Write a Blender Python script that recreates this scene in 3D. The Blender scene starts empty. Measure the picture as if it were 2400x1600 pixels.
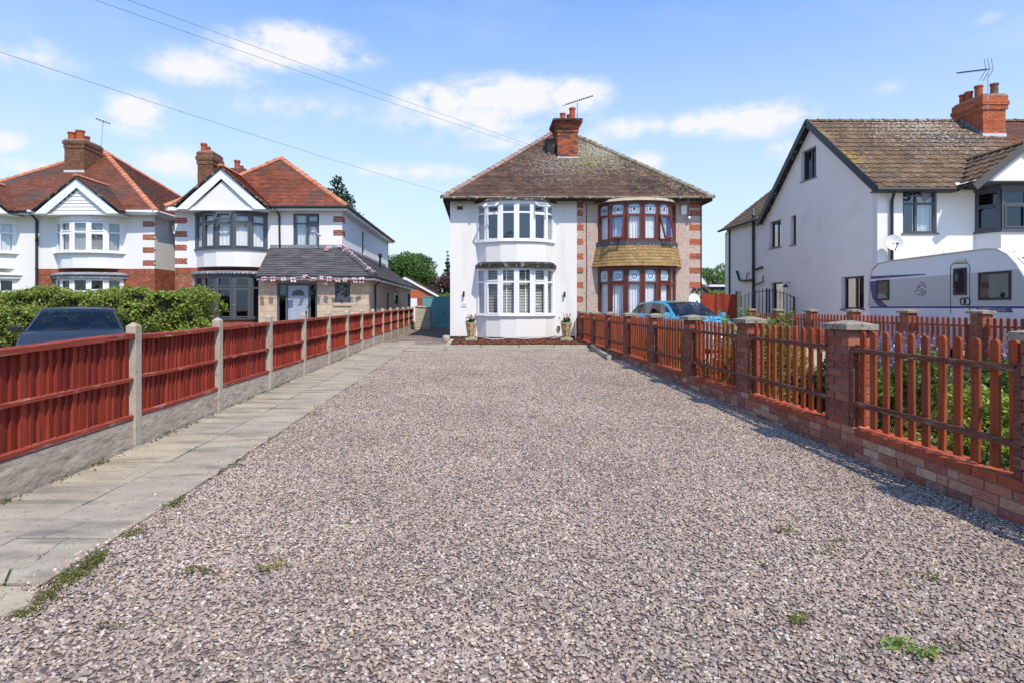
import bpy, math, random
import numpy as np
from mathutils import Vector, Matrix, Euler
R = random.Random(7)
RN = np.random.RandomState(11)
sc = bpy.context.scene
col = sc.collection
F = 1430.0; CX = 1125.0; CY = 720.0; EYE = 1.40      # focal length and principal point used to survey the place
def px(x, Y): return (x-CX)*Y/F
def pz(y, Y): return EYE+(CY-y)*Y/F
def gz(y): return min(max((y-5.0)*.0117, 0.0), .32)   # the ground rises gently away from the street
# ------------------------------------------------------------------ camera, sky, sun, exposure
cd = bpy.data.cameras.new('camera'); cam = bpy.data.objects.new('camera', cd); col.objects.link(cam)
cam.location = (0, 0, EYE); cam.rotation_euler = (math.pi/2, 0, 0)
cd.sensor_width = 36; cd.lens = F/2400*36; cd.shift_x = 75/2400; cd.shift_y = -80/2400
cd.clip_start = .05; cd.clip_end = 3000
sc.camera = cam
SUN = Vector((.38, -.78, 1.20)).normalized()
sd = bpy.data.lights.new('sun', 'SUN'); so = bpy.data.objects.new('sun', sd); col.objects.link(so)
sd.energy = 4.7; sd.angle = math.radians(.53); sd.color = (1, .905, .76)
so.rotation_euler = (-SUN).to_track_quat('-Z', 'Y').to_euler(); so.location = (6, -12, 20)
W = bpy.data.worlds.new('World'); sc.world = W; W.use_nodes = True
sc.view_settings.view_transform = 'Standard'; sc.view_settings.look = 'None'
sc.view_settings.exposure = 0.0; sc.view_settings.gamma = 1.0; sc.view_settings.use_curve_mapping = False
sc.render.engine = 'CYCLES'
sc.cycles.max_bounces = 6; sc.cycles.transparent_max_bounces = 12
def build_world():
    nt = W.node_tree; nt.nodes.clear(); N = nt.nodes.new; L = nt.links.new
    out = N('ShaderNodeOutputWorld'); bg = N('ShaderNodeBackground'); bg.inputs[1].default_value = .135
    sky = N('ShaderNodeTexSky'); sky.sky_type = 'NISHITA'; sky.sun_disc = False
    sky.sun_elevation = math.asin(SUN.z); sky.sun_rotation = math.atan2(SUN.x, SUN.y)
    sky.altitude = 100; sky.air_density = 1.0; sky.dust_density = .6; sky.ozone_density = 2.0
    tc = N('ShaderNodeTexCoord'); sep = N('ShaderNodeSeparateXYZ'); L(tc.outputs['Generated'], sep.inputs[0])
    def m(op, a, b=None, c=None, clamp=False):
        n = N('ShaderNodeMath'); n.operation = op; n.use_clamp = clamp
        for i, v in enumerate((a, b, c)):
            if v is None: continue
            if isinstance(v, (int, float)): n.inputs[i].default_value = v
            else: L(v, n.inputs[i])
        return n.outputs[0]
    az = m('ARCTAN2', sep.outputs[0], sep.outputs[1]); el = m('ARCSINE', sep.outputs[2])
    cmb = N('ShaderNodeCombineXYZ'); L(az, cmb.inputs[0]); L(el, cmb.inputs[1])
    blobs = [(700,112,150,46,1),(600,118,120,42,.9),(480,160,150,42,.75),(800,140,80,30,.6),(330,262,85,38,1),(90,135,120,38,.6),(15,130,60,30,.6),(1170,225,170,46,1.05),(1020,240,90,42,1),
             (1320,228,110,44,1.0),(1130,275,260,50,.72),(1770,280,130,40,1.05),(1640,290,110,28,.8),(1500,300,130,30,.62),(400,378,90,36,.75),(20,335,62,25,.85),
             (60,395,90,26,.75),(1500,378,60,24,.8),(960,402,150,22,.6),(1860,350,80,28,.6),(860,140,60,24,.45),(2090,205,60,16,.35),(2320,40,50,16,.3),(300,300,150,30,.4),(1250,330,300,40,.45),(700,250,260,40,.42)]
    cur = None
    for (bx, by, rx, ry, amp) in blobs:
        a = math.atan((bx-CX)/F); e = math.atan((CY-by)/F*math.cos(a)); ca = math.cos(a)**2
        s = N('ShaderNodeVectorMath'); s.operation = 'SUBTRACT'; L(cmb.outputs[0], s.inputs[0]); s.inputs[1].default_value = (a, e, 0)
        q = N('ShaderNodeVectorMath'); q.operation = 'MULTIPLY'; L(s.outputs[0], q.inputs[0]); q.inputs[1].default_value = (1/(rx/F*ca*1.42), 1/(ry/F*1.42), 0)
        l = N('ShaderNodeVectorMath'); l.operation = 'LENGTH'; L(q.outputs[0], l.inputs[0])
        v = m('MULTIPLY', m('SUBTRACT', 1.0, l.outputs['Value'], clamp=True), amp)
        cur = v if cur is None else m('MAXIMUM', cur, v)
    def noise(scale, det, stretch, off=0):
        mp = N('ShaderNodeMapping'); mp.inputs['Scale'].default_value = (1, 1, stretch); mp.inputs['Location'].default_value = (off, off, off)
        L(tc.outputs['Generated'], mp.inputs[0]); n = N('ShaderNodeTexNoise'); n.inputs['Scale'].default_value = scale; n.inputs['Detail'].default_value = det
        n.inputs['Roughness'].default_value = .58; L(mp.outputs[0], n.inputs['Vector']); return n.outputs[0]
    n1 = noise(13, 9, 2.0); n2 = noise(42, 9, 1.5, 3)
    nn = m('ADD', m('MULTIPLY', m('SUBTRACT', n1, .5), 2.6), m('MULTIPLY', m('SUBTRACT', n2, .5), 1.5))
    dens = m('ADD', cur, m('MULTIPLY', nn, m('ADD', m('MULTIPLY', cur, .85), .06)))
    mr = N('ShaderNodeMapRange'); mr.interpolation_type = 'SMOOTHSTEP'; L(dens, mr.inputs[0])
    mr.inputs[1].default_value = .06; mr.inputs[2].default_value = .74
    # thin scattered cloud over the rest of the sky
    mr2 = N('ShaderNodeMapRange'); L(noise(3.1, 7, 2.4, 9), mr2.inputs[0]); mr2.inputs[1].default_value = .50; mr2.inputs[2].default_value = .82; mr2.inputs[4].default_value = .28
    cl = m('MAXIMUM', mr.outputs[0], mr2.outputs[0])
    # pale band above the horizon
    hz = N('ShaderNodeMapRange'); L(sep.outputs[2], hz.inputs[0]); hz.inputs[1].default_value = 0; hz.inputs[2].default_value = .50; hz.inputs[3].default_value = .95; hz.inputs[4].default_value = 0
    tint = N('ShaderNodeMix'); tint.data_type = 'RGBA'; tint.blend_type = 'MULTIPLY'; tint.inputs[0].default_value = 1
    L(sky.outputs[0], tint.inputs[6]); tint.inputs[7].default_value = (1.24, 1.68, 2.12, 1)
    mh = N('ShaderNodeMix'); mh.data_type = 'RGBA'; L(hz.outputs[0], mh.inputs[0]); L(tint.outputs[2], mh.inputs[6]); mh.inputs[7].default_value = (5.75, 6.2, 7.1, 1)
    mc = N('ShaderNodeMix'); mc.data_type = 'RGBA'; L(cl, mc.inputs[0]); L(mh.outputs[2], mc.inputs[6]); mc.inputs[7].default_value = (7.0, 7.05, 7.25, 1)
    L(mc.outputs[2], bg.inputs[0]); L(bg.outputs[0], out.inputs[0])
build_world()

# ------------------------------------------------------------------ mesh helpers
class MB:
    def __init__(s): s.v = []; s.f = []; s.m = []
    def add(s, vs, fs, m=0):
        n = len(s.v); s.v.extend(tuple(v) for v in vs); s.f.extend(tuple(i+n for i in f) for f in fs); s.m.extend([m]*len(fs)); return s
    BF = [(0,3,2,1),(4,5,6,7),(0,1,5,4),(1,2,6,5),(2,3,7,6),(3,0,4,7)]
    def box(s, x0, x1, y0, y1, z0, z1, m=0):
        return s.add([(x0,y0,z0),(x1,y0,z0),(x1,y1,z0),(x0,y1,z0),(x0,y0,z1),(x1,y0,z1),(x1,y1,z1),(x0,y1,z1)], MB.BF, m)
    def cbox(s, x0, x1, y0, y1, z0, z1, c=.004, m=0):   # box with chamfered top edges
        return s.add([(x0,y0,z0),(x1,y0,z0),(x1,y1,z0),(x0,y1,z0),(x0,y0,z1-c),(x1,y0,z1-c),(x1,y1,z1-c),(x0,y1,z1-c),
                      (x0+c,y0+c,z1),(x1-c,y0+c,z1),(x1-c,y1-c,z1),(x0+c,y1-c,z1)],
                     [(0,3,2,1),(0,1,5,4),(1,2,6,5),(2,3,7,6),(3,0,4,7),(4,5,9,8),(5,6,10,9),(6,7,11,10),(7,4,8,11),(8,9,10,11)], m)
    def lbox(s, fr, u0, u1, n0, n1, z0, z1, m=0):
        o, u, n = fr
        def q(a, b, c): return (o[0]+u[0]*a+n[0]*b, o[1]+u[1]*a+n[1]*b, c)
        # frame handedness: u x n = +z for a right-handed box
        fl = (u[0]*n[1]-u[1]*n[0]) < 0
        vs = [q(u0,n0,z0),q(u1,n0,z0),q(u1,n1,z0),q(u0,n1,z0),q(u0,n0,z1),q(u1,n0,z1),q(u1,n1,z1),q(u0,n1,z1)]
        return s.add(vs, [f[::-1] for f in MB.BF] if fl else MB.BF, m)
    def prism(s, poly, vec, m=0):
        k = len(poly); a = [Vector(p) for p in poly]; b = [p+Vector(vec) for p in a]
        nrm = Vector((0,0,0))
        for i in range(k): nrm += a[i].cross(a[(i+1)%k])
        fs = [tuple(range(k))[::-1], tuple(range(k,2*k))]+[(i,(i+1)%k,(i+1)%k+k,i+k) for i in range(k)]
        if nrm.dot(Vector(vec)) < 0: fs = [f[::-1] for f in fs]
        return s.add(a+b, fs, m)
    def bar(s, a, b, w, h, m=0, up=(0,0,1)):
        a = Vector(a); b = Vector(b); d = (b-a).normalized(); x = d.cross(Vector(up))
        if x.length < 1e-4: x = d.cross(Vector((1,0,0)))
        x.normalize(); y = x.cross(d); x *= w/2; y *= h/2
        vs = [a-x-y,a+x-y,a+x+y,a-x+y,b-x-y,b+x-y,b+x+y,b-x+y]
        return s.add(vs, [(0,1,2,3),(7,6,5,4),(0,4,5,1),(1,5,6,2),(2,6,7,3),(3,7,4,0)], m)
    def tube(s, pts, r, n=6, m=0, cap=True):
        pts = [Vector(p) for p in pts]; rs = r if isinstance(r, (list, tuple)) else [r]*len(pts); base = len(s.v)
        ref = None
        for i, p in enumerate(pts):
            d = (pts[min(i+1,len(pts)-1)]-pts[max(i-1,0)]).normalized()
            if ref is None: ref = d.cross(Vector((0,0,1))); ref = ref if ref.length > .1 else d.cross(Vector((1,0,0)))
            ref = (ref-d*ref.dot(d)).normalized(); y = d.cross(ref)
            for k in range(n):
                t = 2*math.pi*k/n; s.v.append(tuple(p+ref*math.cos(t)*rs[i]+y*math.sin(t)*rs[i]))
        for i in range(len(pts)-1):
            for k in range(n):
                a = base+i*n+k; b = base+i*n+(k+1)%n; s.f.append((a,b,b+n,a+n)); s.m.append(m)
        if cap:
            s.f.append(tuple(base+k for k in range(n))[::-1]); s.m.append(m)
            s.f.append(tuple(base+(len(pts)-1)*n+k for k in range(n))); s.m.append(m)
        return s
    def lathe(s, c, prof, n=16, m=0):
        c = Vector(c); base = len(s.v)
        for (r, z) in prof:
            for k in range(n):
                t = 2*math.pi*k/n; s.v.append((c.x+r*math.cos(t), c.y+r*math.sin(t), c.z+z))
        for i in range(len(prof)-1):
            for k in range(n):
                a = base+i*n+k; b = base+i*n+(k+1)%n; s.f.append((a,b,b+n,a+n)); s.m.append(m)
        s.f.append(tuple(base+(len(prof)-1)*n+k for k in range(n))); s.m.append(m)
        s.f.append(tuple(base+k for k in range(n))[::-1]); s.m.append(m)
        return s
    def mesh(s, name, mats, smooth=False):
        me = bpy.data.meshes.new(name); me.from_pydata(s.v, [], s.f)
        for mt in (mats if isinstance(mats, (list, tuple)) else [mats]): me.materials.append(mt)
        if any(s.m): me.polygons.foreach_set('material_index', s.m)
        if smooth: me.polygons.foreach_set('use_smooth', [True]*len(me.polygons))
        me.update(); return me
    def build(s, name, mats, parent=None, smooth=False, world=True, **tags):
        o = bpy.data.objects.new(name, s.mesh(name, mats, smooth)); col.objects.link(o)
        if parent is not None: attach(o, parent, world)
        tag(o, **tags); return o
WM = {}
def attach(o, parent, world=True):
    o.parent = parent
    if world and parent.name in WM: o.matrix_parent_inverse = WM[parent.name].inverted()
def tag(o, label=None, cat=None, group=None, kind=None):
    if label: o['label'] = label
    if cat: o['category'] = cat
    if group: o['group'] = group
    if kind: o['kind'] = kind
    return o
def thing(name, label, cat, loc=(0,0,0), rz=0, group=None):
    o = bpy.data.objects.new(name, None); col.objects.link(o); o.location = loc; o.rotation_euler = (0,0,rz); o.empty_display_size = .2
    WM[o.name] = Matrix.Translation(loc) @ Matrix.Rotation(rz, 4, 'Z'); return tag(o, label, cat, group)
def copy_tree(o, loc, rz=None, label=None, parent=None):
    c = o.copy(); col.objects.link(c)
    if parent is None:
        c.location = loc
        if rz is not None: c.rotation_euler = (0,0,rz)
        if label: c['label'] = label
    else: c.parent = parent
    for ch in list(o.children): copy_tree(ch, None, parent=c)
    return c
CAMP = Vector((0,0,EYE))
def pieces(name, items, protos, mats, parent, lim=300, smooth=False, world=True):
    """items: (Matrix, proto index). The pieces that show largest become objects, the rest one joined part."""
    def score(it):
        p = it[0].to_translation(); d = (p-CAMP).length
        x = CX+F*p.x/max(p.y, .1); vis = 1 if (-60 < x < 2460 and p.y > .5) else .05
        return -vis/d
    items = sorted(items, key=score)
    mes = [p.mesh(name, mats, smooth) for p in protos]
    for M_, k in items[:lim]:
        o = bpy.data.objects.new(name, mes[k]); col.objects.link(o); attach(o, parent, world); o.matrix_basis = M_
    if len(items) > lim:
        mb = MB()
        for M_, k in items[lim:]:
            mb.add([M_ @ Vector(v) for v in protos[k].v], protos[k].f); mb.m[-len(protos[k].f):] = protos[k].m
        mb.build(name, mats, parent, smooth, world, kind='stuff')
def np_obj(name, V, T, mat, parent=None, **tags):
    me = bpy.data.meshes.new(name); n = len(V); k = T.shape[1]; nf = len(T)
    me.vertices.add(n); me.vertices.foreach_set('co', V.astype(np.float32).ravel())
    me.loops.add(nf*k); me.loops.foreach_set('vertex_index', T.astype(np.int32).ravel())
    me.polygons.add(nf); me.polygons.foreach_set('loop_start', np.arange(0, nf*k, k, dtype=np.int32)); me.polygons.foreach_set('loop_total', np.full(nf, k, dtype=np.int32))
    me.update(calc_edges=True); me.materials.append(mat)
    o = bpy.data.objects.new(name, me); col.objects.link(o)
    if parent is not None: attach(o, parent)
    return tag(o, **tags)

# ------------------------------------------------------------------ materials
def new_mat(name):
    m = bpy.data.materials.new(name); m.use_nodes = True; nt = m.node_tree; nt.nodes.clear(); return m, nt, nt.nodes.new, nt.links.new
def M(name, cols, rough=.8, var=.25, vs=3.0, bump=.0, bs=60, spec=.12, metal=0, dirt=None, island=True, stretch=(1,1,1), fine=.0, fs=40, coat=0, spot=None, trans=0, bd=.01, patch=None):
    m, nt, N, L = new_mat(name)
    out = N('ShaderNodeOutputMaterial'); b = N('ShaderNodeBsdfPrincipled'); L(b.outputs[0], out.inputs[0])
    b.inputs['Roughness'].default_value = rough; b.inputs['Metallic'].default_value = metal; b.inputs['Specular IOR Level'].default_value = spec
    if coat: b.inputs['Coat Weight'].default_value = coat; b.inputs['Coat Roughness'].default_value = .05
    g = N('ShaderNodeNewGeometry')
    def math_(op, a, c=None):
        n = N('ShaderNodeMath'); n.operation = op
        for i, v in enumerate((a, c)):
            if v is None: continue
            if isinstance(v, (int, float)): n.inputs[i].default_value = v
            else: L(v, n.inputs[i])
        return n.outputs[0]
    cols = [cols] if not isinstance(cols[0], (tuple, list)) else cols
    if len(cols) > 1:
        oi = N('ShaderNodeObjectInfo'); r = math_('FRACT', math_('ADD', oi.outputs['Random'], g.outputs['Random Per Island'] if island else 0.0))
        cr = N('ShaderNodeValToRGB'); L(r, cr.inputs[0]); els = cr.color_ramp.elements
        els.remove(els[1]); els[0].position = 0; els[0].color = (*cols[0], 1)
        for i, c in enumerate(cols[1:], 1): e = els.new(i/(len(cols)-1 if len(cols) < 9 else len(cols))); e.color = (*c, 1)
        if len(cols) > 8: cr.color_ramp.interpolation = 'CONSTANT'
        c0 = cr.outputs[0]
    else:
        rgb = N('ShaderNodeRGB'); rgb.outputs[0].default_value = (*cols[0], 1); c0 = rgb.outputs[0]
    mp = N('ShaderNodeMapping'); mp.inputs['Scale'].default_value = stretch; L(g.outputs['Position'], mp.inputs[0])
    def noise(sc_, det=4, src=None):
        n = N('ShaderNodeTexNoise'); n.inputs['Scale'].default_value = sc_; n.inputs['Detail'].default_value = det; L(src or mp.outputs[0], n.inputs['Vector']); return n.outputs[0]
    def mulv(c, fac_socket, lo, hi, a=.25, z=.75):
        mr = N('ShaderNodeMapRange'); L(fac_socket, mr.inputs[0]); mr.inputs[1].default_value = a; mr.inputs[2].default_value = z; mr.inputs[3].default_value = lo; mr.inputs[4].default_value = hi
        mx = N('ShaderNodeMix'); mx.data_type = 'RGBA'; mx.blend_type = 'MULTIPLY'; mx.inputs[0].default_value = 1; L(c, mx.inputs[6]); L(mr.outputs[0], mx.inputs[7]); return mx.outputs[2]
    if var: c0 = mulv(c0, noise(vs, 5), 1-var, 1+var)
    if fine: c0 = mulv(c0, noise(fs, 3), 1-fine, 1+fine)
    def mixin(c, colr, lo, hi, sc_, extra=None, det=6, st=None):
        src = None
        if st:
            m2 = N('ShaderNodeMapping'); m2.inputs['Scale'].default_value = st; L(g.outputs['Position'], m2.inputs[0]); src = m2.outputs[0]
        mr = N('ShaderNodeMapRange'); n = noise(sc_, det, src)
        if extra is not None: n = math_('ADD', n, extra)
        L(n, mr.inputs[0]); mr.inputs[1].default_value = lo; mr.inputs[2].default_value = hi
        mx = N('ShaderNodeMix'); mx.data_type = 'RGBA'; L(mr.outputs[0], mx.inputs[0]); L(c, mx.inputs[6]); mx.inputs[7].default_value = (*colr, 1); return mx.outputs[2]
    for d in (dirt or []): c0 = mixin(c0, *d)
    for (ctr, rad, colr, amt, sc_) in (spot or []):        # lichen or staining that grows round one place
        v = N('ShaderNodeVectorMath'); v.operation = 'DISTANCE'; L(g.outputs['Position'], v.inputs[0]); v.inputs[1].default_value = ctr
        e = math_('MULTIPLY', math_('SUBTRACT', 1.0, math_('DIVIDE', v.outputs['Value'], rad)), amt)
        c0 = mixin(c0, colr, .60, .68, sc_, e)
    L(c0, b.inputs['Base Color'])
    if bump:
        bn = N('ShaderNodeBump'); bn.inputs['Strength'].default_value = bump; bn.inputs['Distance'].default_value = bd; L(noise(bs, 6), bn.inputs['Height']); L(bn.outputs[0], b.inputs['Normal'])
    if trans:
        t = N('ShaderNodeBsdfTranslucent'); L(c0, t.inputs[0]); mx = N('ShaderNodeMixShader'); mx.inputs[0].default_value = trans
        L(b.outputs[0], mx.inputs[1]); L(t.outputs[0], mx.inputs[2]); L(mx.outputs[0], out.inputs[0])
    return m
def glass(name, tint=(.75,.8,.82), refl=.12, gc=(.72,.86,1)):
    m, nt, N, L = new_mat(name)
    out = N('ShaderNodeOutputMaterial'); tr = N('ShaderNodeBsdfTransparent'); tr.inputs[0].default_value = (*tint, 1)
    gl = N('ShaderNodeBsdfGlossy'); gl.inputs['Roughness'].default_value = .015; gl.inputs[0].default_value = (*gc, 1)
    fr = N('ShaderNodeFresnel'); fr.inputs[0].default_value = 1.5
    ad = N('ShaderNodeMath'); ad.operation = 'ADD'; ad.inputs[1].default_value = refl; ad.use_clamp = True; L(fr.outputs[0], ad.inputs[0])
    g = N('ShaderNodeNewGeometry'); io = N('ShaderNodeMath'); io.operation = 'MULTIPLY_ADD'; L(g.outputs['Backfacing'], io.inputs[0]); io.inputs[1].default_value = -.83333; io.inputs[2].default_value = 1.5; L(io.outputs[0], fr.inputs[0])
    nz = N('ShaderNodeTexNoise'); nz.inputs['Scale'].default_value = 2.5; L(g.outputs['Position'], nz.inputs['Vector'])
    bp = N('ShaderNodeBump'); bp.inputs['Strength'].default_value = .05; bp.inputs['Distance'].default_value = .02; L(nz.outputs[0], bp.inputs['Height']); L(bp.outputs[0], gl.inputs['Normal'])
    mx = N('ShaderNodeMixShader'); L(ad.outputs[0], mx.inputs[0]); L(tr.outputs[0], mx.inputs[1]); L(gl.outputs[0], mx.inputs[2]); L(mx.outputs[0], out.inputs[0])
    return m
MT = {}
MT['render_white'] = M('white painted render', (.77,.755,.73), .85, .03, .8, bump=.25, bs=45, dirt=[((.62,.53,.42), .60, .95, .55, None, 6)], fine=.02, bd=.006)
MT['render_white3'] = M('white render with rain stains', (.755,.735,.70), .85, .035, .8, bump=.22, bs=45, dirt=[((.58,.53,.45), .54, .9, .9, None, 8, (2,2,.4))], fine=.02, bd=.006, patch=None)
MT['render_gable'] = M('off white painted render', (0.905,0.834,0.770), .88, .04, .7, bump=.3, bs=30, dirt=[((.6,.57,.53), .58, .95, .9, None, 6)], fine=.03, bd=.006)
MT['roughcast'] = M('white roughcast', (.79,.78,.77), .9, .04, 1, bump=.9, bs=55, fine=.06, fs=60, bd=.012)
MT['pebble'] = M('pebbledash', (.56,.44,.37), .9, .08, 1.2, bump=1.0, bs=60, dirt=[((.34,.22,.17), .50, .60, 38, None, 2), ((.66,.60,.56), .56, .66, 50, None, 2)], bd=.012)
MT['mortar'] = M('mortar', (.36,.32,.27), .95, .2, 6, bump=.5, bs=80)
MT['mortar_dark'] = M('weathered mortar', (.24,.20,.17), .95, .3, 6, bump=.5, bs=80)
MT['brick_garden'] = M('garden wall brick', [(.30,.105,.06),(.46,.18,.10),(.54,.30,.18),(.38,.13,.09),(.26,.11,.09),(.60,.38,.25),(.44,.16,.09),(.50,.20,.13)], .9, .22, 16, bump=.6, bs=120, fine=.12, fs=90, dirt=[((.42,.33,.27), .60, .78, 14, None, 4)], bd=.006)
MT['brick_pillar'] = M('pillar brick', [(.26,.085,.055),(.33,.11,.065),(.20,.07,.055),(.38,.14,.08),(.24,.11,.09)], .9, .22, 14, bump=.6, bs=120, fine=.12, fs=90, bd=.006)
MT['brick_coping'] = M('red coping brick', [(.38,.085,.04),(.43,.11,.05),(.32,.075,.038)], .75, .18, 10, bump=.4, bs=90, fine=.1, fs=80, dirt=[((.14,.07,.05), .60, .8, 9, None, 5)], bd=.004)
MT['brick_house'] = M('house brick', [(.36,.10,.055),(.28,.085,.055),(.44,.15,.075),(.24,.09,.07),(.40,.12,.06)], .9, .2, 8, bump=.4, bs=80)
MT['brick_side'] = M('side wall brick', [(.42,.11,.06),(.37,.095,.05),(.47,.14,.075)], .9, .2, 8, bump=.4, bs=80)
MT['brick_quoin'] = M('quoin brick', [(.44,.10,.045),(.48,.125,.055),(.40,.09,.045),(.46,.12,.05),(.13,.085,.08)], .85, .15, 8, bump=.3, bs=80)
MT['brick_chimney3'] = M('red and blue chimney brick', [(0.408,0.098,0.043),(0.442,0.139,0.051),(0.093,0.070,0.076),(0.425,0.123,0.051),(0.102,0.066,0.064),(0.391,0.098,0.043)], .85, .18, 8, bump=.3, bs=80)
MT['brick_chimney1'] = M('brown chimney brick', [(.17,.085,.055),(.22,.11,.065),(.13,.075,.055),(.27,.12,.07)], .95, .25, 7, bump=.4, bs=80, dirt=[((.10,.10,.06), .58, .75, 5, None, 5)])
MT['brick_chimney4'] = M('orange chimney brick', [(0.464,0.133,0.060),(0.400,0.101,0.048),(0.496,0.164,0.080),(0.432,0.117,0.072)], .85, .18, 8, bump=.3, bs=80)
MT['stone'] = M('sawn stone block', [(.56,.44,.31),(.50,.40,.29),(.60,.47,.34),(.58,.41,.27),(.52,.43,.33)], .85, .12, 4, bump=.3, bs=50, fine=.05, dirt=[((.58,.36,.20), .60, .8, 2.5, None, 4)])
TILE3 = [(.115,.070,.055),(.15,.090,.068),(.10,.066,.055),(.18,.10,.07),(.13,.09,.07)]
MT['tile3'] = M('old brown roof tile', TILE3, .9, .3, 2.0, bump=.5, bs=70, fine=.2, fs=14, dirt=[((0.184,0.175,0.135), .58, .75, 3, None, 6), ((0.064,0.051,0.045), .55, .7, 1.3, None, 5)],
      spot=[((4.75,25.0,7.7), 2.3, (.46,.44,.36), .20, 17), ((4.2,24.2,7.1), 1.7, (.28,.26,.10), .14, 9), ((2.9,23.9,7.0), 1.7, (.34,.31,.28), .12, 15), ((7.2,22.8,6.2), 1.5, (.30,.28,.18), .08, 9)])
MT['tile_red'] = M('red clay roof tile', [(0.258,0.083,0.048),(0.213,0.066,0.042),(0.304,0.106,0.058),(0.182,0.066,0.046),(0.243,0.086,0.058)], .9, .3, 1.4, bump=.5, bs=60, fine=.15, fs=10, dirt=[((.13,.10,.085), .50, .72, .9, None, 6)])
MT['tile_red1'] = M('red and grey clay roof tile', [(0.255,0.096,0.062),(0.204,0.080,0.055),(0.306,0.120,0.070),(0.170,0.080,0.062)], .9, .3, 1.4, bump=.5, bs=60, fine=.15, fs=10, dirt=[((.12,.10,.095), .44, .68, .7, None, 6)])
MT['tile4'] = M('brown concrete roof tile', [(0.132,0.086,0.056),(0.159,0.104,0.065),(0.113,0.077,0.050),(0.200,0.133,0.083),(0.146,0.093,0.059)], .9, .25, 2.5, bump=.5, bs=50, fine=.2, fs=16, dirt=[((.29,.225,.155), .60, .74, 5, None, 5), ((.09,.07,.06), .52, .70, .9, None, 5)],
      spot=[((16.4,22.9,8.3), 2.8, (.44,.42,.36), .12, 14), ((12.3,20.6,6.4), 1.0, (.42,.27,.06), .16, 12), ((12.3,22.2,7.7), .8, (.40,.32,.12), .12, 12)])
MT['slate'] = M('grey concrete slate', [(.085,.08,.085),(.11,.10,.105),(.07,.068,.075),(.13,.12,.12)], .75, .15, 3, bump=.3, bs=40, fine=.1)
MT['hang_tile'] = M('tan hung tile', [(0.360,0.231,0.099),(0.331,0.217,0.092),(0.302,0.196,0.086),(0.382,0.259,0.125)], .85, .2, 4, bump=.4, bs=60, fine=.12, fs=20, dirt=[((.50,.17,.04), .62, .8, 2.2, None, 5, (1.6,1.6,.25)), ((.14,.10,.06), .60, .85, 3.0, None, 5)])
MT['ridge_orange'] = M('orange ridge tile', [(.52,.20,.11),(.46,.17,.10),(.56,.24,.14)], .85, .2, 5, bump=.3, bs=60, dirt=[((.50,.44,.38), .62, .8, 6, None, 5)])
MT['ridge3'] = M('pinkish ridge tile', [(.32,.20,.17),(.28,.175,.15),(.36,.25,.21)], .8, .2, 5, bump=.3, bs=60, dirt=[((.16,.15,.08), .56, .72, 5, None, 5), ((.55,.50,.46), .62, .78, 9, None, 5)])
MT['ridge3b'] = M('grey ridge tile with moss', [(.30,.26,.20),(.26,.22,.18),(.34,.29,.23)], .85, .2, 5, bump=.3, bs=60, dirt=[((.13,.13,.06), .5, .68, 6, None, 5)])
MT['pvc'] = M('white window plastic', (.82,.82,.83), .35, .015, 3, spec=.5)
MT['paint_white'] = M('white gloss paint', (.80,.80,.81), .45, .03, 3, spec=.4, dirt=[((.5,.47,.42), .66, .9, 2, None, 5)])
MT['anthracite'] = M('anthracite window plastic', (.075,.085,.10), .4, .03, 3, spec=.5)
MT['mahogany'] = M('mahogany window plastic', (0.136,0.028,0.017), .4, .15, 6, spec=.5, stretch=(1,1,.2))
MT['black'] = M('black plastic', (.018,.018,.022), .5, .05, 4, spec=.5)
MT['black_old'] = M('weathered black paint', (.04,.037,.035), .8, .3, 4, bump=.4, bs=30, dirt=[((.30,.28,.25), .56, .70, 7, None, 5)])
MT['gutter_old'] = M('stained gutter', (.40,.34,.25), .7, .2, 4, bump=.3, bs=30, dirt=[((.12,.10,.08), .52, .70, 3, None, 5)])
MT['lead'] = M('lead flashing', (.22,.23,.25), .7, .2, 5, bump=.4, bs=20, dirt=[((.55,.55,.55), .56, .72, 7, None, 5)])
MT['lead_pale'] = M('pale lead flashing', (.58,.58,.58), .7, .1, 5, bump=.3, bs=20)
MT['terracotta'] = M('terracotta pot', [(0.400,0.104,0.051),(0.352,0.088,0.047)], .8, .15, 5, bump=.2, bs=40, dirt=[((.10,.11,.05), .60, .75, 6, None, 4)])
MT['dark'] = M('dark room', (.035,.034,.036), .95, .1, 1)  # near-black colour standing in for the shade of unlit interiors
MT['curtain'] = M('white net curtain', (.86,.87,.88), .9, .05, 6, trans=.12)
MT['curtain_grey'] = M('grey curtain', (.42,.41,.40), .9, .1, 6)
MT['lace'] = M('patterned net curtain', (.86,.88,.90), .9, .08, 9, trans=.1, dirt=[((.40,.58,.70), .60, .7, 11, None, 3)])
MT['blind'] = M('pale blind slat', (.82,.80,.74), .7, .05, 3)
MT['glass'] = glass('window glass', (.88,.92,.94), .10)
MT['glass_clear'] = glass('clear window glass', (.97,.98,.99), .03)
MT['glass_side'] = glass('side window glass', (.4,.42,.42), -.02)
MT['glass_dark'] = glass('dark window glass', (.35,.38,.40), .05)
MT['glass_car'] = glass('car glass', (.34,.38,.40), .04, (.72,.76,.80))
MT['frost_blue'] = M('frosted blue glass', (.33,.47,.56), .3, .12, 8, spec=.5)
MT['motif_red'] = M('red stained glass', (.20,.06,.07), .3, .1, 8, spec=.5)
MT['motif_blue'] = M('blue stained glass', (.06,.24,.42), .3, .1, 8, spec=.5)
MT['motif_white'] = M('white glass lead line', (.80,.84,.88), .3, .05, 8, spec=.5)
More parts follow.
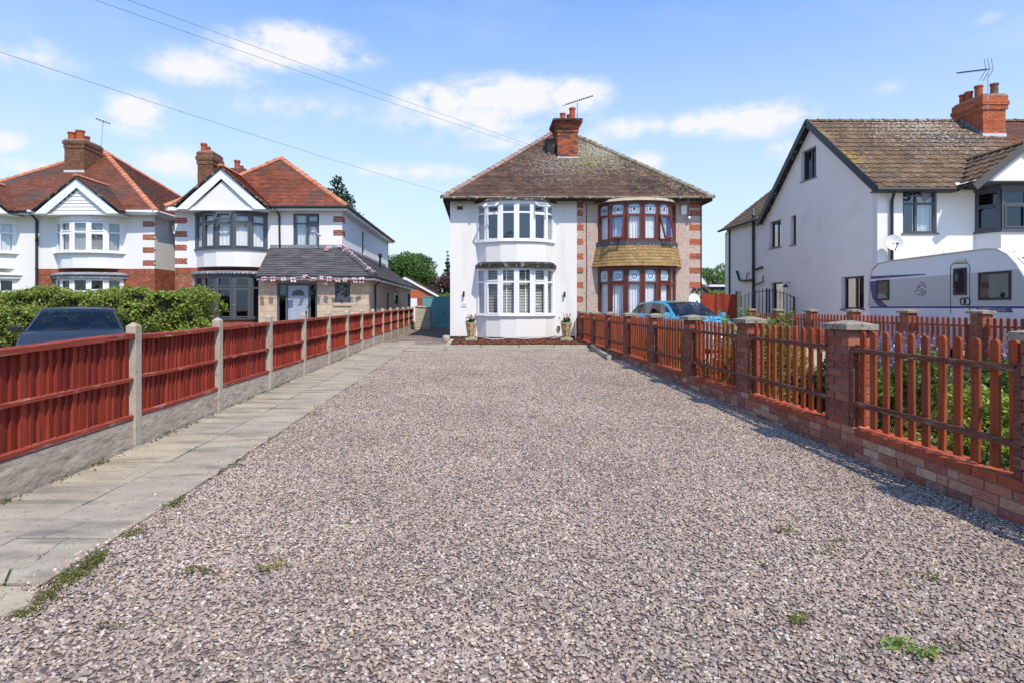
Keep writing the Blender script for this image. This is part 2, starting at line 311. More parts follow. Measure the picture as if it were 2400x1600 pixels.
MT['fence_red'] = M('red brown stained boards', [(0.282,0.044,0.026),(0.215,0.034,0.022),(0.331,0.058,0.033),(0.253,0.042,0.027),(0.175,0.030,0.021)], .75, .3, 4, bump=.5, bs=26, stretch=(4,4,.25), fine=.16, fs=30, dirt=[((.10,.025,.02), .60, .72, 5, None, 4, (5,5,.3)), ((.50,.34,.27), .73, .80, 14, None, 3, (5,5,.5))])
MT['fence_rail'] = M('worn red rail', (0.265,0.053,0.034), .8, .25, 4, bump=.4, bs=30, stretch=(4,.4,4), dirt=[((.42,.30,.25), .58, .74, 5, None, 5, (6,.8,6))])
MT['picket'] = M('orange stained picket', [(0.333,0.069,0.025),(0.277,0.057,0.023),(0.370,0.087,0.029),(0.240,0.055,0.027),(0.314,0.074,0.032)], .7, .25, 4, bump=.4, bs=30, stretch=(5,5,.3), fine=.1, fs=30, dirt=[((.13,.04,.026), .56, .74, 5, None, 5, (5,5,.4)), ((.30,.17,.12), .68, .78, 11, None, 4, (5,5,.6))])
MT['picket_rail'] = M('weathered brown rail', (.17,.065,.04), .85, .25, 4, bump=.5, bs=24, stretch=(5,.4,5), dirt=[((.30,.235,.20), .54, .76, 6, None, 5, (7,1,7))])
MT['conc_post'] = M('concrete post', (.42,.375,.305), .9, .15, 5, bump=.6, bs=50, fine=.12, fs=60, dirt=[((.30,.16,.06), .60, .78, 4, None, 4), ((.24,.22,.19), .58, .75, 8, None, 4)])
MT['gravel_board'] = M('rough concrete gravel board', (.44,.36,.28), .95, .2, 2.5, bump=1.0, bs=5.5, stretch=(1,1,2.2), fine=.2, fs=70, dirt=[((.24,.20,.165), .54, .76, 5, None, 8, (1,1,2.0)), ((.55,.47,.38), .56, .75, 7, None, 8)], bd=.022)
MT['cap_stone'] = M('concrete pillar cap', (.30,.26,.205), .95, .2, 8, bump=.8, bs=30, fine=.12, fs=50, dirt=[((.12,.11,.10), .55, .66, 16, None, 3), ((.26,.24,.15), .58, .75, 6, None, 4)], bd=.012)
MT['slab'] = M('concrete paving slab', [(0.377,0.324,0.244),(0.338,0.297,0.233),(0.405,0.346,0.254),(0.321,0.281,0.229)], .9, .2, 2.2, bump=.35, bs=40, fine=.10, fs=45, stretch=(1,2.2,1), dirt=[((.17,.155,.135), .50, .72, 2.0, None, 8, (.7,2.6,1)), ((.42,.37,.28), .56, .78, 1.4, None, 6), ((.20,.175,.14), .60, .70, 34, None, 4, (1,1,1))], bd=.006)
MT['crack'] = M('dark soil in joints', (.10,.085,.06), .95, .3, 8, dirt=[((.16,.20,.04), .60, .72, 7, None, 4)])
MT['concrete'] = M('pale rough concrete', (.40,.34,.245), .95, .12, 4, bump=.7, bs=26, fine=.1, fs=60)
MT['stone_pebble'] = M('purple grey gravel stones', [(0.309,0.233,0.194),(0.370,0.283,0.230),(0.275,0.219,0.194),(0.413,0.329,0.260),(0.336,0.248,0.201),(0.464,0.378,0.294),(0.292,0.233,0.207),(0.430,0.303,0.204),(0.352,0.270,0.220),(0.601,0.521,0.413),(0.318,0.237,0.196),(0.258,0.204,0.178),(0.395,0.278,0.211),(0.425,0.320,0.214),(0.206,0.173,0.158),(0.285,0.242,0.233),(0.517,0.452,0.401),(0.279,0.214,0.192),(0.319,0.242,0.214)], .75, .16, 40, bump=.3, bs=160, spec=.3, fine=.16, fs=.7)
MT['tarmac'] = M('old brown tarmac', (.20,.16,.135), .95, .2, 2, bump=.6, bs=70, fine=.2, fs=60, dirt=[((.30,.25,.20), .55, .75, 2, None, 5)])
MT['soil'] = M('garden soil', (.07,.05,.035), .95, .3, 3, bump=.8, bs=30, fine=.2)
MT['grass_ground'] = M('rough grass ground', (.10,.13,.045), .95, .35, .7, bump=.6, bs=30, fine=.25, fs=20, dirt=[((.24,.21,.13), .55, .75, .5, None, 5)])
MT['bark'] = M('bark chippings', [(.17,.065,.035),(.22,.09,.05),(.12,.045,.028),(.28,.13,.08),(.15,.06,.04)], .95, .2, 20, bump=.5, bs=60)
MT['edging'] = M('pale stone edging', [(0.375,0.338,0.262),(0.345,0.315,0.247),(0.398,0.360,0.285)], .9, .12, 4, bump=.4, bs=30, dirt=[((.20,.20,.10), .62, .78, 5, None, 5)])
MT['trunk'] = M('tree bark', (.14,.10,.07), .95, .3, 6, bump=.8, bs=25, stretch=(3,3,.6))
def leafm(name, cols, tr=.35): return M(name, cols, .55, .2, .9, spec=.35, trans=tr)
MT['leaf_hedge'] = leafm('hedge leaf', [(0.162,0.239,0.028),(0.212,0.311,0.039),(0.111,0.179,0.022),(0.348,0.407,0.066),(0.174,0.263,0.033),(0.522,0.478,0.155),(0.137,0.203,0.028)])
MT['leaf_dark'] = leafm('dark leaf', [(.035,.085,.022),(.05,.11,.028),(.03,.07,.02)])
MT['leaf_mid'] = leafm('mid green leaf', [(0.096,0.192,0.039),(0.132,0.240,0.050),(0.072,0.144,0.033),(0.180,0.288,0.066)])
MT['leaf_bright'] = leafm('bright green leaf', [(0.187,0.314,0.045),(0.143,0.257,0.041),(0.264,0.380,0.063)])
MT['leaf_yellow'] = leafm('yellow green leaf', [(0.345,0.414,0.050),(0.253,0.345,0.040),(0.161,0.253,0.035),(0.414,0.460,0.090),(0.115,0.196,0.030)])
MT['leaf_ground'] = leafm('ground cover leaf', [(0.084,0.180,0.033),(0.144,0.264,0.039),(0.240,0.336,0.044),(0.060,0.132,0.028),(0.336,0.384,0.066)])
MT['leaf_brown'] = leafm('copper leaf', [(.11,.06,.045),(.15,.08,.055),(.08,.05,.04)])
MT['needle'] = leafm('conifer needles', [(.03,.075,.03),(.045,.10,.035),(.025,.06,.025)], .15)
MT['lavender_fl'] = leafm('lavender flower', [(.30,.24,.48),(.24,.18,.42),(.38,.32,.54)])
MT['lavender_st'] = leafm('lavender stem', [(.18,.24,.08),(.14,.20,.07)])
MT['moss'] = leafm('moss and weeds', [(0.090,0.128,0.016),(0.135,0.165,0.024),(0.180,0.180,0.040),(0.063,0.090,0.016)])
MT['moss_dry'] = leafm('dry yellow moss', [(.32,.30,.08),(.26,.26,.06),(.38,.33,.12)])
MT['dead_leaf'] = M('dead leaf', [(0.156,0.065,0.035),(0.108,0.046,0.028),(0.204,0.098,0.049)], .9, .2, 9)
MT['teal'] = M('teal painted boards', (.13,.36,.38), .6, .08, 2, bump=.2, bs=30, stretch=(3,3,.4))
MT['grey_wood'] = M('grey weathered timber', [(.46,.41,.31),(.42,.375,.29),(.50,.45,.35)], .9, .15, 4, bump=.4, bs=24, stretch=(.5,3,4), dirt=[((.24,.21,.17), .62, .8, 4, None, 4)])
MT['door_grey'] = M('pale grey door', (0.354,0.392,0.460), .45, .02, 3, spec=.4)
MT['silver'] = M('brushed metal', (.6,.6,.6), .3, .05, 5, metal=1)
MT['rust_metal'] = M('dark iron', (.03,.032,.04), .6, .2, 5, spec=.5)
MT['dish'] = M('pale grey dish', (.62,.61,.58), .5, .05, 3, spec=.4)
MT['car_blue'] = M('sky blue car paint', (.05,.31,.46), .3, .02, 2, spec=.5, coat=.7)
MT['car_dark'] = M('dark slate car paint', (0.016,0.018,0.023), .4, .02, 2, spec=.3, coat=.2)
MT['tyre'] = M('rubber tyre', (.02,.02,.02), .85, .1, 5)
MT['seat'] = M('car interior', (.05,.05,.055), .8, .1, 5)
MT['caravan'] = M('white caravan panel', (.76,.76,.78), .35, .02, 1.5, spec=.5)
MT['caravan_grey'] = M('grey caravan panel', (.50,.485,.48), .35, .02, 1.5, spec=.5)
MT['caravan_blue'] = M('navy caravan stripe', (.05,.055,.20), .35, .02, 1.5, spec=.5)
MT['flag_white'] = M('white flag cloth', (.78,.78,.80), .8, .03, 5, trans=.3)
MT['flag_red'] = M('red flag cloth', (.60,.02,.03), .8, .03, 5, trans=.3)
MT['cream'] = M('cream plastic', (.72,.62,.40), .5, .05, 5, spec=.4)
MT['pot'] = M('sandy glazed pot', (.52,.39,.20), .6, .12, 6, bump=.2, bs=30, dirt=[((.36,.24,.10), .6, .8, 4, None, 4)])
MT['pot_line'] = M('dark pot line', (.07,.045,.025), .6, .1, 6)
MT['petal'] = M('red petal', [(.40,.05,.07),(.30,.04,.05),(.50,.12,.12)], .7, .1, 6)
MT['yellow'] = M('bright yellow green', (.55,.75,.08), .7, .05, 6)
MT['wire'] = M('overhead cable', (0.090,0.096,0.120), .7, 0)
MT['shed_grey'] = M('grey boarding', (.10,.10,.105), .8, .1, 3)
MT['post_olive'] = M('dark painted timber post', (.10,.10,.085), .8, .15, 3)
# ------------------------------------------------------------------ building helpers
def fr_at(x, y, ux, uy, nx, ny): return ((x, y), (ux, uy), (nx, ny))
def FRONT(Y): return fr_at(0, Y, 1, 0, 0, -1)                 # facade facing the street
def EAST(X): return fr_at(X, 0, 0, 1, 1, 0)
def WEST(X): return fr_at(X, 0, 0, 1, -1, 0)
def wall(mb, fr, u0, u1, z0, z1, holes=(), t=.25, m=0, top=None, brk=()):
    us = sorted({u0, u1, *[h[0] for h in holes], *[h[1] for h in holes], *brk}); us = [u for u in us if u0-1e-6 <= u <= u1+1e-6]
    for a, b in zip(us[:-1], us[1:]):
        hs = sorted([h for h in holes if h[0] < (a+b)/2 < h[1]], key=lambda h: h[2]); z = z0
        for h in hs:
            if h[2] > z: mb.lbox(fr, a, b, -t, 0, z, h[2], m)
            z = h[3]
        if top is None:
            if z1 > z: mb.lbox(fr, a, b, -t, 0, z, z1, m)
        else:
            o, u, n = fr
            def q(s, c, zz): return (o[0]+u[0]*s+n[0]*c, o[1]+u[1]*s+n[1]*c, zz)
            mb.prism([q(a,0,z), q(b,0,z), q(b,0,top(b)), q(a,0,top(a))], (-n[0]*t, -n[1]*t, 0), m)
def lpt(fr, u, n, z): o, U, Nn = fr; return Vector((o[0]+U[0]*u+Nn[0]*n, o[1]+U[1]*u+Nn[1]*n, z))
def curtain_mesh(mb, fr, u0, u1, n, z0, z1, wave=.03, per=.12, m=0):
    k = max(4, int((u1-u0)/per*4)); pts = []
    for i in range(k+1):
        u = u0+(u1-u0)*i/k; w = wave*math.sin(i*math.pi/2+R.uniform(-.4,.4))*R.uniform(.6,1.2)
        pts += [tuple(lpt(fr, u, n+w, z0)), tuple(lpt(fr, u, n+w*.8, z1))]
    mb.add(pts, [(2*i, 2*i+2, 2*i+3, 2*i+1) for i in range(k)], m)
def window(parent, fr, u0, u1, z0, z1, fm, bars=(), trans=(), fw=.06, n=-.09, dp=.07, gm=None, back='dark', cur=None, sash=(), sill=None, gl_n=None, motif=None, blind=False):
    """bars: u of mullions; trans: list of (z, ua, ub) transoms; sash: extra casement frames (ua,ub,za,zb)."""
    f = MB(); f.lbox(fr, u0, u0+fw, n-dp, n, z0, z1); f.lbox(fr, u1-fw, u1, n-dp, n, z0, z1)
    f.lbox(fr, u0+fw, u1-fw, n-dp, n, z0, z0+fw); f.lbox(fr, u0+fw, u1-fw, n-dp, n, z1-fw, z1)
    for b in bars: f.lbox(fr, b-fw*.5, b+fw*.5, n-dp, n+.001, z0+fw, z1-fw)
    for (z, a, b) in trans: f.lbox(fr, a+fw*.45, b-fw*.45, n-dp, n-.001, z-fw*.42, z+fw*.42)
    for (a, b, c, d) in sash:
        w = .045; e = n+.022
        f.lbox(fr, a, a+w, n, e, c, d); f.lbox(fr, b-w, b, n, e, c, d); f.lbox(fr, a+w, b-w, n, e, c, c+w); f.lbox(fr, a+w, b-w, n, e, d-w, d)
    if sill: f.lbox(fr, u0-.05, u1+.05, n-.05, n+sill, z0-.04, z0)
    wo = f.build('window', fm, parent)
    g = MB(); gn = n-dp*.5; g.add([lpt(fr,u0+.02,gn,z0+.02), lpt(fr,u1-.02,gn,z0+.02), lpt(fr,u1-.02,gn,z1-.02), lpt(fr,u0+.02,gn,z1-.02)], [(0,1,2,3)])
    g.build('pane', gm or MT['glass'], wo)
    if cur:
        c = MB()
        for (a, b, mt_i) in cur: curtain_mesh(c, fr, a, b, n-dp-.10, z0+.02, z1-.02, m=0)
        c.build('curtain', MT['curtain'] if cur[0][2] == 0 else (MT['curtain_grey'] if cur[0][2] == 1 else MT['lace']), wo)
    if back:
        d = MB(); bn = n-dp-.55
        d.lbox(fr, u0-.2, u1+.2, bn-.02, bn, z0-.2, z1+.1)
        d.build('room_shade', MT['dark'], wo)  # dark panel behind the pane, interior shade put into its colour
    return wo
def facets(plan):
    out = []
    for (x0, y0), (x1, y1) in zip(plan[:-1], plan[1:]):
        l = math.hypot(x1-x0, y1-y0); ux, uy = (x1-x0)/l, (y1-y0)/l
        out.append((fr_at(x0, y0, ux, uy, uy, -ux), l))
    return out
def offset(plan, d, Yf):
    fs = facets(plan); lines = []
    for fr, l in fs:
        o, u, n = fr; lines.append(((o[0]+n[0]*d, o[1]+n[1]*d), u))
    pts = []
    for i in range(len(plan)):
        if i == 0 or i == len(plan)-1:
            (p, u) = lines[0] if i == 0 else lines[-1]; t = (Yf-p[1])/u[1] if abs(u[1]) > 1e-6 else 0; pts.append((p[0]+u[0]*t, Yf))
        else:
            (p, u), (q, w) = lines[i-1], lines[i]; den = u[0]*w[1]-u[1]*w[0]
            if abs(den) < 1e-6: pts.append(q)
            else:
                t = ((q[0]-p[0])*w[1]-(q[1]-p[1])*w[0])/den; pts.append((p[0]+u[0]*t, p[1]+u[1]*t))
    return pts
def slab_of(mb, plan, Yf, d, z0, z1, m=0, d2=None):
    lo = offset(plan, d, Yf-.003); k = len(lo)
    if d2 is None: mb.prism([(x, y, z0) for x, y in lo], (0,0,z1-z0), m)
    else:
        hi = offset(plan, d2, Yf-.003)
        mb.add([(x,y,z0) for x,y in lo]+[(x,y,z1) for x,y in hi], [tuple(range(k)), tuple(range(k,2*k))[::-1]]+[(i,i+k,(i+1)%k+k,(i+1)%k) for i in range(k)], m)
def bow(cx, Yf, half, v1, d1, v2=None, d2=None, dc=None):
    p = [(cx-half, Yf), (cx-v1, Yf-d1)]
    if v2 is not None: p += [(cx-v2, Yf-d2)]
    if dc is not None: p += [(cx, Yf-dc)]
    return p + [(2*cx-x, y) for x, y in reversed(p if dc is None else p[:-1])]
def clip_poly(poly, a0, a1, b0, b1):
    def cut(ps, ax, lim, keep_gt):
        out = []
        for i in range(len(ps)):
            p, q = ps[i], ps[(i+1) % len(ps)]; ip = (p[ax] >= lim) if keep_gt else (p[ax] <= lim); iq = (q[ax] >= lim) if keep_gt else (q[ax] <= lim)
            if ip: out.append(p)
            if ip != iq:
                t = (lim-p[ax])/(q[ax]-p[ax]); out.append((p[0]+(q[0]-p[0])*t, p[1]+(q[1]-p[1])*t))
        return out
    for ax, lim, g in ((0,a0,True),(0,a1,False),(1,b0,True),(1,b1,False)):
        poly = cut(poly, ax, lim, g)
        if len(poly) < 3: return []
    return poly
def inside(poly, x, y):
    c = False; n = len(poly)
    for i in range(n):
        (x0, y0), (x1, y1) = poly[i], poly[(i+1) % n]
        if (y0 > y) != (y1 > y) and x < (x1-x0)*(y-y0)/(y1-y0)+x0: c = not c
    return c
def tiled(parent, poly, u, v, gauge, tw, mat, name='tile', under=None, singles=0, lift=.022, proto=None, thick=.03, base=True):
    """Courses of tiles over the planar polygon; u along the eave, v up the slope."""
    O = Vector(poly[0]); u = Vector(u).normalized(); v = Vector(v).normalized(); n = u.cross(v)
    if n.z < 0 and abs(n.z) > .05: n = -n
    Q = [((Vector(p)-O).dot(u), (Vector(p)-O).dot(v)) for p in poly]
    a0 = min(q[0] for q in Q); a1 = max(q[0] for q in Q); b0 = min(q[1] for q in Q); b1 = max(q[1] for q in Q)
    if base:
        r = MB(); r.prism([Vector(p)-n*.012 for p in poly], -n*.05); r.build('roof_deck' if name != 'hung_tile' else 'tile_backing', under or MT['black_old'], parent)
    st = MB(); items = []; row = 0; b = b0
    while b < b1-.03:
        a = a0-(tw*.5 if (row % 2 and proto is None) else 0)-tw
        while a < a1:
            jb = R.uniform(-.004,.004); jl = R.uniform(-.003,.004); sag = .01*math.sin(a*1.7+row*.05)*0
            A0, A1, B0, B1 = a+.003, a+tw-.003, b+jb, b+gauge+.01
            full = B1 < b1+.04 and all(inside(Q, x, y) for x in (A0, A1) for y in (B0+.002, min(B1, b1)-.012))
            if full and singles:
                X = Matrix(((u.x, v.x, n.x, 0), (u.y, v.y, n.y, 0), (u.z, v.z, n.z, 0), (0,0,0,1)))
                items.append((Matrix.Translation(O+u*A0+v*B0+n*(jl+sag)) @ X, R.randrange(4) if proto is None else 0))
            else:
                pl = [(A0,B0),(A1,B0),(A1,B1),(A0,B1)] if full else clip_poly(Q, A0, A1, B0, B1)
                if len(pl) >= 3:
                    ar = 0
                    for i in range(len(pl)): ar += pl[i][0]*pl[(i+1)%len(pl)][1]-pl[(i+1)%len(pl)][0]*pl[i][1]
                    if abs(ar) > 4e-4:
                        if ar < 0: pl = pl[::-1]
                        tp = [O+u*x+v*y+n*(lift*(1-(y-B0)/(B1-B0))+.006+jl) for x, y in pl]; bt = [O+u*x+v*y-n*.008 for x, y in pl]; k = len(pl)
                        flip = u.cross(v).dot(n) < 0
                        fs = [tuple(range(k))]+[(i, i+k, (i+1)%k+k, (i+1)%k) for i in range(k)]
                        st.add(tp+bt, [f[::-1] for f in fs] if flip else fs)
            a += tw
        b += gauge; row += 1
    if st.f: st.build(name+'s' if False else name, mat, parent, kind='stuff')
    if items:
        ps = []
        for k in range(4):
            w = tw-.006; h = gauge+.01; p = MB(); e = .004*k
            if proto is None:
                p.add([(0,0,lift+.006),(w,0,lift+.006-e*.4),(w,h,.006),(0,h,.006),(0,0,-.008),(w,0,-.008),(w,h,-.008),(0,h,-.008)], [(0,1,2,3),(0,4,5,1),(1,5,6,2),(3,7,4,0)])
            else: p = proto
            ps.append(p)
        pieces(name, items, ps, mat, parent, singles)
def pantile(tw, gauge, h=.045):
    p = MB(); k = 10; prof = []
    for i in range(k+1):
        t = i/k; z = h*.55*max(0, math.sin(t*2*math.pi*1.0-.3))+.012; prof.append((t*(tw+.012), z))
    n = len(prof)
    top = [(x, 0, z+.03) for x, z in prof]+[(x, gauge+.015, z+.002) for x, z in prof]; bot = [(x, 0, z-.004) for x, z in prof]
    p.add(top+bot, [(i, i+1, i+n+1, i+n) for i in range(n-1)]+[(i+2*n, i+1+2*n, i+1, i) for i in range(n-1)])
    return p
def ridge(parent, a, b, r, L, mat, name='ridge_tile', up=(0,0,1), n=7, drop=.04):
    a = Vector(a); b = Vector(b); d = (b-a); ln = d.length; d.normalize(); x = d.cross(Vector(up)).normalized(); z = x.cross(d); k = max(1, round(ln/L)); l = ln/k
    ps = []
    for q in range(2):
        p = MB(); vs = []
        for (yy, rr) in ((0, r*1.10), (.04, r*1.10), (.05, r), (l-.004, r*.95)):
            for i in range(n+1):
                t = math.pi*(i/n)*1.0; vs.append((rr*math.cos(t)*1.05, yy, rr*math.sin(t)*(.9 if q else .95)))
        fs = []
        for j in range(3):
            for i in range(n): fs.append((j*(n+1)+i, j*(n+1)+i+1, (j+1)*(n+1)+i+1, (j+1)*(n+1)+i))
        fs.append(tuple(range(n+1))[::-1]); fs.append(tuple(3*(n+1)+i for i in range(n+1)))
        p.add(vs, [f[::-1] for f in fs]); ps.append(p)
    its = []
    for i in range(k):
        c = a+d*(l*i)-z*drop+z*R.uniform(-.006,.006)
        its.append((Matrix(((x.x, d.x, z.x, c.x), (x.y, d.y, z.y, c.y), (x.z, d.z, z.z, c.z), (0,0,0,1))), R.randrange(2)))
    pieces(name, its, ps, mat, parent, smooth=False)
BR = [MB().cbox(0,.215,0,.1025,0,.065,.005), MB().cbox(.001,.2155,.001,.1025,.001,.0655,.007), MB().cbox(0,.214,.002,.1025,0,.064,.004)]
HD = [MB().cbox(0,.1025,0,.215,0,.065,.005), MB().cbox(0,.102,.002,.215,.001,.0645,.006)]
def brick_face(fr, u0, u1, z0, z1, items, bond='stretcher', holes=(), proud=.006, start=0, dark=None):
    """Courses of bricks on a wall face; protos 0..2 stretchers, 3..4 headers (turned so that x runs along u, y goes into the wall)."""
    o, U, Nn = fr; X = Matrix(((U[0], -Nn[0], 0, 0), (U[1], -Nn[1], 0, 0), (0, 0, 1, 0), (0,0,0,1))); row = start; z = z0
    while z+.04 < z1:
        u = u0
        if bond == 'stretcher': seq = [2] if row % 2 == 0 else [1, 2]
        elif bond == 'flemish': seq = [2, 1] if row % 2 == 0 else [1, 2]
        else: seq = [2] if row % 2 == 0 else [1]
        k = 0
        while u < u1-.03:
            if bond == 'stretcher': hd = (row % 2 == 1 and k == 0)
            elif bond == 'flemish': hd = (k+row) % 2 == 1
            else: hd = row % 2 == 1
            w = .1025 if hd else .215; w = min(w, u1-u)
            if not any(h[0]-.02 < u+w/2 < h[1]+.02 and h[2]-.02 < z+.032 < h[3]+.02 for h in holes):
                p = lpt(fr, u, proud+R.uniform(-.003,.003), z)
                S = Matrix.Diagonal((w/(.1025 if hd else .215), 1, 1, 1))
                items.append((Matrix.Translation(p) @ X @ S, (3+R.randrange(2)) if hd else R.randrange(3)))
            u += w+.01; k += 1
        z += .075; row += 1
# brick protos lie with y into the wall
def quoin(parent, fr, u0, u1, z0, mat, rows=3, fr2=None, w2=.215, odd=0, items=None):
    brick_face(fr, u0, u1, z0, z0+rows*.075-.01, items, start=odd, proud=.012)
    if fr2: brick_face(fr2[0], fr2[1], fr2[2], z0, z0+rows*.075-.01, items, start=odd+1, proud=.012)
def chimney(parent, x0, x1, y0, y1, z0, z1, mat, mort, corbels, pots, flash=None, band=None, name='chimney'):
    c = MB(); c.box(x0+.012, x1-.012, y0+.012, y1-.012, z0, z1-.01); co = c.build(name, mort, parent); its = []
    zc = z1-corbels[-1][1] if False else z1
    lim = [zb for zb, d in corbels][0] if corbels else z1
    brick_face(FRONT(y0), x0, x1, z0, lim, its, 'english' if False else 'stretcher')
    for fr, a, b in ((WEST(x0), y0, y1), (EAST(x1), y0, y1)): brick_face(fr, a, b, z0, lim, its, start=1)
    for i, (zb, d) in enumerate(corbels):
        zt = corbels[i+1][0] if i+1 < len(corbels) else z1
        c2 = MB(); c2.box(x0-d+.012, x1+d-.012, y0-d+.012, y1+d-.012, zb+.002, zt-.008); c2.build('corbel', mort, co)
        brick_face(FRONT(y0-d), x0-d, x1+d, zb, zt, its)
        for fr, a, b in ((WEST(x0-d), y0-d, y1+d), (EAST(x1+d), y0-d, y1+d)): brick_face(fr, a, b, zb, zt, its, start=1)
    pieces('brick', its, BR+HD, mat, co)
    for (x, y, r, h, kind) in pots:
        p = MB(); prof = [(r*.95,0),(r,.05),(r*.9,h*.15),(r*.85,h*.75),(r*1.0,h*.8),(r*1.05,h*.9),(r*1.0,h),(r*.8,h),(r*.78,h*.7)] if kind == 0 else [(r*1.1,0),(r*.95,h*.1),(r*.92,h*.85),(r*1.08,h*.88),(r*1.08,h),(r*.85,h),(r*.82,h*.7)]
        if kind == 2: prof = [(r*1.0,0),(r*.95,h*.7),(r*1.35,h*.78),(r*1.3,h*.9),(r*.6,h*1.0)]
        p.lathe((x, y, z1-.01), prof, 14); p.build('chimney_pot', MT['terracotta'] if kind != 3 else MT['brick_chimney1'], co, smooth=False)
    mtop = MB(); d = corbels[-1][1] if corbels else 0; mtop.box(x0-d+.05, x1+d-.05, y0-d+.05, y1+d-.05, z1-.01, z1+.05); mtop.build('flaunching', MT['cap_stone'], co)
    if flash:
        f = MB(); f.box(x0-.02, x1+.02, y0-.02, y0+.01, flash[0], flash[1]); f.build('flashing', MT['lead_pale'], co)
    return co
def yagi(label, base, top, ends, n=9, group=None, rot=None, reflector=True):
    t = thing('tv_aerial', label, 'aerial', base); mb = MB(); b = Vector(base); tp = Vector(top); mb.tube([b, tp], .02, 6); mb.build('mast', MT['silver'], t)
    a, e = Vector(ends[0]), Vector(ends[1]); m = MB(); m.tube([a, e], .013, 5); d = (e-a).normalized(); s = d.cross(Vector((0,0,1))).normalized(); up = s.cross(d)
    m.build('boom', MT['rust_metal'], t)
    for i in range(n):
        p = a+(e-a)*(i/(n-1)*.86); q = MB(); q.bar(p-s*.09+up*.02, p+s*.09+up*.02, .014, .014); q.bar(p-up*.03, p+up*.03, .03, .03); q.build('element', MT['rust_metal'], t)
    if reflector:
        for sg in (-1, 1):
            q = MB(); p = a+(e-a)*.97
            for k in range(3): q.bar(p+s*(.12*(k-1)), p+s*(.12*(k-1))+up*sg*.38+d*-.22*-1*(-1), .012, .012)
            q.build('reflector', MT['rust_metal'], t)
    return t
def dish(label, c, dirv, r, group=None, mat='dish', armdir=(0,0,-1)):
    t = thing('satellite_dish', label, 'satellite dish', c); d = Vector(dirv).normalized(); x = d.cross(Vector((0,0,1))).normalized(); y = x.cross(d); c = Vector(c)
    m = MB(); n = 20; rings = 4; vs = [c-d*.06]
    for j in range(1, rings+1):
        for k in range(n):
            t_ = 2*math.pi*k/n; rr = r*j/rings; vs.append(c+x*rr*math.cos(t_)*.9+y*rr*math.sin(t_)+d*(-.06+.07*(j/rings)**2))
    fs = [(0, 1+k, 1+(k+1)%n) for k in range(n)]
    for j in range(rings-1):
        for k in range(n): fs.append((1+j*n+k, 1+(j+1)*n+k, 1+(j+1)*n+(k+1)%n, 1+j*n+(k+1)%n))
    m.add(vs, fs); bk = [Vector(v)-d*.012 for v in vs]; m.add(bk, [f[::-1] for f in fs]); m.build('reflector', MT[mat], t, smooth=True)
    a = MB(); e = c+d*r*.9-y*r*.55; a.bar(c-y*r*.9, e, .02, .02); a.build('arm', MT['rust_metal'], t)
    l = MB(); l.tube([e, e+(c-e).normalized()*.09], .03, 8); l.build('receiver', MT['rust_metal'], t)
    w = MB(); w.bar(c-d*.05, c-d*.25, .03, .03); w.build('bracket', MT['rust_metal'], t)
    return t
def downpipe(parent, pts, r=.034, mat='black', name='downpipe', rings=()):
    m = MB(); m.tube(pts, r, 8)
    for z in rings: m.tube([(pts[-1][0], pts[-1][1], z-.03), (pts[-1][0], pts[-1][1], z+.03)], r*1.25, 8)
    return m.build(name, MT[mat], parent)
# leaf clouds
def leaves(pts, size, up=.25, nrm=None, jitter=1.0, narrow=.5):
    n = len(pts); P_ = np.asarray(pts, float); d = RN.normal(size=(n,3))*jitter
    if nrm is not None: d += nrm
    d[:,2] += up; d /= np.linalg.norm(d, axis=1, keepdims=True)            # face normal
    a = RN.normal(size=(n,3)); a -= (a*d).sum(1)[:,None]*d; a /= np.linalg.norm(a, axis=1, keepdims=True); b = np.cross(d, a)
    s = size*RN.uniform(.6, 1.3, size=(n,1))
    V = np.stack([P_-a*s*.5, P_+b*s*narrow*.5+d*s*.08, P_+a*s*.5, P_-b*s*narrow*.5+d*s*.08], 1).reshape(-1,3)
    i = np.arange(n)[:,None]*4; T = np.concatenate([i+np.array([[0,1,2]])[:, ::-1], i+np.array([[0,2,3]])[:, ::-1]], 1).reshape(-1,3)
    return V, T
def cloud(centres, radii, n):
    c = np.asarray(centres, float); r = np.asarray(radii, float); w = (r.prod(1))**(2/3.); k = RN.choice(len(c), size=n, p=w/w.sum())
    d = RN.normal(size=(n,3)); d /= np.linalg.norm(d, axis=1, keepdims=True); q = RN.uniform(.45, 1, size=(n,1))**.5
    return c[k]+d*r[k]*q*RN.uniform(.85,1.12,size=(n,1))
